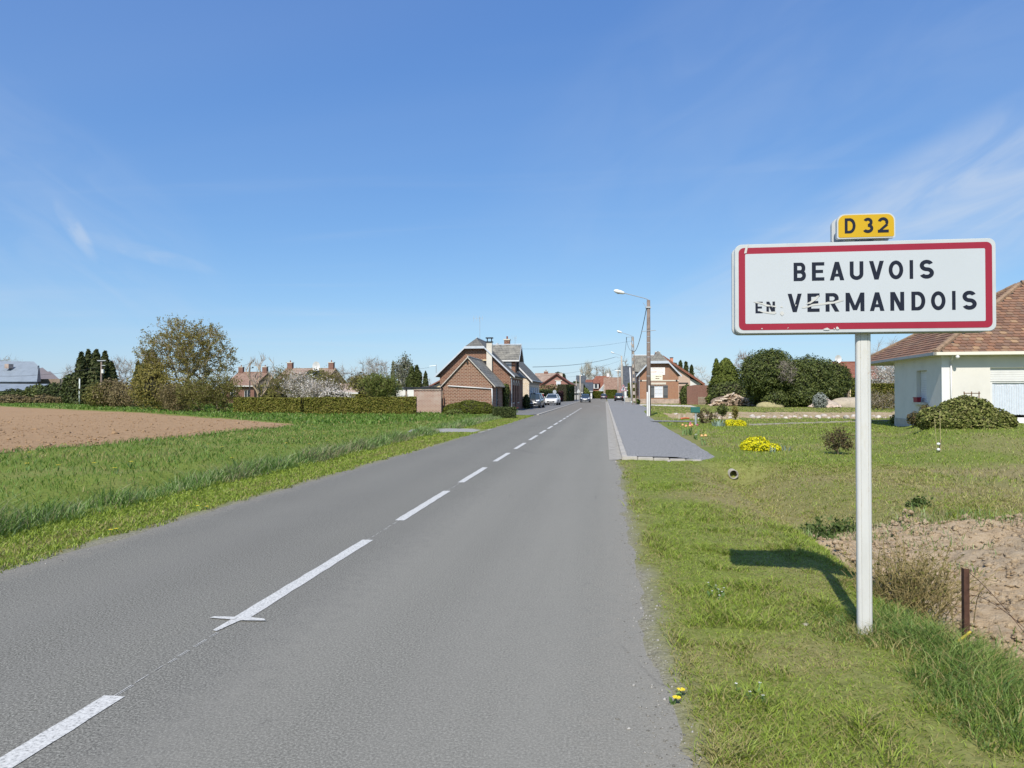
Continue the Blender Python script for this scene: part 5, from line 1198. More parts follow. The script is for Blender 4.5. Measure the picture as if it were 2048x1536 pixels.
# ---- clipped hedges on the left
def hedge(name, label, a, b, h, w, leafm, n, ls, seed, wav=.06, core=None):
    a, b = Vector(a), Vector(b); u = (b-a); L_ = u.length; u.normalize(); v = Vector((-u.y, u.x, 0)); t = thing(name, label, 'hedge', (a+b)/2)
    q = np.random.RandomState(seed); k = q.rand(n); s = q.uniform(0, L_, n); front = k < .55; top = (k >= .55)&(k < .8); bk = (k >= .8)&(k < .94); en = k >= .94
    z = q.uniform(.02, h, n); d = np.where(front, -w/2, np.where(bk, w/2, q.uniform(-w/2, w/2, n))); z = np.where(top, h, z); s = np.where(en, np.where(q.rand(n) < .5, 0, L_), s)
    wv = wav*2*(fbm(s*1.1, z*1.6, seed, 3)-.5); hw = 1+.10*(fbm(s*.45, s*0, seed+5, 2)-.5)
    d = d+np.where(front, -wv, 0)-np.where(front, 1, 0)*q.uniform(-.10, .03, n); z = np.where(top, z+wv-q.uniform(0, .08, n), z)*hw; 
    P = np.array(a)[None]+s[:, None]*np.array(u)[None]+d[:, None]*np.array(v)[None]; P[:, 2] = z
    N_ = np.where(front[:, None], -np.array(v)[None], np.where(top[:, None], np.array([[0, 0, 1.]]), np.array(v)[None]))
    tri_mesh('foliage', *cards(P, np.full(n, ls), seed+2, 1.5, .2, N_, .7), leafm, t)
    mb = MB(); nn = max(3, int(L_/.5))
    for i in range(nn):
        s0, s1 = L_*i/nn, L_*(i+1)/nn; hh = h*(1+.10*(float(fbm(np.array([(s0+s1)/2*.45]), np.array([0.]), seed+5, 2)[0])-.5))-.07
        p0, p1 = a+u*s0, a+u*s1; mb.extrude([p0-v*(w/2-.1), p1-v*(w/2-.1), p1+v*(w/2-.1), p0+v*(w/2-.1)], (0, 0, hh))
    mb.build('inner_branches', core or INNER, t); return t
P_ = lambda px, py: gnd(px, py)
hedge('clipped_hedge', 'long clipped green hedge right of the gap, ending at the limewashed wall', P_(607, 829.5)+Vector((0,.4,0)), P_(829, 829)+Vector((0,.4,0)), 1.30, .9, LF_HEDGE, 15000, .09, 31)
hedge('clipped_hedge', 'shorter clipped green hedge left of the gap, beside the bushes', P_(470, 826.5)+Vector((0,.4,0)), P_(604, 828.5)+Vector((0,.4,0)), 1.24, .9, LF_HEDGE, 10000, .09, 32)
hedge('back_hedge', 'low hedge glimpsed behind the long hedge near the rusty shed', gd(664, 66), gd(730, 66), 1.55, .8, LF_HEDGE, 4000, .11, 33)
hedge('street_hedge', 'dark clipped hedge along the street behind the parked cars', (-9.6, 96, 0), (-8.9, 128, 0), 2.1, 1.0, LF_DARK, 7000, .16, 34)
hedge('street_hedge', 'small red-brown hedge beside the street at the end of the dark hedge', (-8.9, 129, 0), (-8.6, 139, 0), 2.0, 1.0, leaf('copper_leaves', [(.05,.02,.022),(.08,.03,.03),(.06,.035,.025)], .1), 2600, .18, 35)
hedge('street_hedge', 'tall dark trimmed shrub hedge on the street by the utility pole', (-8.4, 141, 0), (-7.3, 150, 0), 3.3, 1.8, LF_DARK, 3600, .2, 36)
hedge('right_street_hedge', 'bright green hedge behind the black parked car on the right', (4.6, 141, 0), (8.0, 141.5, 0), 3.6, 1.6, LF_BOX, 4200, .22, 37)
hedge('bend_hedge', 'yellow green hedge round the garden at the bend', gd(1176, 224), gd(1206, 226), 2.3, 1.5, LF_BOX, 3000, .28, 38)
hedge('bend_hedge', 'dark green hedge beside the far car at the bend', gd(1212, 214), gd(1233, 214), 2.6, 1.5, LF_BOX, 2400, .28, 39)
hedge('bungalow_hedge', 'olive hedge seen left of the white bungalow', gd(1752, 74), gd(1815, 70), 2.6, 1.2, LF_HEDGE, 4200, .13, 40)
# ---- clipped shrubs by the outbuilding
a = gnd(933, 829); bush('rounded_shrub', 'wide rounded clipped shrub at the foot of the brick outbuilding', [(a.x-.85, a.y+.9, .25, 1.15, .6, .62), (a.x+.1, a.y+1.0, .35, 1.3, .65, .72), (a.x+1.0, a.y+1.1, .3, .95, .6, .62)], LF_BOX, 7000, .065, 41, 'shrub', rough=.05, depth=.05, core=.93)
a = gnd(1005, 838); hedge('boxy_shrub', 'dark box-shaped clipped shrub beside the road before the forecourt', (a.x-.68, a.y+.45, 0), (a.x+.72, a.y+.75, 0), .74, .85, LF_DARK, 6000, .06, 42, wav=.05)
bush('sprawling_plant', 'sprawling pale green plant in the grass before the rounded shrub', [(gnd(908,831).x, gnd(908,831).y, .1, .7, .4, .32)], LF_GREEN, 900, .09, 43, 'plant')
bush('climber', 'dark green climber on the house wall behind the outbuilding', [(-8.75, 62.6, 1.9, .3, .5, .55), (-8.75, 62.7, 1.1, .25, .45, .8)], LF_IVY, 1200, .1, 44, 'climber')
# ---- trees and bushes far left
b = gd(372, 72); broadleaf('spreading_tree', 'tall spreading tree with layered golden spring foliage left of the hedge', b, (b.x-.2, b.y, 5.7), (4.95, 4.2, 3.95), 560, 1.5, .27, 51, BARK_G, TWIG_O, LF_GOLD, 22000, .09, 7, .60, .008, w=.22, shell=.45, flat=.5, zmin=-.8, rmin=.024, lsp=.12, tup=.0)
b = gd(318, 68); bush('golden_bush', 'golden brown bush under the spreading tree', [(b.x-.6, b.y, 2.0, 2.0, 1.5, 1.7), (b.x+1.2, b.y+.3, 1.7, 1.9, 1.4, 1.6), (b.x-1.3, b.y+.5, 3.2, 1.3, 1.2, 1.2)], LF_GOLD, 4600, .12, 52, rough=.35, depth=.9, core=.5)
for i, (px, d_, w_, h_, lm, lb_) in enumerate([(398, 60, 2.0, 3.0, LF_OLIVE, 'olive twiggy bush left of the clipped hedge'), (438, 59, 1.9, 3.2, LF_OLIVE, 'tall olive bush touching the end of the clipped hedge'), (352, 62, 1.5, 2.2, LF_BROWN, 'low brownish bush under the spreading tree')]):
    b = gd(px, d_); broadleaf('twiggy_bush', lb_, b, (b.x, b.y, h_*.52), (w_, w_*.8, h_*.5), 120, .25, .06, 60+i, BARK, TWIG, lm, 5200, .085, 6, .55, .010, w=.1, shell=.3, cat='bush', rmin=.014)
for i, (px, d_, w_, h_, lm, lb_) in enumerate([(200, 84, 1.6, 2.7, LF_OLIVE, 'rounded olive bush right of the pale post'), (222, 84, 1.9, 3.0, LF_BROWN, 'brown bush behind the wooden pole on the left'), (258, 82, 2.0, 2.8, LF_BROWN, 'greyish brown bush in the middle of the scrub'), (290, 80, 1.9, 2.6, LF_BROWN, 'low brown bush at the right of the scrub')]):
    b = gd(px, d_); bush('scrub_bush', lb_, [(b.x, b.y, h_*.45, w_, w_*.8, h_*.55), (b.x+.7, b.y+.3, h_*.4, w_*.7, w_*.6, h_*.5)], lm, 3400, .14, 70+i, rough=.3, depth=.8, core=.6)
for i, (px, d_, w_, h_, lb_) in enumerate([(28, 118, 2.6, 2.3, 'dark green bush before the big barn'), (78, 118, 2.4, 3.0, 'round green bush below the end of the big barn'), (118, 116, 3.0, 3.3, 'large dark green bush left of the pale post'), (150, 108, 1.8, 4.8, 'narrow green bush behind the pale post')]):
    b = gd(px, d_); bush('barn_bush', lb_, [(b.x, b.y, h_*.42, w_, w_*.7, h_*.55), (b.x-w_*.5, b.y+.5, h_*.32, w_*.7, w_*.6, h_*.45)], LF_DARK if i != 1 else LF_IVY, 3000, .22, 80+i, rough=.22, depth=.4, core=.8)
b = gd(60, 112); bush('dry_brush', 'heap of dry brown brush before the barn bushes', [(b.x-3.5, b.y, .4, 3.5, 1.2, .9), (b.x+2.5, b.y, .45, 3.0, 1.0, .9), (b.x+6, b.y+1, .3, 2.5, 1, .6)], LF_BROWN, 2200, .2, 85, 'brushwood', rough=.3, depth=.2)
def conifer(name, label, base, h, r, seed, leafm=LF_CON, n=3400, ls=.24, group=None, pw=.85, layers=13, r0=.16):
    base = Vector(base); t = thing(name, label, 'tree', base, group=group); q = np.random.RandomState(seed)
    mb = MB(); mb.tube(base, base+Vector((0,0,h*.96)), r*.09, .02, 7); mb.build('trunk', BARK, t)
    u = q.rand(n)**.75; z = h*(.06+.94*(1-u)) ; zz = z/h; lay = (.62+.5*np.abs(((zz*layers) % 1)-.35) if layers else .85+.3*(fbm(zz*6, q.rand(n)*0+seed, 5, 2)-.5))+.22*(vn(zz*9, q.rand(n)*0+seed, 3)-.5)
    a = q.uniform(0, 2*np.pi, n); rad = 1.12*r*np.power(np.clip(1-zz, 0, 1), pw)*lay*(.86+.3*vn(np.cos(a)*2+5, np.sin(a)*2+zz*9, seed))+.05; rr = rad*np.sqrt(.35+.65*q.rand(n))
    P = np.stack([base.x+rr*np.cos(a), base.y+rr*np.sin(a), base.z+z-.12*rr], 1); N_ = np.stack([np.cos(a), np.sin(a), np.full(n, .55)], 1)
    tri_mesh('crown', *cards(P, np.full(n, ls), seed, 2.0, .1, N_, .55), leafm, t)
    mb = MB(); nn = 9
    for k in range(8): 
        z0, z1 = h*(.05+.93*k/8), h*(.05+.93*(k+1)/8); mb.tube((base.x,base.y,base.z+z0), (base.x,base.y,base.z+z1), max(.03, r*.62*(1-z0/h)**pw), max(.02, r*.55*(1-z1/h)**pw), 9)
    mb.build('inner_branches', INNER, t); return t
for i, (px, py, d_, r_, lb_) in enumerate([(162, 705, 101, 1.5, 'leftmost dark conifer of the clump behind the pale post'), (176, 700, 103, 1.5, 'second dark conifer from the left in the clump'), (192, 700, 100, 1.7, 'tallest dark conifer behind the wooden pole'), (209, 703, 104, 1.5, 'dark conifer just right of the wooden pole'), (222, 724, 102, 1.7, 'short conifer at the right end of the clump')]):
    b = gd(px, d_); conifer('conifer', lb_, b, zat(py, d_), r_, 100+i, group='conifers left', ls=.32, n=3000, pw=.7)
b = gd(302, 80); conifer('conifer', 'dark conifer behind the left side of the spreading tree', b, zat(700, 80), 2.0, 110, ls=.26, pw=.5); b = gd(276, 84); conifer('conifer', 'small dark conifer left of the spreading tree', b, zat(722, 84), 1.3, 111, ls=.24, n=1500)
b = gd(238, 108); broadleaf('bare_tree', 'pale bare tree behind the right of the conifer clump', b, (b.x, b.y, 5.0), (2.1, 2, 2.5), 90, 2, .12, 112, BARK_G, TWIG_P, None, 0, tw=6, tl=1.0, trad=.018, rmin=.02)
b = gd(142, 112); broadleaf('bare_tree', 'pale bare bush left of the conifer clump', b, (b.x, b.y, 3.6), (1.6, 1.6, 2.2), 60, 1, .1, 113, BARK_G, TWIG_P, None, 0, tw=6, tl=1.0, trad=.018, rmin=.02)
b = gd(8, 190); broadleaf('bare_tree', 'bare tree top showing above the big barn roof', b, (b.x, b.y, 7.5), (6.5, 5, 4.2), 120, 3, .2, 114, BARK_G, TWIG_P, None, 0, tw=7, tl=1.8, trad=.03, rmin=.03)
# ---- garden behind the hedge
b = gd(516, 62); broadleaf('pollarded_tree', 'pollarded bare tree with upright pale branches behind the hedge', b, (b.x+.2, b.y, 3.0), (1.35, 1.2, 1.9), 46, 1.1, .14, 120, plain('ochre_bark', (.38,.29,.19), .9, .25, 5), TWIG_P, None, 0, tw=4, tl=.55, trad=.014, w=.6, shell=.75, zmin=-.35, rmin=.022, spread=.5, tup=.9)
for i, (px, d_, c2, rx, rz, n_, lb_) in enumerate([(600, 64, 2.25, 1.9, 1.3, 2500, 'white blossoming tree before the manor house'), (640, 62, 1.85, 1.9, 1.05, 3000, 'broad white blossoming tree left of the rusty shed'), (664, 63, 2.4, 1.3, 1.4, 1400, 'thin brownish blossom tree right of the manor house'), (562, 66, 2.7, 1.5, 1.4, 1400, 'half open blossom tree behind the pollarded tree')]):
    b = gd(px, d_); broadleaf('blossom_tree', lb_, b, (b.x, b.y, c2), (rx, rx*.8, rz), 130, .8, .09, 125+i, BARK, TWIG if i > 1 else plain('grey_twigs_%d' % i, (.30,.26,.20), .9, .2, 2), LF_BLOS if i < 2 else LF_OLIVE, n_, .075, 6, .5, .009, shell=.4, rmin=.012)
b = gd(675, 60); bush('blossom_shrub', 'white blossoming shrub rising over the hedge near the rusty shed', [(b.x-.6, b.y, 1.3, 1.0, .7, .75), (b.x+.4, b.y+.2, 1.2, .9, .7, .65)], LF_BLOS, 1500, .08, 131, 'shrub', rough=.35, depth=.4, core=.6)
b = gd(585, 74); bush('olive_shrub', 'olive leafy shrub at the foot of the manor house', [(b.x, b.y, 1.6, 2.6, 1.5, 1.9), (b.x-2.4, b.y+1, 1.4, 1.9, 1.4, 1.6)], LF_OLIVE, 3600, .13, 132, 'shrub', rough=.3, depth=.5, core=.7)
b = gd(690, 80); bush('olive_shrub', 'olive shrubs between manor house and rusty shed', [(b.x-3, b.y, 2.0, 2.2, 1.6, 2.2), (b.x+.4, b.y+6, 2.0, 2.4, 1.6, 1.8)], LF_OLIVE, 3000, .15, 133, 'shrub', rough=.3, depth=.5, core=.7)
b = gd(762, 66); broadleaf('green_tree', 'rounded fresh green small tree before the white garage', b, (b.x, b.y, 2.25), (1.75, 1.5, 1.15), 150, .9, .09, 134, BARK, TWIG, LF_GREEN, 9000, .075, 6, .45, .008, shell=.35, rmin=.012)
b = gd(747, 105); broadleaf('bare_round_tree', 'round-headed bare grey tree against the sky behind the green tree', b, (b.x, b.y, 4.9), (2.7, 2.4, 2.3), 170, 2.4, .16, 135, BARK_G, TWIG_P, None, 0, tw=7, tl=.9, trad=.013, w=.35, shell=.6, rmin=.018)
b = gd(740, 100); bush('russet_bush', 'russet brown bush below the bare grey tree', [(b.x-1.6, b.y, 2.4, 1.9, 1.4, 1.9), (b.x+1.2, b.y, 2.2, 1.8, 1.4, 1.8)], LF_BROWN, 3200, .15, 136, rough=.3, depth=.5, core=.7)
b = gd(686, 108); broadleaf('bare_tree', 'small bare tree right of the manor house roof', b, (b.x, b.y, 3.7), (1.8, 1.6, 2.0), 80, 1.8, .1, 137, BARK_G, TWIG_P, None, 0, tw=6, tl=.8, trad=.014, rmin=.016)
b = gd(808, 90); broadleaf('birch_tree', 'slender birch with hanging pale foliage behind the garage', b, (b.x, b.y, 4.1), (1.5, 1.3, 2.4), 150, 2.2, .11, 138, BARK_P, BARK_P, LF_BIRCH, 3400, .13, 5, .6, .010, w=.5, shell=.45, rmin=.016, tup=-.4)
b = gd(786, 92); conifer('conifer', 'thin grey green conifer left of the birch', b, zat(722, 92), .8, 139, LF_BIRCH, 1100, .16)
def cypress(name, label, base, h, r, seed, leafm=LF_CYP, n=3800, ls=.15):
    base = Vector(base); lob = [(base.x+r*.25*math.sin(k*2.1+seed), base.y, h*(.12+.76*k/6), r*(.92 if k < 4 else .92-.2*(k-3)), r*.9*(1 if k < 4 else 1-.2*(k-3)), h*.16) for k in range(7)]
    return bush(name, label, lob, leafm, n, ls, seed, 'tree', rough=.12, depth=.1, stretch=2.2, core=.9)
b = gd(823, 78); cypress('cypress', 'left of the two dark columnar cypresses beside the brick house', b, zat(736, 78), .62, 141); b = gd(835, 78); cypress('cypress', 'right of the two dark columnar cypresses beside the brick house', b, zat(734, 78), .58, 142)
b = gd(851, 105); conifer('conifer', 'small pointed conifer left of the brick house', b, zat(742, 105), 1.0, 143, LF_CON, 900, .22)
b = gd(846, 112); broadleaf('bare_tree', 'small bare tree behind the ochre extension', b, (b.x, b.y, 2.8), (1.6, 1.4, 1.8), 60, 1.2, .08, 144, BARK_G, TWIG_P, None, 0, tw=6, tl=.7, trad=.014, rmin=.016)
# ---- trees beyond the village street
for i, (px, d_, py, r_, lb_) in enumerate([(1173, 270, 719, 3.0, 'tall bare poplar above the red roofed house'), (1216, 300, 737, 2.4, 'second bare poplar behind the brown roof')]):
    b = gd(px, d_); h_ = zat(py, d_); broadleaf('poplar', lb_, b, (b.x, b.y, h_*.54), (r_, r_, h_*.46), 150, 2.5, .35, 150+i, BARK_P, plain('poplar_twigs_%d' % i, (.40,.35,.26), .9, .15, 1), None, 0, tw=6, tl=1.7, trad=.035, w=.55, shell=.5, rmin=.05, spread=.35, tup=1.1)
b = gd(1190, 310); broadleaf('bare_round_tree', 'wide bare round tree between the two poplars', b, (b.x, b.y, 8.8), (6.2, 5, 6.0), 160, 4, .35, 153, BARK_G, TWIG_P, None, 0, tw=7, tl=2.0, trad=.035, rmin=.05)
b = gd(1249, 290); broadleaf('bare_round_tree', 'bare tree just right of the third lamp pole', b, (b.x, b.y, 9.5), (3, 3, 6), 90, 4, .3, 154, BARK_G, TWIG_P, None, 0, tw=7, tl=1.8, trad=.035, rmin=.05)
b = gd(1117, 185); bush('dark_tree', 'rounded dark evergreen top behind the pink house roof', [(b.x, b.y, 4.8, 2.0, 2, 2.3), (b.x, b.y, 2.2, 1.6, 1.6, 2.4)], LF_DARK, 1600, .35, 155, 'tree', rough=.2)
b = gd(1152, 205); bush('dark_tree', 'dark evergreen clump below the tall slate roof', [(b.x, b.y, 2.6, 2.6, 2, 2.4)], LF_DARK, 1200, .38, 156, 'tree', rough=.2)
b = gd(1169, 200); bush('dark_tree', 'green bush beside the low garden wall at the bend', [(b.x, b.y, 1.4, 1.5, 1.3, 1.7)], LF_GREEN, 800, .3, 157, 'bush', rough=.2)
b = gd(1099, 135); bush('hedge_climber', 'bare brownish climber on the pink house gable', [(b.x, b.y+9, 2.1, 3.2, .8, 1.3)], LF_BROWN, 700, .22, 158, 'climber', rough=.3, core=.5)
# behind the right-hand houses
for i, (px, py, d_, r_, lb_) in enumerate([(1351, 727, 160, 1.9, 'leftmost dark conifer behind the red sloping roof'), (1361, 722, 160, 2.0, 'tallest dark conifer behind the red sloping roof'), (1372, 724, 162, 2.0, 'third dark conifer behind the red sloping roof'), (1383, 731, 160, 1.6, 'rightmost dark conifer behind the red sloping roof')]):
    b = gd(px, d_); conifer('conifer', lb_, b, zat(py, d_), r_, 160+i, ls=.4, n=1700)
b = gd(1400, 190); broadleaf('bare_tree', 'faint bare tree right of the red sloping roof', b, (b.x, b.y, 5.2), (2.6, 2.2, 4.0), 90, 2, .16, 165, BARK_P, BARK_P, None, 0, tw=6, tl=1.1, trad=.022, rmin=.03)
b = gd(1490, 120); broadleaf('bare_tree', 'bare brown tree sticking up behind the ivy mound', b, (b.x, b.y, 6.4), (1.9, 1.8, 2.3), 90, 3.6, .14, 166, BARK, plain('russet_twigs', (.32,.24,.19), .9, .2, 2), None, 0, tw=7, tl=.8, trad=.018, rmin=.02)
b = gd(1512, 124); broadleaf('bare_tree', 'small bare tree just right of the brown tree top', b, (b.x, b.y, 5.8), (1.2, 1.1, 1.9), 50, 3.6, .1, 167, BARK, MATS['russet_twigs'], None, 0, tw=6, tl=.7, trad=.018, rmin=.02)
b = gd(1452, 98); conifer('yew_tree', 'broad cone-shaped yew left of the ivy mound', b, zat(716, 98), 3.0, 168, leaf('yew_needles', [(.06,.08,.014),(.10,.125,.02),(.14,.16,.03)], .15), 6500, .2, pw=.5, layers=0); b = gd(1433, 100); conifer('yew_tree', 'smaller yew at the left of the broad yew', b, zat(717, 100), 1.3, 169, MATS['yew_needles'], 1600, .2, pw=.6, layers=0)
b = gd(1464, 92); bush('bramble', 'dull green bramble above the log pile', [(b.x, b.y, 1.5, 2.3, 1.4, 1.6), (b.x+1.8, b.y-.5, 1.0, 1.4, 1.2, 1.1), (b.x-1.6, b.y+.5, 1.6, 1.2, 1.2, 1.3)], LF_IVY, 4200, .14, 170, 'bramble', rough=.25, depth=.3)
# the big ivy mound: two smothered trees
D_ = 84; S_ = D_/FPX
def ib(px, py, rx, rz, dd=0, ry=None): p = at(px, py, D_+dd); return (p.x, p.y, p.z, rx*S_, (ry or rx)*S_, rz*S_)
bush('ivy_tree', 'huge rounded ivy-smothered tree, left half of the mound', [ib(1536, 748, 50, 45), ib(1510, 750, 27, 30, -1), ib(1545, 735, 36, 32, .5), ib(1534, 785, 36, 28, 1.2), ib(1552, 797, 26, 18, -1.5)], LF_IVY, 26000, .125, 171, 'tree', rough=.34, depth=.35, fs=3.4, core=.80)
bush('ivy_tree', 'broad ivy-smothered tree, right half of the mound', [ib(1618, 758, 42, 42), ib(1597, 768, 26, 34, -1.5), ib(1658, 762, 38, 38, .5), ib(1604, 792, 34, 24, -1.5), ib(1645, 778, 36, 28, -.5), ib(1684, 760, 16, 24, 1)], LF_IVY, 28000, .125, 172, 'tree', rough=.34, depth=.35, fs=3.4, core=.80)
b = gd(1553, 84.5); broadleaf('dead_tree', 'dead brown twiggy branches between the two halves of the ivy mound', at(1568, 800, 82.5), (at(1568,742,82).x, at(1568,742,82).y-1.2, zat(744,82)), (1.0, .7, 1.3), 70, 2.6, .05, 173, BARK, TWIG_P, None, 0, tw=6, tl=.5, trad=.012, rmin=.014)
b = gd(1640, 78); bush('grey_shrub', 'grey white flowering shrub at the foot of the ivy mound', [(b.x, b.y, .7, .72, .6, .8)], LF_GREY, 1000, .11, 174, 'shrub', rough=.3, depth=.3, core=.6)
b = gd(1720, 88); bush('yellow_green_shrub', 'yellow green shrub behind the sign post, right of the ivy', [(b.x, b.y, 1.6, 2.0, 1.2, 1.9)], LF_BOX, 2400, .15, 175, 'shrub', rough=.25)
b = gd(1782, 86); broadleaf('blossom_tree', 'white blossoming tree at the left end of the bungalow', b, (b.x, b.y, 3.4), (2.6, 2.2, 2.2), 170, 1.2, .12, 176, BARK, TWIG_P, LF_BLOS, 6000, .10, 7, .7, .012, shell=.4, rmin=.016)
b = gd(1790, 100); broadleaf('bare_tree', 'pale bare tree behind the bungalow roof', b, (b.x-.5, b.y, 6.6), (3.6, 3, 2.6), 130, 3.0, .15, 177, BARK_G, TWIG_P, None, 0, tw=6, tl=1.1, trad=.014, rmin=.018)
b = gd(1765, 68); broadleaf('lavender_shrub', 'dry grey twiggy shrub left of the bungalow', b, (b.x, b.y, .9), (2.0, .9, .8), 90, .15, .05, 178, TWIG_P, TWIG_P, LF_BROWN, 1500, .08, 6, .45, .010, w=.1, cat='shrub')
# ---- garden plants by the bungalow and the lawn
a = gnd(1955, 862, .36); bush('spreading_shrub', 'large dome of variegated leaves before the bungalow', [(a.x-.72, a.y+.6, .70, .85, .65, .46), (a.x+.0, a.y+.7, .85, .85, .7, .62), (a.x+.75, a.y+.65, .64, .72, .6, .42), (a.x+.15, a.y+.35, .6, 1.0, .45, .38)], LF_ESC, 15000, .055, 181, 'shrub', rough=.14, depth=.12, core=.88, stretch=1.9)
a = gnd(1852, 850, .30); bush('garden_shrub', 'dark reddish shrub at the corner of the bungalow', [(a.x-.1, a.y+.5, .52, .36, .3, .25), (a.x+.22, a.y+.6, .75, .16, .2, .34)], LF_RED, 1700, .05, 182, 'shrub', rough=.25, depth=.2)
a = gnd(1812, 848, .08); bush('garden_shrub', 'low green plant at the bungalow corner', [(a.x-.2, a.y+.3, .24, .4, .3, .28), (a.x+.3, a.y+.3, .22, .36, .28, .24)], LF_GREEN, 1500, .05, 183, 'plant', rough=.25)
def flowers(name, label, pts, colm, h, r, seed, petals=6, cat='flower', cup=False, group=None):
    q = np.random.RandomState(seed); b0 = Vector(pts[0]); t = thing(name, label, cat, (b0.x, b0.y, 0), group=group); mb = MB(); ms = MB(); ml = MB()
    for p in pts:
        p = Vector(p); hh = h*q.uniform(.75, 1.15); tp = p+Vector((q.normal(0, .02), q.normal(0, .02), hh)); ms.tube(p-Vector((0,0,.02)), tp, .005, .004, 4)
        for k in range(petals):
            a_ = 2*math.pi*k/petals+q.rand(); e = Vector((math.cos(a_), math.sin(a_), 0)); s_ = Vector((-e.y, e.x, 0))
            if cup: mb.add([tp, tp+e*r*.8+s_*r*.45+Vector((0,0,r*.7)), tp+e*r*.55+Vector((0,0,r*1.9)), tp+e*r*.8-s_*r*.45+Vector((0,0,r*.7))], [(0,1,2,3)])
            else: mb.add([tp, tp+e*r*.7+s_*r*.3+Vector((0,0,r*.15)), tp+e*r+Vector((0,0,r*.1)), tp+e*r*.7-s_*r*.3+Vector((0,0,r*.15))], [(0,1,2,3)])
        for k in range(3):
            a_ = q.rand()*6.28; e = Vector((math.cos(a_), math.sin(a_), 0)); s_ = Vector((-e.y, e.x, 0)); L_ = hh*q.uniform(.5, .95)
            ml.add([p-s_*.012, p+s_*.012, p+e*L_*.35+s_*.016+Vector((0,0,L_*.7)), p+e*L_*.6+Vector((0,0,L_)), p+e*L_*.35-s_*.016+Vector((0,0,L_*.7))], [(0,1,2,3,4)])
    mb.build('petals', colm, t); ms.build('stems', LFSTEM, t); ml.build('leaves', LFSTEM, t); return t
LFSTEM = plain('stem_green', (.12,.20,.06), .6, .2, 8)
PINK = plain('pink_petals', (.62,.16,.26), .5, .2, 20); YELP = plain('yellow_petals', (.80,.62,.03), .5, .12, 20); PEACH = plain('peach_petals', (.80,.48,.20), .5, .2, 20); WHIP = plain('white_petals', (.80,.78,.74), .5, .08, 20)
q = np.random.RandomState(5)
def near(px, py, n, s): c = gnd(px, py); return [(c.x+q.normal(0, s), c.y+q.normal(0, s), float(hgt(c.x, c.y))) for _ in range(n)]
flowers('tulips', 'pink tulips clumped beside the dark pavement', near(1379, 872, 6, .12), PINK, .36, .05, 1, cup=True)
flowers('tulips', 'peach tulips next to the pink tulips', near(1374, 873, 3, .1)+near(1386, 872, 2, .06), PEACH, .33, .055, 2, cup=True)
flowers('tulips', 'single peach tulip at the pavement edge', near(1408, 892, 2, .05), PEACH, .26, .055, 3, cup=True)
flowers('white_flowers', 'small white flowers below the pink tulips', near(1392, 880, 7, .2), WHIP, .16, .04, 4)
flowers('daffodils', 'yellow and orange flowers on the lawn by the path', near(1340, 852, 5, .25), YELP, .22, .05, 5)
flowers('dandelion', 'two yellow dandelions on the road edge at the bottom', [(gnd(1341,1408).x+.01, gnd(1341,1408).y, .0), (gnd(1347,1402).x+.03, gnd(1347,1402).y+.02, .01)], YELP, .035, .024, 6, petals=12)
for i, (px, py, lb_) in enumerate([(222, 1070, 'yellow dandelion on the left mown strip, nearest'), (402, 1022, 'yellow dandelion on the left mown strip, second')]):
    flowers('dandelion', lb_, [(gnd(px,py).x-.02, gnd(px,py).y, .015), (gnd(px,py).x+.05, gnd(px,py).y+.04, .015)], YELP, .05, .026, 7+i, petals=12)
n = 60; x, y, qq = scatter(n, -22, -8, 12, 34, 77); o = flowers('meadow_flowers', 'scattered yellow dandelions in the left meadow', [(a_, b_, float(hgt(a_, b_))) for a_, b_ in zip(x, y) if a_ > fx(min(b_, 34.5))+.4], YELP, .15, .05, 9); 
for c_ in o.children: c_['kind'] = 'stuff'
pts = [tuple(gnd(1445+qq.normal(0,14), 1195+qq.normal(0,9)))[:2]+(.02,) for _ in range(7)]+[tuple(gnd(1515+qq.normal(0,20), 1395+qq.normal(0,14)))[:2]+(.02,) for _ in range(4)]
o = flowers('daisies', 'tiny white daisies in the mown verge grass', pts, WHIP, .05, .009, 10)
for c_ in o.children: c_['kind'] = 'stuff'
a = gnd(1527, 904); bush('yellow_shrub', 'low mound of bright yellow flowers in the middle of the lawn', [(a.x-.12, a.y+.25, .15, .34, .3, .24), (a.x-.3, a.y+.3, .1, .26, .25, .18), (a.x+.25, a.y+.2, .08, .25, .22, .14)], LF_YEL, 2600, .035, 191, 'flowers', rough=.2, depth=.05, inner=LF_GREEN)
a = gnd(1472, 853); bush('yellow_shrub', 'small yellow flowering mound behind the tulips', [(a.x-.2, a.y+.2, .12, .28, .25, .2), (a.x+.22, a.y+.2, .1, .3, .25, .2)], LF_YEL, 1500, .045, 192, 'flowers', rough=.2, depth=.05, inner=LF_GREEN)
a = gnd(1676, 909); broadleaf('twiggy_shrub', 'small dark twiggy shrub on the lawn left of the sign post', a, (a.x, a.y, .36), (.40, .36, .32), 70, .08, .022, 193, BARK, plain('dark_twigs', (.11,.085,.06), .9, .2, 4), LF_RED, 1500, .03, 4, .12, .004, w=.1, shell=.4, cat='shrub', rmin=.005)
a = gnd(1444, 842); broadleaf('small_tree', 'small round green tree on a thin stem on the lawn', a, (a.x, a.y, .62), (.30, .28, .34), 60, .22, .025, 194, BARK, TWIG, LF_IVY, 1500, .055, 4, .12, .005, shell=.4, rmin=.006)
a = gnd(1470, 845); broadleaf('small_tree', 'thin golden sapling right of the small round tree', a, (a.x, a.y, .60), (.18, .17, .40), 40, .1, .018, 195, BARK, TWIG, LF_GOLD, 700, .05, 4, .12, .005, shell=.4, rmin=.006)
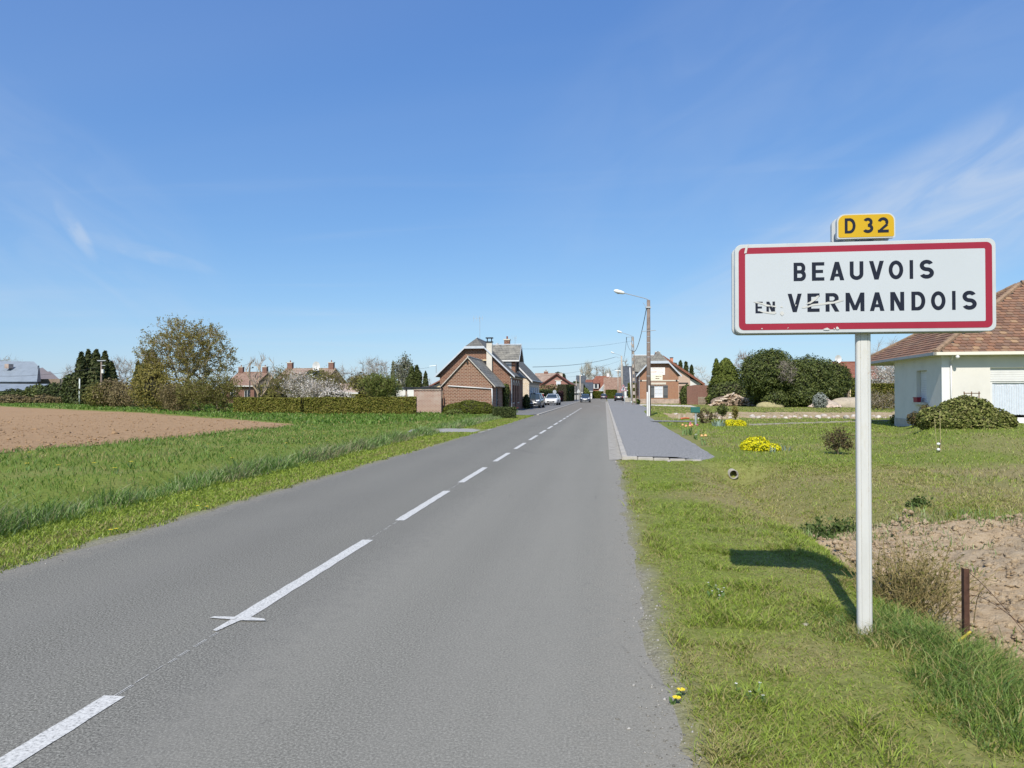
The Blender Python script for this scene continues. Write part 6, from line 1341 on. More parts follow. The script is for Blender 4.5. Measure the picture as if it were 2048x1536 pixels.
a = gnd(1415, 848); broadleaf('rose_shrub', 'low reddish shrub right of the green box', a, (a.x, a.y+.3, .38), (.55, .4, .36), 60, .06, .02, 196, BARK, MATS['dark_twigs'], LF_RED, 800, .05, 4, .14, .005, w=.1, cat='shrub', rmin=.006)
def spikes(name, label, c, n, h, r, mt, seed, cat='plant', wd=.03):
    qq = np.random.RandomState(seed); t = thing(name, label, cat, (c.x, c.y, 0)); mb = MB()
    for k in range(n):
        a_ = qq.rand()*6.28; e = Vector((math.cos(a_), math.sin(a_), 0)); s_ = Vector((-e.y, e.x, 0)); p = c+e*r*qq.rand()**.5; p.z = float(hgt(p.x, p.y))-.01; L_ = h*qq.uniform(.6, 1.2); le = qq.uniform(.15, .6)
        mb.add([p-s_*wd, p+s_*wd, p+e*L_*le*.4+s_*wd*.8+Vector((0,0,L_*.65)), p+e*L_*le+Vector((0,0,L_)), p+e*L_*le*.4-s_*wd*.8+Vector((0,0,L_*.65))], [(0,1,2,4),(2,3,4)])
    mb.build('leaves', mt, t); return t
IRIS = plain('iris_leaf', (.20,.27,.22), .5, .15, 6)
spikes('iris_clump', 'blue green iris leaves before the small round tree', gnd(1437, 853), 46, .30, .36, IRIS, 1)
spikes('iris_clump', 'few blue green iris leaves among the yellow mound', gnd(1545, 905), 10, .18, .12, IRIS, 2, wd=.015); spikes('iris_clump', 'iris leaves right of the yellow mound', gnd(1573, 903), 10, .2, .1, IRIS, 3, wd=.015)
# ---- weeds along the ditch
for i, (px, py, w_, h_, lb_) in enumerate([(1632, 1040, .22, .2, 'leafy green weed left of the sign post above the bare earth'), (1690, 1038, .2, .17, 'leafy green weed touching the sign post above the bare earth'), (1650, 1055, .12, .1, 'small weed hanging over the bare earth'), (1838, 1030, .12, .09, 'low green weed with white flowers on the dug bank')]):
    a = gnd(px, py, -.12); zz = float(hgt(a.x, a.y)); t = bush('leafy_weed', lb_, [(a.x, a.y, zz+h_*.5, w_, w_*.8, h_*.6), (a.x+w_*.7, a.y+.1, zz+h_*.4, w_*.7, w_*.6, h_*.5)], LF_DARK if i < 2 else LF_GREEN, 420, .05, 200+i, 'weed', rough=.4, depth=.08, core=.4) if False else None
    q_ = np.random.RandomState(200+i); t = thing('leafy_weed', lb_, 'weed', (a.x, a.y, zz)); k = 420 if i < 2 else 160
    Pp = np.stack([a.x+q_.normal(0, w_*.55, k), a.y+q_.normal(0, w_*.4, k), zz+.02+np.abs(q_.normal(0, h_*.55, k))], 1)
    tri_mesh('leaves', *cards(Pp, np.full(k, .035), 3+i, 1.9, .5), leaf('weed_leaves_%d' % i, [(.05,.085,.02), (.085,.125,.03), (.12,.16,.045)], .25), t)
    mb = MB()
    for j in range(14): e = Pp[q_.randint(k)]; mb.tube((a.x+q_.normal(0,.03), a.y+q_.normal(0,.03), zz-.02), tuple(e), .003, .002, 3)
    mb.build('stems', LFSTEM, t)
# the twiggy bush behind the sign post
a = gnd(1835, 1235, -.18); a = Vector((a.x, a.y+.15, float(hgt(a.x, a.y+.15))))
tb = thing('broom_bush', 'sprawling twiggy bush between the sign post and the rusty post', 'bush', a)
q_ = np.random.RandomState(8); P0, P1, R0, R1, E = [], [], [], [], []
for k in range(260):
    th = q_.uniform(0, 6.28); b_ = np.array(a)+np.array([q_.normal(0, .13), q_.normal(0, .10), -.02]); dr_ = np.array([math.cos(th)*q_.uniform(.2, 1.1), math.sin(th)*.6*q_.uniform(.2, 1.1), q_.uniform(.6, 1.3)]); L_ = q_.uniform(.28, .62); p = b_; r_ = .0042
    dr_ /= np.linalg.norm(dr_)
    for s_ in range(4):
        p2 = p+dr_*L_/4; P0.append(p); P1.append(p2); R0.append(r_); R1.append(r_*.78); r_ *= .78; p = p2; dr_ = dr_+q_.normal(0, .16, 3)+np.array([0,0,.05]); dr_ /= np.linalg.norm(dr_)
        if s_ > 0:
            for _ in range(2):
                d2 = dr_+q_.normal(0, .55, 3); d2 /= np.linalg.norm(d2); e = p+d2*q_.uniform(.05, .13); P0.append(p); P1.append(e); R0.append(.0022); R1.append(.0012); E.append(e)
tri_mesh('stems', *tubes(P0, P1, R0, R1, 4), plain('broom_stems', (.30,.235,.10), .85, .25, 9), tb)
E = np.array(E); E = E[q_.rand(len(E)) < .65]; tri_mesh('leaves', *cards(E, np.full(len(E), .016), 4, 1.8), LF_OLIVE, tb)
# ================================================================== TOWN SIGN
SG = Vector((1.70, 4.98, 0)); YP = SG.y-.075      # front face of the panel
ts = thing('town_sign', 'white red-bordered town name sign with yellow road number plate on a pale post', 'sign', SG)
SWH = plain('reflective_white', (.50, .525, .545), .4, .02, 1.5, spec=.4); SRED = plain('sign_red', (.30, .016, .036), .4, .05, 3, spec=.4); SBLK = plain('sign_navy_black', (.012, .014, .026), .4, .1, 4)
SYEL = plain('sign_yellow', (.56, .34, .006), .4, .04, 3, spec=.4); SRIM = plain('sign_rim', (.50, .52, .52), .4, .06, 6, spec=.4); SBACK = plain('sign_back', (.42, .43, .43), .5, .08, 3, metal=.3)
m, nd, l = _mat('painted_post'); v_ = objco(nd); mp = nd('ShaderNodeMapping'); mp.inputs['Scale'].default_value = (9, 9, 1.6); l(v_, mp.inputs[0])
n1 = noise(nd, l, mp.outputs[0], 1.6, 5, .7); n2 = noise(nd, l, v_, 26, 4, .7)
c = ramp(nd, l, n1, [(.3, (.54,.53,.50)), (.55, (.60,.59,.56)), (.75, (.52,.48,.40))]); c = mixc(nd, l, maprange(nd, l, n2, .66, .74, 0, .6), c, (.38,.22,.10))
finish(m, nd, l, c, .45, n2, .05, .004, spec=.35); POSTM = m
def rrect(x0, x1, z0, z1, r, n=7):
    pts = []
    for cx, cz, a0 in ((x1-r, z0+r, -90), (x1-r, z1-r, 0), (x0+r, z1-r, 90), (x0+r, z0+r, 180)):
        for k in range(n): t = R(a0+90*k/(n-1)); pts.append((cx+r*math.cos(t), cz+r*math.sin(t)))
    return pts
def rplate(name, x0, x1, z0, z1, r, y0, y1, mt, parent, bev=.004, rt=None):
    pts = rrect(x0, x1, z0, z1, r)
    if rt: pts = rrect(x0, x1, z0, z1, r)
    mb = MB(); mb.extrude([(p[0], y0, p[1]) for p in pts], (0, y1-y0, 0)); return mb.build(name, mt, parent, bevel=bev)
px0, px1 = onY(1470, 580, YP).x, onY(1992.5, 570, YP).x; pz1 = (onY(1472, 490, YP).z+onY(1985, 475, YP).z)/2; pz0 = (onY(1480, 668.5, YP).z+onY(1985, 661.5, YP).z)/2
mb = MB(); hw, hd, rr_ = .0465, .026, .02; prof = []
for cx, cy, a0 in ((hw-rr_, -hd+rr_, -90), (hw-rr_, hd-rr_, 0), (-hw+rr_, hd-rr_, 90), (-hw+rr_, -hd+rr_, 180)):
    for k in range(6): t = R(a0+90*k/5); prof.append((cx+rr_*math.cos(t), cy+rr_*math.sin(t)))
# shallow flutes on the front
front_ = [(-.026,-hd),(-.0235,-hd+.004),(-.021,-hd),(.021,-hd),(.0235,-hd+.004),(.026,-hd)]
prof = [p for p in prof]; i0 = 0
prof = prof+front_
mb.extrude([(SG.x+p[0], SG.y+p[1], -.35) for p in prof], (0, 0, pz0+.35+.5)); mb.build('post', POSTM, ts)
rplate('front_panel', px0, px1, pz0, pz1, .045, YP, YP+.036, SRIM, ts)
rplate('back_panel', px0, px1, pz0, pz1, .045, SG.y+.034, SG.y+.066, SRIM, ts)
rplate('red_border', px0+.024, px1-.024, pz0+.024, pz1-.024, .035, YP-.0016, YP+.002, SRED, ts, 0)
rplate('white_field', px0+.066, px1-.066, pz0+.066, pz1-.066, .008, YP-.003, YP+.001, SWH, ts, 0)
for zz in (pz0+.12, pz1-.12):
    mb = MB(); mb.box(px0+.05, px1-.05, YP+.037, YP+.048, zz-.02, zz+.02); mb.build('stiffening_rail', SBACK, ts)
    mb = MB(); mb.box(SG.x-.07, SG.x+.07, SG.y-.03, SG.y+.033, zz-.025, zz+.025); mb.build('clamp', SBACK, ts)
# road number plate
dx0, dx1 = onY(1674, 455, YP).x, onY(1790.5, 450, YP).x; dz1 = (onY(1685, 429, YP).z+onY(1780, 424.5, YP).z)/2; dz0 = (onY(1674, 478.5, YP).z+onY(1790, 474.5, YP).z)/2
def dplate(name, a, b, y0, y1, mt, ins=0):
    x0, x1, z0, z1 = dx0+ins, dx1-ins, dz0+ins, dz1-ins; pts = [(x0+.008, z0), (x1-.008, z0), (x1, z0+.008)]
    r = .05-ins*.6
    for k in range(7): t = R(90*k/6); pts.append((x1-r+r*math.cos(t), z1-r+r*math.sin(t)))
    for k in range(7): t = R(90+90*k/6); pts.append((x0+r+r*math.cos(t), z1-r+r*math.sin(t)))
    pts.append((x0, z0+.008)); mb = MB(); mb.extrude([(p[0], y0, p[1]) for p in pts], (0, y1-y0, 0)); return mb.build(name, mt, ts)
dplate('number_plate', 0, 0, YP, YP+.034, SRIM); dplate('yellow_field', 0, 0, YP-.002, YP+.001, SYEL, .008); dplate('rear_number_plate', 0, 0, SG.y+.034, SG.y+.066, SRIM)
for xx in (dx0+.09, dx1-.09):
    mb = MB(); mb.box(xx-.03, xx+.03, YP+.036, SG.y+.034, pz1-.06, dz0+.04); mb.build('plate_bracket', SBACK, ts)
# lettering built from strokes
def glyph(ch, t):
    """strokes of a capital in a 0..w by 0..1 box; returns width and polygons"""
    P = []
    def rect(x0, y0, x1, y1): P.append([(x0,y0),(x1,y0),(x1,y1),(x0,y1)])
    def diag(xa, xb, y0, y1, k): P.append([(xa,y0),(xa+k,y0),(xb+k,y1),(xb,y1)])
    def arc(cx, cy, rx, ry, a0, a1, n=14):
        for i in range(n):
            q0, q1 = R(a0+(a1-a0)*i/n), R(a0+(a1-a0)*(i+1)/n)
            o = lambda q: (cx+rx*math.cos(q), cy+ry*math.sin(q)); n_ = lambda q: (cx+(rx-t)*math.cos(q), cy+(ry-t)*math.sin(q))
            P.append([n_(q0), o(q0), o(q1), n_(q1)])
    ru = (.5+t/2)/2
    if ch == 'I': rect(0,0,t,1); return t, P
    if ch == 'E': w = .64; rect(0,0,t,1); rect(t,0,w,t*.9); rect(t,.5-t*.42,w*.9,.5+t*.42); rect(t,1-t*.9,w,1); return w, P
    if ch == 'N': w = .72; rect(0,0,t,1); rect(w-t,0,w,1); diag(w-t*1.15,0,0,1,t*1.15); return w, P
    if ch == 'V': w = .80; k = t*1.12; diag(w/2-k/2,0,0,1,k); diag(w/2-k/2,w-k,0,1,k); return w, P
    if ch == 'A': w = .80; k = t*1.12; diag(0,w/2-k/2,0,1,k); diag(w-k,w/2-k/2,0,1,k); rect(.2,.2,w-.2,.2+t*.8); return w, P
    if ch == 'M': w = .96; k = t*1.0; rect(0,0,t,1); rect(w-t,0,w,1); diag(w/2-k/2,0,.06,1,k); diag(w/2-k/2,w-k,.06,1,k); return w, P
    if ch == 'U': w = .72; rect(0,.34,t,1); rect(w-t,.34,w,1); arc(w/2,.34,w/2,.34,180,360); return w, P
    if ch == 'O': w = .78; arc(w/2,.5,w/2,.5,0,360,36); return w, P
    if ch == 'D': w = .72; rect(0,0,t,1); rect(t,0,.34,t*.9); rect(t,1-t*.9,.34,1); arc(.34,.5,w-.34,.5,-90,90,20); return w, P
    if ch == 'B': w = .68; rect(0,0,t,1); rect(t,0,.4,t*.9); rect(t,1-t*.9,.4,1); rect(t,.5-t*.45,.4,.5+t*.45); arc(.4,1-ru,.25,ru,-90,90,14); arc(.4,ru,.28,ru,-90,90,14); return w, P
    if ch == 'R': w = .70; rect(0,0,t,1); rect(t,1-t*.9,.4,1); rect(t,.42,.4,.42+t*.85); arc(.4,.71,.27,.29,-90,90,14); diag(w-t*1.1,.24,0,.44,t*1.1); return w, P
    if ch == 'S': w = .70; arc(.35,1-ru,.335,ru,25,270,18); arc(.35,ru,.35,ru,90,-155,18); return w, P
    if ch == '3': w = .68; arc(.33,1-ru,.31,ru,150,-90,18); arc(.33,ru,.35,ru,90,-150,18); return w, P
    if ch == '2': w = .70; arc(.34,.68,.34,.32,165,-25,16); rect(0,0,w,t*.95); P.append([(0,t*.6),(t*.35,0),(.66,.47),(.655-t*.55,.60)]); return w, P
def letters(name, specs, zb, zt, mt, t, y=YP-.0035):
    H = zt-zb
    for ch, xl, xr in specs:
        mb = MB(); w, P = glyph(ch, t); s = (xr-xl)/w
        for j, p in enumerate(P): mb.extrude([(xl+u*s, y-.00003*j, zb+v*H) for u, v in p], (0, .002+.00003*j, 0))
        mb.build('letter', mt, ts)
zx = lambda X: 1440+X/3.369; zy = lambda Yv: 400+Yv/3.369
def spec(word, xs_, yv): return [(c_, onY(zx(a_), zy(yv), YP).x, onY(zx(b_), zy(yv), YP).x) for c_, (a_, b_) in zip(word, xs_)]
b1 = spec('BEAUVOIS', [(495,578),(618,702),(738,836),(873,965),(1003,1103),(1135,1233),(1276,1300),(1342,1440)], 475)
zA = lambda p: onY(zx(p[0]), zy(p[1]), YP).z
letters('upper_lettering', b1, (zA((495,550))+zA((1288,530)))/2, (zA((495,425))+zA((1288,404)))/2, SBLK, .205)
b2 = spec('VERMANDOIS', [(455,550),(588,670),(710,803),(845,972),(1008,1107),(1146,1240),(1288,1382),(1420,1518),(1562,1586),(1630,1728)], 690)
letters('lower_lettering', b2, (zA((600,755))+zA((1574,741)))/2, (zA((600,632))+zA((1574,611)))/2, SBLK, .205)
b3 = spec('EN', [(238,287),(312,370)], 725); letters('small_lettering', b3, zA((260,764)), zA((260,686)), SBLK, .21)
b4 = [(c_, onY(1640+a_/11.38, 450, YP).x, onY(1640+b_/11.38, 450, YP).x) for c_, (a_, b_) in zip('D32', [(560,805),(970,1208),(1312,1560)])]
letters('number_lettering', b4, (onY(1690,467,YP).z+onY(1770,465,YP).z)/2, (onY(1690,437,YP).z+onY(1770,434.5,YP).z)/2, SBLK, .19)
# scrapes and chips
SCR = plain('bare_scrape', (.545, .535, .50), .6, .06, 20); sp = lambda X, Yv: onY(1480+X/8.533, 560+Yv/8.533, YP-.0053)
mb = MB()
def scrape(pts, w0):
    for (xa, ya, wa), (xb, yb, wb_) in zip(pts[:-1], pts[1:]):
        p, q2 = sp(xa, ya), sp(xb, yb); s_ = w0/8.533/1420*4.9
        mb.add([(p.x, p.y, p.z-wa*s_), (q2.x, q2.y, q2.z-wb_*s_), (q2.x, q2.y, q2.z+wb_*s_), (p.x, p.y, p.z+wa*s_)], [(0,1,2,3)])
scrape([(230,370,.2),(290,385,.8),(380,405,.9),(450,432,1.2),(510,440,.8)], 14); scrape([(510,440,.5),(590,450,.9),(615,455,1)], 12)
scrape([(330,525,.4),(400,545,.8),(500,560,1),(590,560,1.6),(620,560,.6)], 14); scrape([(600,440,1),(602,470,1.2),(600,560,1.4)], 16); scrape([(690,460,.6),(720,455,1),(730,465,.5)], 14)
scrape([(685,565,1),(720,570,2.6),(750,570,.8)], 16); scrape([(1055,470,.5),(1090,465,1),(1160,455,.9),(1240,425,1),(1330,415,.9),(1440,405,1),(1500,392,1.3),(1600,385,1),(1680,360,1.2),(1770,350,.2)], 15)
scrape([(1130,405,.3),(1200,385,1),(1270,330,1.6),(1310,300,1.6),(1345,272,.6)], 17); scrape([(945,435,1),(962,425,.5)], 16); scrape([(1425,842,.5),(1490,834,1.6),(1530,842,.4)], 13); scrape([(1600,830,.8),(1620,832,.7)], 13); scrape([(1640,822,1.2),(1665,820,1.6),(1690,830,.6)], 15); scrape([(810,825,.4),(828,810,.5)], 12); scrape([(365,830,.8),(385,830,.8)], 11)
o = mb.build('scrape_marks', SCR, ts); o['kind'] = 'stuff'
mb = MB(); a_ = onY(zx(175), zy(330), YP-.0053); mb.add([(a_.x-.012,a_.y,a_.z-.03),(a_.x+.004,a_.y,a_.z-.028),(a_.x+.016,a_.y,a_.z+.035),(a_.x-.002,a_.y,a_.z+.02)], [(0,1,2,3)]); o = mb.build('corner_scuff', SCR, ts)

# ================================================================== POLES, LAMPS, CABLES
PWOOD = plain('brown_pole_wood', (.21, .165, .14), .9, .2, 5, bstr=.3); PCON = plain('concrete_pole', (.40, .35, .29), .9, .15, 4, bstr=.2); PSTE = plain('pale_green_steel', (.58, .63, .60), .5, .06, 3)
LAMPW = plain('lamp_white', (.80, .80, .78), .4, .04, 4); CABLE = plain('black_cable', (.03, .03, .033), .6, .1, 4)
def lamp_pole(label, base, h, r0, r1, lamp_off, bracket=None, conduit=False, lattice=False, name='lamp_pole', lean=(0,0)):
    t = thing(name, label, 'pole', base); top = base+Vector((lean[0], lean[1], h)); 
    if not lattice: mb = MB(); mb.tube(base-Z3*.3, top, r0, r1, 12); mb.build('pole', PWOOD if conduit else PCON, t, smooth=True)
    else:
        for s in (-1, 1):
            mb = MB(); a0, a1 = base+Vector((s*r0*.85,0,-.2)), top+Vector((s*r1*.85,0,0)); mb.add([a0+Vector((-.06,-.12,0)),a0+Vector((.06,-.12,0)),a0+Vector((.06,.12,0)),a0+Vector((-.06,.12,0)),a1+Vector((-.045,-.08,0)),a1+Vector((.045,-.08,0)),a1+Vector((.045,.08,0)),a1+Vector((-.045,.08,0))], [(0,3,2,1),(4,5,6,7),(0,1,5,4),(1,2,6,5),(2,3,7,6),(3,0,4,7)]); mb.build('upright', PWOOD, t)
        k = 0; z = .5
        while z < h-.2:
            f = z/h; w_ = r0*(1-f)+r1*f; c0 = base*(1-f)+top*f; mb = MB(); mb.box(c0.x-w_, c0.x+w_, c0.y-.08, c0.y+.08, z, z+.45); mb.build('web', PCON, t); z += .95
    if lamp_off:
        e = top+Vector(lamp_off); mb = MB(); mid = top+Vector((lamp_off[0]*.12, lamp_off[1]*.12, .12)); mb.path([top-Z3*.4, top+Z3*.02, mid, e], .028, 6); mb.build('lamp_arm', STEEL, t)
        d = (e-mid).normalized(); s_ = Vector((-d.y, d.x, 0)).normalized(); u_ = d.cross(s_); u_ = u_ if u_.z > 0 else -u_; mb = MB(); n_ = 8; rings = []
        for k, (f, w_, hh) in enumerate(((0,.05,.05),(.08,.12,.10),(.30,.16,.14),(.60,.17,.14),(.74,.11,.09),(.80,.03,.03))):
            rings.append([e+d*f+s_*w_*math.cos(2*math.pi*i/n_)+u_*hh*math.sin(2*math.pi*i/n_) for i in range(n_)])
        vs = [p for r_ in rings for p in r_]; fs = [(k*n_+i, k*n_+(i+1) % n_, (k+1)*n_+(i+1) % n_, (k+1)*n_+i) for k in range(5) for i in range(n_)]+[tuple(range(n_))[::-1], tuple(range(5*n_, 6*n_))]
        mb.add(vs, fs); hd_ = mb.build('lamp_head', LAMPW, t, smooth=True)
        mb = MB(); mb.ball(e+d*.42-u_*.09, .13, 10, 6, (1.2,.9,.55)); mb.build('lamp_bowl', plain('lamp_bowl_glass', (.45,.44,.42), .3, .05, 4), hd_, smooth=True)
    return t, top
B1 = gnd(1297.5, 832); zt = zat(600, at(1297,832,1).length*0+50.5)
D1 = 2272/45.; t1, top1 = lamp_pole('brown wooden lamp pole with white cable guard nearest on the right pavement', B1, zat(600, D1), .17, .12, (-1.68, -.2, .5), conduit=True)
for xx, h_, px in ((-.105, zat(784, D1), 1), (.02, zat(771, D1), 2)):
    mb = MB(); mb.box(B1.x+xx-.05, B1.x+xx+.05, B1.y-.23, B1.y-.15, 0, h_); mb.build('cable_guard', WHITE, t1)
for py in (673, 685, 704, 714, 752):
    z_ = zat(py, D1); mb = MB(); mb.tube((B1.x,B1.y,z_-.02), (B1.x,B1.y,z_+.02), .172-.005*z_, .172-.005*z_, 12); mb.build('steel_band', STEEL, t1)
z_ = zat(662, D1); mb = MB(); mb.tube((B1.x-.48,B1.y-.12,z_-.03), (B1.x+.5,B1.y-.14,z_+.04), .022, .022, 6); mb.build('cross_arm', STEEL, t1)
mb = MB(); mb.box(B1.x-.2, B1.x+.17, B1.y-.17, B1.y+.17, zat(616,D1), zat(613,D1)); mb.build('pole_collar', STEEL, t1)
z_ = zat(614, D1); mb = MB(); mb.tube((B1.x-.13,B1.y,z_), (B1.x-.38,B1.y,z_+.33), .015, .015, 5); mb.build('stay_hook', STEEL, t1)
D2 = 100.; B2 = gd(1268.5, D2); t2, top2 = lamp_pole('concrete ladder-type lamp pole beside the sign house', B2, zat(673, D2), .27, .13, (-1.45, -.2, .55), lattice=True, lean=(-.22,0))
mb = MB(); mb.tube(top2+Vector((0,-.1,-.05)), top2+Vector((-.85,-.1,-.08)), .03, .03, 5); mb.build('bracket', STEEL, t2); mb = MB(); mb.tube(top2+Vector((-.85,-.1,-.08)), top2+Vector((-.85,-.1,-.55)), .05, .04, 6); mb.build('insulator', DARKW, t2)
mb = MB(); mb.box(top2.x-.28, top2.x-.16, top2.y-.2, top2.y-.06, top2.z-1.25, top2.z-.85); mb.build('junction_box', WHITE, t2)
D3 = 150.; B3 = gd(1245.5, D3); t3, top3 = lamp_pole('third lamp pole, concrete, further along the right pavement', B3, zat(712, D3), .26, .17, (-1.5, -.2, .6), lean=(-.25,0))
mb = MB(); mb.path([top3-Z3*.35, top3+Vector((-.6,0,-.4)), top3+Vector((-1.0,0,-.18)), top3+Vector((-1.3,0,-.2))], .03, 5); mb.build('bracket', STEEL, t3)
D4 = 215.; B4 = gd(1236, D4); t4, top4 = lamp_pole('thin dark utility pole with cross arm before the brown roof', B4, zat(741, D4), .13, .11, None, name='utility_pole'); mb = MB(); mb.tube(top4+Vector((-.9,0,.0)), top4+Vector((.9,0,0)), .07, .07, 5); mb.build('cross_arm', STEEL, t4)
for xx in (-.7, -.25, .3, .75):
    mb = MB(); mb.tube(top4+Vector((xx,0,.05)), top4+Vector((xx*1.1,0,.55)), .05, .04, 5); mb.build('insulator', DARKW, t4)
B5 = gd(1160.5, 170); t5, top5 = lamp_pole('slim concrete utility pole left of the road beyond the dark shrub', B5, zat(749, 170), .2, .14, None, name='utility_pole'); mb = MB(); mb.tube(top5+Vector((-.3,0,-.2)), top5+Vector((.5,0,-.25)), .05, .05, 5); mb.build('cross_arm', STEEL, t5)
B6 = gd(1152.5, 160); t6, top6 = lamp_pole('short pale pole beside the dark street shrub', B6, zat(759, 160), .12, .09, None, name='utility_pole')
mb = MB(); mb.tube(top6-Z3*.02, top6+Z3*.06, .13, .13, 8); mb.build('cap', STEEL, t6)
B7 = gd(1208, 208); t7, top7 = lamp_pole('pale post standing at the bend behind the far car', B7, zat(768, 208), .16, .12, None, name='utility_pole'); mb = MB(); mb.tube(top7-Z3*.02, top7+Z3*.1, .17, .17, 8); mb.build('cap', STEEL, t7)
B8 = gd(1263.5, 125); t8 = thing('flag_post', 'slim white leaning post left of the ladder-type pole', 'post', B8); mb = MB(); mb.tube(B8-Z3*.2, B8+Vector((-.32,0,zat(735,125))), .13, .09, 10); mb.build('pole', WHITE, t8, smooth=True); mb = MB(); mb.tube(B8-Z3*.1, B8+Z3*.25, .22, .2, 10); mb.build('base', PSTE, t8)
# far-left poles
BL = gd(159, 100); tl_ = thing('pale_post', 'pale greenish steel post standing in the grass behind the field', 'post', BL); mb = MB(); mb.tube(BL-Z3*.2, BL+Z3*zat(757,100), .11, .09, 10); mb.build('pole', PSTE, tl_, smooth=True); mb = MB(); mb.tube(BL+Z3*(zat(757,100)-.03), BL+Z3*(zat(757,100)+.04), .12, .12, 10); mb.build('cap', STEEL, tl_)
BM = gd(202.5, 96); tm_ = thing('utility_pole', 'wooden utility pole with cross arm and transformer before the conifers', 'pole', BM); zt = zat(721, 96); mb = MB(); mb.tube(BM-Z3*.2, BM+Z3*zt, .14, .11, 9); mb.build('pole', PWOOD, tm_, smooth=True)
mb = MB(); mb.box(BM.x-.5, BM.x+.72, BM.y-.2, BM.y-.08, zt-.08, zt+.05); mb.build('cross_arm', STEEL, tm_); mb = MB(); mb.box(BM.x+.1, BM.x+.62, BM.y-.15, BM.y-.05, zt-.72, zt-.62); mb.build('lower_arm', STEEL, tm_); mb = MB(); mb.box(BM.x+.18, BM.x+.48, BM.y-.3, BM.y-.05, zt-1.75, zt-1.2); mb.build('transformer', WHITE, tm_, bevel=.03)
BN = gd(499.5, 78); tn_ = thing('utility_pole', 'thin utility pole carrying the cable behind the clipped hedge', 'pole', BN); zt9 = zat(725, 78); mb = MB(); mb.tube(BN-Z3*.2, BN+Z3*zt9, .075, .06, 8); mb.build('pole', PWOOD, tn_); mb = MB(); mb.tube(BN+Z3*(zt9-.7), BN+Vector((.3,0,zt9-.55)), .02, .02, 4); mb.ball(BN+Vector((.34,0,zt9-.55)), .09); mb.build('insulator', DARKW, tn_)
def cable(label, a, b, sag, r=.014, n=18):
    a, b = Vector(a), Vector(b); pts = []
    for i in range(n+1):
        f = i/n; p = a*(1-f)+b*f; p.z -= sag*4*f*(1-f); pts.append(p)
    mb = MB(); mb.path(pts, r, 4); o = mb.build('overhead_cable', CABLE, None, loc=tuple(a)); tag(o, label, 'cable'); return o
k1 = B1+Vector((-.15,-.05,zat(617,D1))); k1b = B1+Vector((-.52,-.12,zat(663,D1)))
cable('twisted black cable hanging between the first two lamp poles', k1, top2+Vector((-.05,0,-1.95)), 1.2, .03)
cable('black cable from the ladder-type pole down to the third pole', top2+Vector((-.85,-.1,-.5)), top3+Vector((.3,0,-1.2)), .5, .03)
mb = MB(); ps = []
for i in range(13):
    f = i/12; p = (top2+Vector((-.85,-.1,-.55)))*(1-f)+(top2+Vector((.0,-.1,-1.9)))*f; p.z -= .55*4*f*(1-f); ps.append(p)
mb.path(ps, .025, 4); o = mb.build('overhead_cable', CABLE, None, loc=tuple(ps[0])); tag(o, 'drooping cable loop on the ladder-type pole', 'cable')
tgt = Vector((-8.3, 67.8, 5.9))
cable('high thin cable from the ladder-type pole to the brick house dormer', top2+Vector((-.1,0,-.6)), tgt, .35, .012, 24)
cable('thick cable from the third pole to the checkered house', top3+Vector((-1.3,0,-.2)), Vector((-8.1, 80, 4.6)), .45, .035, 24)
cable('faint lower cable from the third pole to the checkered house', top3+Vector((-.1,0,-.9)), Vector((-8.1, 84, 3.6)), .5, .014, 24)
cable('cable between the utility pole and the pole at the bend', top5+Vector((.4,0,-.2)), top4+Vector((-.8,0,.4)), .7, .03)
cable('cable from the utility pole to the pink house', top5+Vector((-.3,0,-.2)), Vector((-9.4, 152, 5.2)), .2, .02)
cable('cable from the thin pole to the right over the garden', BN+Z3*(zt9-.05), at(858, 735, 78), .9, .014, 28)
cable('cable from the thin pole left towards the spreading tree', BN+Z3*(zt9-.05), at(440, 736, 76), .25, .014)
cable('low cable running left past the barn', BM+Vector((-.4,0,zt-.9)), at(-20, 752, 92), .4, .02)
hk = thing('cable_bracket', 'small bracket on the brick house roof edge holding the garden cable', 'bracket', Vector(at(868,732,62)))
mb = MB(); q_ = at(868,732,62); mb.tube(q_-Z3*.6+Vector((.1,.4,0)), q_+Z3*.15+Vector((.1,.4,0)), .03, .03, 5); mb.build('rod', STEEL, hk); mb = MB(); mb.tube(q_+Vector((-.5,.4,0)), q_+Vector((.1,.4,.05)), .025, .025, 5); mb.build('arm', STEEL, hk)
# ---- triangular warning sign
D_ = 95.; bt = gd(1249.5, D_); tw_ = thing('warning_sign', 'triangular red-bordered priority crossroads warning sign on the right pavement', 'sign', bt)
mb = MB(); mb.tube(bt-Z3*.1, bt+Vector((-.12,0,zat(770,D_))), .045, .045, 8); mb.build('post', STEEL, tw_)
cz0, cz1 = zat(782.5, D_), zat(768, D_); xc_ = bt.x-.2; 
def tri(ins, y, mt, nm):
    w_ = .50-ins*1.75; z0, z1 = cz0+ins, cz1-ins*2; mb = MB(); mb.extrude([(xc_-w_,y,z0),(xc_+w_,y,z0),(xc_,y,z1)], (0,.012,0)); return mb.build(nm, mt, tw_)
tri(0, bt.y-.07, SRIM, 'plate'); tri(.02, bt.y-.075, SRED, 'red_border'); tri(.10, bt.y-.08, SWH, 'white_field')
mb = MB(); h_ = cz1-cz0; mb.extrude([(xc_-.045,bt.y-.085,cz0+.16),(xc_+.045,bt.y-.085,cz0+.16),(xc_+.045,bt.y-.085,cz0+.40),(xc_+.09,bt.y-.085,cz0+.40),(xc_,bt.y-.085,cz0+.62),(xc_-.09,bt.y-.085,cz0+.40),(xc_-.045,bt.y-.085,cz0+.40)], (0,.004,0)); mb.build('arrow', SBLK, tw_)
mb = MB(); mb.box(xc_-.14, xc_+.14, bt.y-.084, bt.y-.081, cz0+.27, cz0+.33); mb.build('arrow_bar', SBLK, tw_)
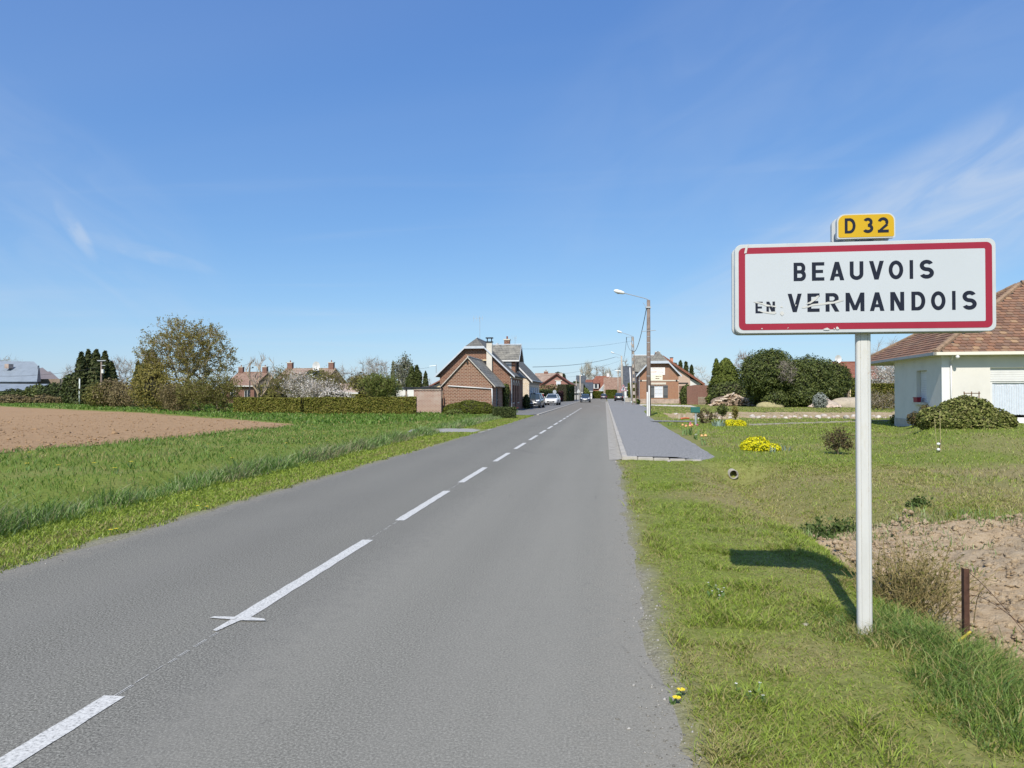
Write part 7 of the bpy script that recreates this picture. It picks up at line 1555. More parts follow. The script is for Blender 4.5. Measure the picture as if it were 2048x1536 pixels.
D_ = 165.; bt = gd(1157, D_); ws = thing('grey_sign', 'grey back of a triangular sign left of the blue car', 'sign', bt); mb = MB(); mb.tube(bt-Z3*.1, bt+Z3*zat(781,D_), .05, .05, 8); mb.build('post', STEEL, ws); mb = MB(); z0, z1 = zat(784.5,D_), zat(779,D_); mb.extrude([(bt.x-.5,bt.y-.06,z0),(bt.x+.5,bt.y-.06,z0),(bt.x,bt.y-.06,z1+.2)], (0,.02,0)); mb.build('plate', SRIM, ws)
D_ = 99.; bt = gd(1109.5, D_); rs_ = thing('round_sign', 'pale round sign seen edge on behind the white car', 'sign', bt); mb = MB(); mb.tube(bt-Z3*.1, bt+Z3*zat(784,D_), .04, .04, 8); mb.build('post', STEEL, rs_); mb = MB(); q_ = bt+Z3*zat(784,D_); mb.tube(q_+Vector((-.04,-.05,0)), q_+Vector((.02,-.12,0)), .28, .28, 14); mb.build('plate', SRIM, rs_)
# ================================================================== CARS
TYRE = plain('tyre_rubber', (.02,.02,.021), .8, .2, 9); RIM = plain('alloy_rim', (.30,.31,.32), .4, .2, 14, metal=.5); LENS = plain('lamp_lens', (.70,.73,.76), .15, .05, 9, spec=.6); TRIMB = plain('black_trim', (.018,.018,.02), .5, .15, 8); PLATE = plain('number_plate_white', (.78,.78,.76), .4, .04, 9); REDL = plain('tail_lens', (.30,.015,.02), .25, .1, 9)
m, nd, l = _mat('car_glass'); finish(m, nd, l, (.03,.045,.06), .06, spec=.7); CGL = m
CHROME = plain('chrome_strip', (.70,.70,.70), .2, .05, 9, metal=.8)
def car(name, label, loc, rz, paint, W_=1.80, L_=4.25, H_=1.6, belt=.98, hood=.92, suv=0, grille='wide', bump=None):
    """front points to local -y"""
    t = thing(name, label, 'car', loc, rz); kw = dict(world=False); hw = W_/2; f = -L_/2; b = L_/2; gz = .20+.06*suv
    st = [(f,gz+.12,.58+.1*suv,hw*.74,.60),(f+.10,gz+.02,.70+.08*suv,hw*.90,.62),(f+.35,gz,hood-.13,hw*.97,.70),(f+.95,gz,hood,hw,.74),(f+1.25,gz,belt-.02,hw,.76),(0,gz,belt,hw,.78),(b-1.0,gz,belt+.03,hw,.78),(b-.35,gz,belt+.02,hw*.97,.76),(b-.06,gz+.05,belt-.05,hw*.90,.74),(b,gz+.2,belt-.25,hw*.80,.7)]
    rings = []
    for y, zb, zt_, w, sh in st:
        half = [(w*.86,zb),(w*.97,zb+.10),(w,zb+(zt_-zb)*.45),(w*.985,zb+(zt_-zb)*.75),(w*.93,zt_-.045),(w*.80,zt_),(w*.4,zt_+.018),(0,zt_+.022)]
        rings.append([(x,y,z) for x, z in half]+[(-x,y,z) for x, z in half[-2::-1]])
    n = len(rings[0]); vs = [p for r_ in rings for p in r_]; fs = [(k*n+i, k*n+i+1, (k+1)*n+i+1, (k+1)*n+i) for k in range(len(st)-1) for i in range(n-1)]+[(k*n+n-1, k*n, (k+1)*n, (k+1)*n+n-1) for k in range(len(st)-1)]+[tuple(range(n)), tuple(range((len(st)-1)*n, len(st)*n))[::-1]]
    mb = MB(); mb.add(vs, fs); body = mb.build('body', paint, t, smooth=True, **kw)
    # cabin: glass volume, roof skin, pillars
    cs = [(f+.92,belt-.03,hw*.84,belt-.02),(f+1.62,H_-.09,hw*.70,belt),(f+2.05,H_-.02,hw*.70,belt),(b-1.0,H_-.03,hw*.69,belt),(b-.55,H_-.12,hw*.66,belt),(b-.12,belt+.12,hw*.72,belt)]
    rr2 = [[(hw*.90,y,zb-.03),(hw*.88,y,zb+.01),(w*1.02,y,max(zb+.012,zt_-.10)),(w*.9,y,zt_),(-w*.9,y,zt_),(-w*1.02,y,max(zb+.012,zt_-.10)),(-hw*.88,y,zb+.01),(-hw*.90,y,zb-.03)] for y, zt_, w, zb in cs]
    n = 8; vs = [p for r_ in rr2 for p in r_]; fs = [(k*n+i, k*n+(i+1) % n, (k+1)*n+(i+1) % n, (k+1)*n+i) for k in range(len(cs)-1) for i in range(n)]+[tuple(range(n)), tuple(range((len(cs)-1)*n, len(cs)*n))[::-1]]
    mb = MB(); mb.add(vs, fs); mb.build('glazing', CGL, t, **kw)
    mb = MB(); ro = [[(w*1.01,y,zt_-.07),(w*.92,y,zt_+.012),(0,y,zt_+.035),(-w*.92,y,zt_+.012),(-w*1.01,y,zt_-.07)] for y, zt_, w, zb in cs[1:5]]
    vs = [p for r_ in ro for p in r_]; mb.add(vs, [(k*5+i, k*5+i+1, (k+1)*5+i+1, (k+1)*5+i) for k in range(3) for i in range(4)]); mb.build('roof', paint, t, smooth=True, **kw)
    for s in (-1, 1):
        mb = MB(); mb.tube((s*hw*.86,cs[0][0]-.02,cs[0][1]), (s*cs[1][2]*.98,cs[1][0],cs[1][1]-.03), .045, .04, 6); mb.build('front_pillar', paint, t, **kw)
        mb = MB(); mb.tube((s*hw*.87,.15,belt), (s*cs[2][2]*1.0,.1,H_-.08), .04, .04, 6); mb.build('door_pillar', TRIMB, t, **kw)
        mb = MB(); mb.tube((s*hw*.80,b-.17,belt+.05), (s*cs[4][2]*.96,b-.56,H_-.15), .055, .05, 6); mb.build('rear_pillar', paint, t, **kw)
        mb = MB(); mb.ball((s*(hw+.10),f+1.35,belt+.06), .11, 8, 6, (1,.7,.75)); mr = mb.build('mirror', paint, t, smooth=True, **kw)
        for yy in (f+.82, b-.82):
            r_ = .315+.03*suv; mb = MB(); mb.tube((s*(hw-.21),yy,r_), (s*(hw+.005),yy,r_), r_, r_, 20); wh = mb.build('wheel', TYRE, t, **kw); mb = MB(); mb.tube((s*(hw-.25),yy,r_+.02), (s*(hw-.004),yy,r_+.02), r_*1.14, r_*1.14, 20); mb.build('wheel_arch', TRIMB, t, **kw)
            mb = MB(); mb.tube((s*(hw+.006),yy,r_), (s*(hw+.014),yy,r_), r_*.66, r_*.60, 14); mb.build('rim', RIM, wh, **kw)
        mb = MB(); hz_ = hood-.22+.02*suv; mb.add([(s*hw*.56,f+.10,hz_-.02),(s*hw*.86,f+.16,hz_+.01),(s*hw*.955,f+.42,hz_+.13),(s*hw*.86,f+.40,hz_+.15),(s*hw*.56,f+.13,hz_+.10)], [(0,1,2,3,4)]); v0 = mb.v[:]; mb = MB(); mb.extrude(v0, (0,-.05,0)); mb.build('headlight', LENS, t, **kw)
        mb = MB(); mb.box(s*hw*.86-.08, s*hw*.86+.08, b-.13, b-.02, belt-.30, belt-.06); mb.build('tail_light', REDL, t, bevel=.015, **kw)
        mb = MB(); mb.ball((s*hw*.66,f+.06,.38+.05*suv), .065, 8, 5, (1.3,.5,.8)); mb.build('fog_lamp', LENS, t, smooth=True, **kw)
    gz0 = .33+.05*suv; mb = MB(); mb.extrude([(-hw*.50,f-.012,gz0),(hw*.50,f-.012,gz0),(hw*.56,f-.012,gz0+.18),(-hw*.56,f-.012,gz0+.18)], (0,.12,0)); mb.build('lower_grille', TRIMB, t, **kw)
    mb = MB(); mb.extrude([(-hw*.40,f+.045,hood-.30),(hw*.40,f+.045,hood-.30),(hw*.46,f+.075,hood-.19),(-hw*.46,f+.075,hood-.19)], (0,.10,0)); mb.build('upper_grille', TRIMB if grille == 'dark' else CHROME, t, **kw)
    mb = MB(); mb.box(-.26, .26, f-.035, f-.014, gz0+.14, gz0+.25); mb.build('front_plate', PLATE, t, **kw)
    mb = MB(); mb.box(-.26, .26, b+.002, b+.02, belt-.36, belt-.24); mb.build('rear_plate', PLATE, t, **kw)
    mb = MB(); mb.box(-hw*.80, hw*.80, f-.02, f+.12, gz+.02, gz+.09); mb.build('bumper_lip', bump or CHROME, t, bevel=.015, **kw)
    mb = MB(); mb.box(-hw*.82, hw*.82, f+.3, b-.25, gz-.04, gz+.06); mb.build('underbody', TRIMB, t, **kw)
    mb = MB(); q_ = Vector((0,f+.03,hood-.235)); mb.tube(q_, q_+Vector((0,-.02,0)), .055, .055, 10); mb.build('badge', CHROME, t, **kw)
    return t
def paint(name, col, metal=.3): return plain(name, col, .28, .03, 2, metal=metal, spec=.5, coat=.6)
q_ = gnd(1064.5, 817); car('parked_car', 'grey people carrier parked facing us on the forecourt', (q_.x, q_.y+2.15, .03), R(-3), paint('grey_car_paint', (.066,.068,.072), .0), 1.86, 4.4, 1.62, 1.02, .98)
q_ = gnd(1103, 811); car('parked_car', 'white crossover parked facing us behind the grey car', (q_.x, q_.y+2.2, .03), R(-3), paint('white_car_paint', (.62,.62,.61), 0), 1.82, 4.4, 1.52, 1.0, .96, suv=1, grille='dark')
q_ = gnd(1170.5, 805); car('driving_car', 'dark blue hatchback driving towards us in the left lane', (q_.x, q_.y+2, 0), R(-1), paint('blue_car_paint', (.012,.022,.05), 0), 1.75, 4.0, 1.5, .95, .92)
q_ = gnd(1207.5, 798.6); car('driving_car', 'small dark car driving away at the bend', (q_.x, q_.y+2, 0), R(180), paint('plum_car_paint', (.05,.03,.05), 0), 1.75, 4.1, 1.5, .95, .92)
q_ = gnd(1239, 803); car('parked_car', 'black hatchback parked on the right pavement seen from behind', (q_.x, q_.y+2, .085), R(176), paint('black_car_paint', (.014,.012,.016), 0), 1.85, 4.1, 1.62, 1.0, .95)
# red bin/post and dark plant by the grey car
q_ = gd(1085.5, 92); t = thing('red_gate_post', 'dark red gate post behind the grey car', 'post', q_); mb = MB(); mb.box(q_.x-.2, q_.x+.12, q_.y-.1, q_.y+.1, 0, 1.55); mb.build('post', plain('dark_red_paint', (.20,.025,.03), .6, .1, 5), t); mb = MB(); mb.box(q_.x-.23, q_.x+.15, q_.y-.13, q_.y+.13, 1.55, 1.62); mb.build('cap', STONE, t)
bush('pot_plant', 'dark plant against the house corner left of the grey car', [(-8.0, 72.6, .7, .35, .4, .75)], LF_DARK, 500, .12, 301, 'plant')
flowers('red_tulips', 'red tulips on the forecourt edge before the brick house', [(gd(1024+k*2.2, 57).x, gd(1024+k*2.2, 57).y+.2*(k % 2), .03) for k in range(6)], plain('red_petals', (.45,.06,.04), .5, .15, 20), .35, .04, 12, cup=True)
# low garden wall at the bend
q_ = gd(1180, 226); r_ = gd(1195.5, 226); t = thing('low_wall', 'low pale rendered garden wall at the bend', 'wall', q_); mb = MB(); mb.box(q_.x, r_.x, q_.y-.15, q_.y+.15, 0, 1.2); mb.build('masonry', CREAM, t); mb = MB(); mb.box(q_.x-.05, r_.x+.05, q_.y-.2, q_.y+.2, 1.2, 1.28); mb.build('coping', STONE, t)
q_ = gd(1250, 134); r_ = gd(1262, 134); t = thing('low_wall', 'low concrete block wall behind the black parked car', 'wall', q_); mb = MB(); mb.box(q_.x, r_.x, q_.y-.1, q_.y+.1, 0, .75); mb.build('masonry', CONC2, t); mb = MB(); mb.box(q_.x-.04, r_.x+.04, q_.y-.14, q_.y+.14, .75, .81); mb.build('coping', CONC, t)
# ================================================================== RIGHT-HAND GARDEN THINGS
# green box on a post
q_ = gnd(1391.5, 851); t = thing('green_box', 'dark green metal box on a grey post at the lawn corner', 'box', q_); D_ = 2272/64.
mb = MB(); mb.tube(q_-Z3*.1, q_+Z3*zat(825,D_), .05, .05, 8); mb.build('post', STEEL, t); mb = MB(); mb.box(q_.x-.24, q_.x+.20, q_.y-.09, q_.y+.09, zat(825.5,D_), zat(814,D_)); bx_ = mb.build('box_body', plain('green_paint', (.03,.13,.11), .5, .06, 5), t, bevel=.01); mb = MB(); mb.box(q_.x-.20, q_.x+.16, q_.y-.10, q_.y-.091, zat(824.5,D_), zat(815,D_)); mb.build('door', MATS['green_paint'], bx_)
# bare soil strip, rocks, stone edging, gravel
m, nd, l = _mat('sandy_soil'); P = nd('ShaderNodeNewGeometry').outputs['Position']; n1 = noise(nd, l, P, 5, 5, .7); n2 = noise(nd, l, P, 25, 3, .7)
c = ramp(nd, l, n1, [(.38, (.24,.165,.085)), (.5, (.40,.29,.16)), (.62, (.50,.40,.26))]); finish(m, nd, l, c, .95, n2, .6, .03); SAND = m
def sheet(name, label, pts, z, mt):
    mb = MB(); mb.poly([(p.x, p.y, z) for p in pts]); o = mb.build(name, mt); tag(o, label, kind='structure'); return o
def strip(name, label, front, back, z, mt, n=60, jit=.5, seed=1, m=10):
    f = np.linspace(0, 1, n+1)[:, None]; g_ = np.linspace(0, 1, m+1)[None, :]
    a = np.array(front[0])[None]*(1-f)+np.array(front[1])[None]*f; b = np.array(back[0])[None]*(1-f)+np.array(back[1])[None]*f
    a[:, 1] += jit*(vn(f[:, 0]*n*.35, f[:, 0]*0+seed, 3)-.5); b[:, 1] += jit*2*(vn(f[:, 0]*n*.3, f[:, 0]*0+seed*2, 4)-.5)
    P3 = a[:, None, :]*(1-g_[..., None])+b[:, None, :]*g_[..., None]; xx, yy = P3[..., 0], P3[..., 1]
    edge = np.minimum(np.minimum(g_, 1-g_)*m*.6, 1)*np.minimum(np.minimum(f, 1-f)*n*.6, 1)
    zz = hgt(xx, yy)-.03+(z+.03)*edge+.05*edge*(fbm(xx*1.7, yy*1.7, 140+seed, 3)-.4)
    V_ = np.stack([xx, yy, zz], -1).reshape(-1, 3); ii = (np.arange(n)[:, None]*(m+1)+np.arange(m)[None, :]).ravel()
    o = tri_mesh(name, V_, np.stack([ii, ii+m+1, ii+m+2, ii+1], 1), mt, smooth=True); tag(o, label, kind='structure'); return o
strip('soil_strip', 'sandy bare soil strip along the row of rocks', (gnd(1460,839), gnd(1830,838)), (gnd(1420,824), gnd(1830,824)), .045, SAND, 120, 2.4, 1)
strip('soil_strip_near', 'stony sandy patch beside the wooden lamp pole', (gnd(1345,838), gnd(1462,840)), (gnd(1322,827), gnd(1430,826)), .045, SAND, 50, 2.0, 2)
strip('gravel_strip', 'pale gravel strip before the sign house', (gnd(1262,810.5), gnd(1400,815.5)), (gnd(1266,808.5), gnd(1384,811.5)), .05, plain('white_gravel', (.56,.50,.43), .95, .2, 9, bstr=.5), 40, 1.2, 3)
STN = [plain('rock_%d' % k, c_, .9, .2, 4, bstr=.5) for k, c_ in enumerate([(.50,.45,.39), (.42,.37,.32), (.55,.50,.44), (.42,.34,.29)])]
def rock(c, r, seed, mt, name, label, group, sq=(1,1,.8)):
    qq = np.random.RandomState(seed); bm = bmesh.new(); bmesh.ops.create_icosphere(bm, subdivisions=2, radius=1)
    dirs = qq.normal(0, 1, (9, 3)); dirs /= np.linalg.norm(dirs, axis=1, keepdims=True); offs = qq.uniform(.62, .9, 9)
    for v in bm.verts:
        d = np.array(v.co); s_ = 1.0
        for n_, o_ in zip(dirs, offs):
            e = d @ n_
            if e > o_: d = d-n_*(e-o_)
        v.co = Vector((d[0]*r*sq[0], d[1]*r*sq[1], d[2]*r*sq[2]))
    me = bpy.data.meshes.new(name); bm.to_mesh(me); bm.free(); o = link(name, me, mt, None, (c[0], c[1], c[2]+r*sq[2]*.5)); o.rotation_euler = (0, 0, qq.uniform(0, 6.28)); tag(o, label, 'rock', group); return o
ORD = 'first second third fourth fifth sixth seventh eighth ninth tenth eleventh twelfth thirteenth fourteenth fifteenth sixteenth seventeenth eighteenth nineteenth twentieth twenty-first twenty-second twenty-third twenty-fourth twenty-fifth'.split()
xs_ = [1505, 1517, 1527, 1538, 1549, 1563, 1572, 1580, 1590, 1600, 1611, 1622, 1637, 1648, 1658, 1668, 1675, 1693, 1707, 1716, 1735, 1748, 1757, 1770, 1781]
sz_ = [.36, .3, .26, .22, .26, .24, .22, .24, .26, .2, .3, .22, .36, .34, .2, .28, .24, .36, .32, .3, .2, .24, .3, .2, .22]
for i, (px, r_) in enumerate(zip(xs_, sz_)):
    q_ = gnd(px, 836.5+1.5*math.sin(i*2.3)); rock(tuple(q_), r_*.62, 400+i, STN[i % 4], 'border_rock', ['pale', 'greyish', 'whitish', 'brownish'][i % 4]+' rock, '+ORD[i]+' from the left in the row along the back of the lawn', 'rocks lining the lawn', (1.15, .9, .78))
qq = np.random.RandomState(6)
for i in range(26):
    q_ = gnd(1345+qq.rand()*130, 829+qq.rand()*9); rock(tuple(q_), .07+.09*qq.rand(), 440+i, STN[i % 4], 'loose_stone', 'loose pale stone on the sandy patch by the lamp pole', 'loose stones by the pole')
a, b = gnd(1500, 851), gnd(1800, 841.5); n_ = 22
ed = empty('lawn_edging', a); tag(ed, kind='structure')
for i in range(n_):
    p, s = a.lerp(b, i/n_), a.lerp(b, (i+.96)/n_); u_ = (s-p).normalized(); v_ = Vector((-u_.y, u_.x, 0))*.06; mb = MB(); mb.extrude([p-v_, s-v_, s+v_, p+v_], (0,0,.075+.01*math.sin(i*3))); mb.build('edging_stone', CONC2, ed)
# pallets
def pallet(label, q_, w_, h_, seed):
    t = thing('wooden_pallet', label, 'pallet', q_, group='pallets by the wall'); PW = plain('pallet_wood_%d' % seed, (.34,.28,.21), .9, .25, 6)
    for k in range(6):
        mb = MB(); z_ = h_*(k+.15)/6; mb.box(q_.x-w_/2, q_.x+w_/2, q_.y-.04, q_.y, z_, z_+h_*.10); mb.build('slat', PW, t)
    for s in (-.46, 0, .46):
        mb = MB(); mb.box(q_.x+s*w_-.05, q_.x+s*w_+.05, q_.y+.001, q_.y+.10, 0, h_); mb.build('bearer', PW, t)
    for k in range(3):
        mb = MB(); z_ = h_*(k+.3)/3; mb.box(q_.x-w_/2, q_.x+w_/2, q_.y+.101, q_.y+.13, z_, z_+.09); mb.build('back_slat', PW, t)
pallet('left of two pallets leaning at the brick garden wall', gd(1404, 100), 1.05, 1.15, 1); pallet('right of two pallets, half behind the log pile', gd(1422, 100), 1.2, 1.15, 2)
# log pile
LOGM = [plain('log_%d' % k, c_, .9, .25, 7, bstr=.3) for k, c_ in enumerate([(.42,.30,.20), (.50,.39,.28), (.36,.25,.17), (.55,.46,.37)])]
qq = np.random.RandomState(12); c0 = gd(1463, 90)
for i in range(120):
    u = qq.uniform(-1, 1); top_ = 1.55*max(.12, 1-abs(u)**1.3); z_ = top_*(1-qq.rand()**2.2*.9); d_ = qq.uniform(-.5, .3)-(1.55-z_)*.5; p = Vector((c0.x+u*2.75, c0.y+d_, max(.08, z_)))
    a_ = qq.normal(0, .7); e = Vector((math.cos(a_), math.sin(a_)*.8, qq.normal(0, .25))).normalized() if qq.rand() < .62 else Vector((qq.normal(0,.3), -1, qq.normal(0,.2))).normalized()
    L_ = qq.uniform(.22, .45); r_ = qq.uniform(.055, .12); mb = MB(); mb.tube(-e*L_, e*L_, r_, r_*.85, 7); o = mb.build('log', LOGM[i % 4], None, world=False); o.location = p; tag(o, 'split log in the firewood heap before the ivy mound', 'log', 'logs of the firewood heap')
mb = MB(); V_ = []; bush_core = [(c0.x, c0.y+.35, .35, 2.6, .9, .95)]; Vc, Tc = lobe_mesh(bush_core, 3, 1.0, .1); o = tri_mesh('heap_of_bark', Vc, Tc, plain('bark_debris', (.20,.15,.11), .95, .3, 4, bstr=.5), None, smooth=True, loc=(c0.x, c0.y, 0)); tag(o, 'brown bark and debris under the firewood heap', 'debris', kind='stuff')
mb = MB(); p = at(1487, 797, 89); mb.tube(p, p+Vector((2.2,-.2,-.35)), .09, .06, 8); o = mb.build('log', LOGM[1], None, loc=tuple(p)); tag(o, 'long pale pole sticking out right of the firewood heap', 'log')
# rubble heap + soil heap
c0 = gd(1650, 80); n = 900; rr_ = np.sqrt(qq.rand(n)); th = qq.uniform(0, 6.28, n); xx = c0.x+rr_*np.cos(th)*1.7; yy = c0.y+rr_*np.sin(th)*1.0; zz = 1.0*(1-rr_)**.8*.95
t = thing('rubble_heap', 'heap of pinkish rubble right of the grey shrub', 'rubble', c0); o = clods('rubble', np.stack([xx, yy, zz+.05], 1), .085, plain('rubble_pink', (.55,.44,.37), .9, .35, 1.7), seed=9, parent=t, flat=.8); o['kind'] = 'stuff'
Vc, Tc = lobe_mesh([(c0.x,c0.y,0,1.7,1.0,.9)], 5, .95, .08); tri_mesh('heap_core', Vc, Tc, plain('rubble_dust', (.42,.35,.28), .95, .2, 3), t, smooth=True)
Vc, Tc = lobe_mesh([(gd(1698,81).x, gd(1698,81).y, .05, 2.4, 1.3, 1.15)], 6, 1, .1); o = tri_mesh('soil_heap', Vc, Tc, plain('heap_soil', (.40,.34,.26), .95, .15, 3, bstr=.4), None, smooth=True, loc=tuple(gd(1698,81))); tag(o, 'grey brown soil heap behind the sign post', 'soil heap')
Vc, Tc = lobe_mesh([(gd(1525,86).x, gd(1525,86).y-4, .0, 1.6, 1.0, .75)], 7, 1, .1); o = tri_mesh('soil_heap', Vc, Tc, plain('grassy_heap', (.34,.30,.16), .95, .2, 4, bstr=.4), None, smooth=True, loc=tuple(gd(1525,82))); tag(o, 'small mossy soil heap below the left ivy tree', 'soil heap')
q_ = gd(1363, 104); t = thing('blue_barrel', 'blue plastic barrel in the gap right of the sign house', 'barrel', q_); mb = MB(); mb.tube(q_, q_+Z3*1.0, .32, .34, 14); mb.build('drum', plain('blue_plastic', (.03,.06,.30), .5, .1, 4), t, smooth=True); mb = MB(); mb.tube(q_+Z3*1.0, q_+Z3*1.05, .35, .33, 14); mb.build('lid', MATS['blue_plastic'], t)
q_ = gd(1372, 102); bush('ivy_column', 'ivy climbing the end of the brick garden wall', [(q_.x-.3, q_.y-.2, 1.1, .55, .35, 1.2), (q_.x+.1, q_.y-.2, 2.0, .7, .35, .8)], LF_IVY, 1500, .15, 310, 'ivy', rough=.3)
q_ = gd(1275, 108); bush('house_plant', 'small flowering plant at the foot of the ladder-type pole', [(q_.x, q_.y, .35, .35, .3, .4)], LF_GREEN, 300, .12, 311, 'plant')
# orange mesh + little posts by the path
for i, px in enumerate((1358, 1364)):
    q_ = gnd(px, 840-1.5*i); t = thing('marker_stake', ['pale', 'dark'][i]+' short stake by the sandy patch', 'stake', q_); mb = MB(); mb.tube(q_-Z3*.1, q_+Z3*.34, .022, .02, 6); mb.build('shaft', WOOD if i else STONE, t); mb = MB(); mb.tube(q_+Z3*.34, q_+Z3*.36, .024, .01, 6); mb.build('tip', WOOD, t)
q_, r_ = gnd(1363, 840.5), gnd(1378, 840); t = thing('orange_pipe', 'orange plastic pipe lying on the sandy patch', 'pipe', q_); mb = MB(); mb.path([q_+Z3*.10, q_.lerp(r_, .5)+Z3*.13, r_+Z3*.10], .045, 8); mb.build('pipe', plain('orange_plastic', (.62,.16,.06), .5, .08, 5), t); mb = MB(); mb.tube(q_+Z3*.10-Vector((.04,0,0)), q_+Z3*.10, .055, .055, 8); mb.build('pipe_collar', MATS['orange_plastic'], t)
# bamboo stakes with a young plant
q_ = gnd(1877, 914); t = thing('plant_stakes', 'two thin bamboo canes tied round a young plant with white ties', 'plant stake', q_); D_ = 17.7; CANE = plain('bamboo', (.50,.42,.22), .7, .15, 8)
mb = MB(); mb.tube(q_+Vector((-.02,0,-.05)), at(1869,836,D_), .007, .006, 5); mb.build('cane', CANE, t); mb = MB(); mb.tube(q_+Vector((.06,0,-.05)), at(1879.5,822,D_), .009, .006, 5); mb.build('cane', CANE, t)
for py in (888, 899):
    p = at(1877, py, D_); mb = MB(); mb.ball(p, .045, 8, 6, (1,.6,.8)); mb.build('tie', WHITE, t, smooth=True)
mb = MB(); mb.tube(q_+Vector((.02,0,-.02)), at(1880,875,D_), .012, .006, 5); mb.tube(at(1878,905,D_), at(1883,880,D_), .006, .004, 4); mb.build('stem', MATS['dark_twigs'], t)
# trellis
q_ = gd(1943, 27.6); q_.z = .4; t = thing('trellis', 'brown wooden trellis rising behind the dome shrub', 'trellis', q_); TRW = plain('trellis_wood', (.22,.13,.08), .8, .2, 6); D_ = 27.6
for px0_, px1_ in ((1931, 1928), (1943, 1943), (1956.5, 1958)):
    mb = MB(); mb.tube(gd(px0_, D_)+Z3*.35, at(px1_, 783, D_), .022, .022, 5); mb.build('upright', TRW, t)
for py in (786.5, 797, 808):
    mb = MB(); p = at(1927, py, D_); r_ = at(1959.5, py, D_); p.y -= .03; r_.y -= .03; mb.tube(p, r_, .018, .018, 5); mb.build('rail', TRW, t)
# wooden fence bits behind the post
q_ = gd(1695, 84); t = thing('garden_fence', 'grey plank fence with yellow posts right of the ivy mound', 'fence', q_)
for k in range(7):
    p = gd(1680+k*6, 86+.4*k); mb = MB(); mb.box(p.x-.16, p.x+.16, p.y-.02, p.y+.02, .05, 2.0+.12*math.sin(k*2)); mb.build('plank', WOOD, t)
for px in (1687, 1700):
    p = gd(px, 84.5); mb = MB(); mb.box(p.x-.07, p.x+.07, p.y-.06, p.y+.06, 0, 2.3); mb.build('post', OCHRE, t)
# culvert pipe in the ditch
pz = -.20; q_ = gnd(1465, 952, pz); q_.y += .30; q_.x += .08; t = thing('culvert_pipe', 'dark concrete drain pipe mouth at the end of the ditch', 'pipe', q_)
mb = MB(); n_ = 18; vs = []
for yy, rr2_ in ((q_.y, .105), (q_.y, .085), (q_.y+1.6, .085), (q_.y+1.6, .105)):
    for k in range(n_): a_ = 2*math.pi*k/n_; vs.append((q_.x+rr2_*math.cos(a_), yy, pz+rr2_*math.sin(a_)))
mb.add(vs, [(j*n_+k, j*n_+(k+1) % n_, ((j+1) % 4)*n_+(k+1) % n_, ((j+1) % 4)*n_+k) for j in range(4) for k in range(n_)]); mb.build('pipe', plain('pipe_concrete', (.30,.28,.24), .9, .15, 8), t, smooth=True)
mb = MB(); mb.tube((q_.x,q_.y+.5,pz), (q_.x,q_.y+.52,pz), .084, .084, 16); mb.build('bore_disc', DARKW, t)  # near-black disc closing the pipe bore
# rusty fence post with wires
q_ = gnd(1935, 1288, -.16); q_.z = float(hgt(q_.x, q_.y)); D_ = 5.0; t = thing('rusty_post', 'rusty angle-iron fence post with slack wire beside the dug bank', 'post', q_)
RUST = plain('rust', (.085,.042,.028), .95, .35, 14, bstr=.5); tp = onY(1934, 1138, q_.y); mb = MB(); mb.extrude([(q_.x-.02,q_.y,q_.z-.2),(q_.x+.016,q_.y,q_.z-.2),(q_.x+.016,q_.y+.006,q_.z-.2),(q_.x-.014,q_.y+.006,q_.z-.2),(q_.x-.014,q_.y+.04,q_.z-.2),(q_.x-.02,q_.y+.04,q_.z-.2)], (tp.x-q_.x, 0, tp.z-q_.z+.2)); mb.build('angle_iron', RUST, t)
for (pa, pb, pc) in (((1940,1147),(1985,1180),(2075,1300)), ((1941,1190),(1985,1192),(2080,1285))):
    a_, b_, c_ = at(*pa, 5.0), at(*pb, 5.2), at(*pc, 5.0); ps = [a_*(1-f)*(1-f)+b_*2*f*(1-f)+c_*f*f for f in [k/12 for k in range(13)]]; mb = MB(); mb.path(ps, .0022, 5); mb.build('wire', RUST, t)
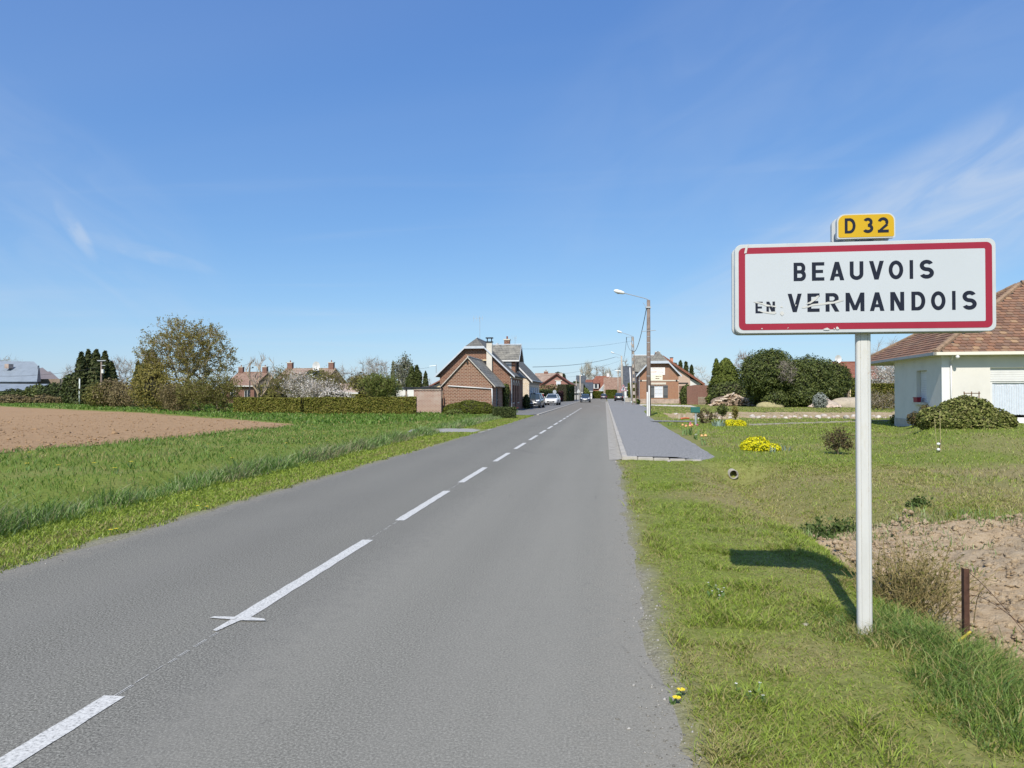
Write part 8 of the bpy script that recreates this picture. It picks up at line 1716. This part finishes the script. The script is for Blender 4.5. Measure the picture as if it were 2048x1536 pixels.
mb = MB(); p = at(1890,1290,4.75); mb.path([p, p+Vector((.09,.0,.035)), p+Vector((.17,.02,.09))], .009, 6); o = mb.build('fallen_branch', plain('lichen_branch', (.40,.33,.05), .9, .25, 20), None, loc=tuple(p)); tag(o, 'short yellow lichened branch at the foot of the rusty post', 'branch')
# weathered road-edge stones
for i, (px, py, r_) in enumerate([(1612, 1257, .018), (1338, 925, .05), (1232, 924, .03)]):
    q_ = gnd(px, py); rock((q_.x, q_.y, float(hgt(q_.x,q_.y))), r_, 480+i, STN[1], 'pebble', ['grey pebble in the grass left of the sign post', 'grey stone in the grass below the kerb end', 'small stone by the start of the kerb'][i], None, (1.3,1,.6))
for o_ in list(bpy.data.objects):
    if o_.name.startswith('pebble') and 'group' in o_: del o_['group']

# ---- repeats of one kind carry a common group
GROUPS = {'conifer': 'dark conifers', 'lamp_pole': 'street lamp poles', 'utility_pole': 'utility poles', 'parked_car': 'parked cars', 'driving_car': 'cars on the road', 'cypress': 'columnar cypresses', 'poplar': 'bare poplars', 'bare_tree': 'bare trees', 'bare_round_tree': 'round bare trees', 'blossom_tree': 'blossoming trees', 'overhead_cable': 'overhead cables', 'street_hedge': 'hedges along the street', 'clipped_hedge': 'clipped hedges by the meadow', 'bend_hedge': 'hedges at the bend', 'tulips': 'tulips by the pavement', 'leafy_weed': 'weeds on the ditch bank', 'dandelion': 'dandelions at the road edge', 'iris_clump': 'iris clumps', 'soil_heap': 'soil heaps', 'ivy_tree': 'ivy-smothered trees', 'scrub_bush': 'scrub bushes behind the field', 'barn_bush': 'bushes before the barn', 'twiggy_bush': 'twiggy bushes left of the hedge', 'yew_tree': 'yews', 'low_wall': 'low garden walls', 'marker_stake': 'short stakes', 'small_tree': 'young trees on the lawn', 'garden_shrub': 'plants at the bungalow corner', 'yellow_shrub': 'yellow flowering mounds', 'olive_shrub': 'olive shrubs behind the hedge', 'dark_tree': 'dark evergreens beyond the street', 'pebble': 'stones in the verge'}
for o in bpy.data.objects:
    b = o.name.split('.')[0]
    if o.parent is None and b in GROUPS: o['group'] = GROUPS[b]
    if b == 'twigs': o['kind'] = 'stuff'
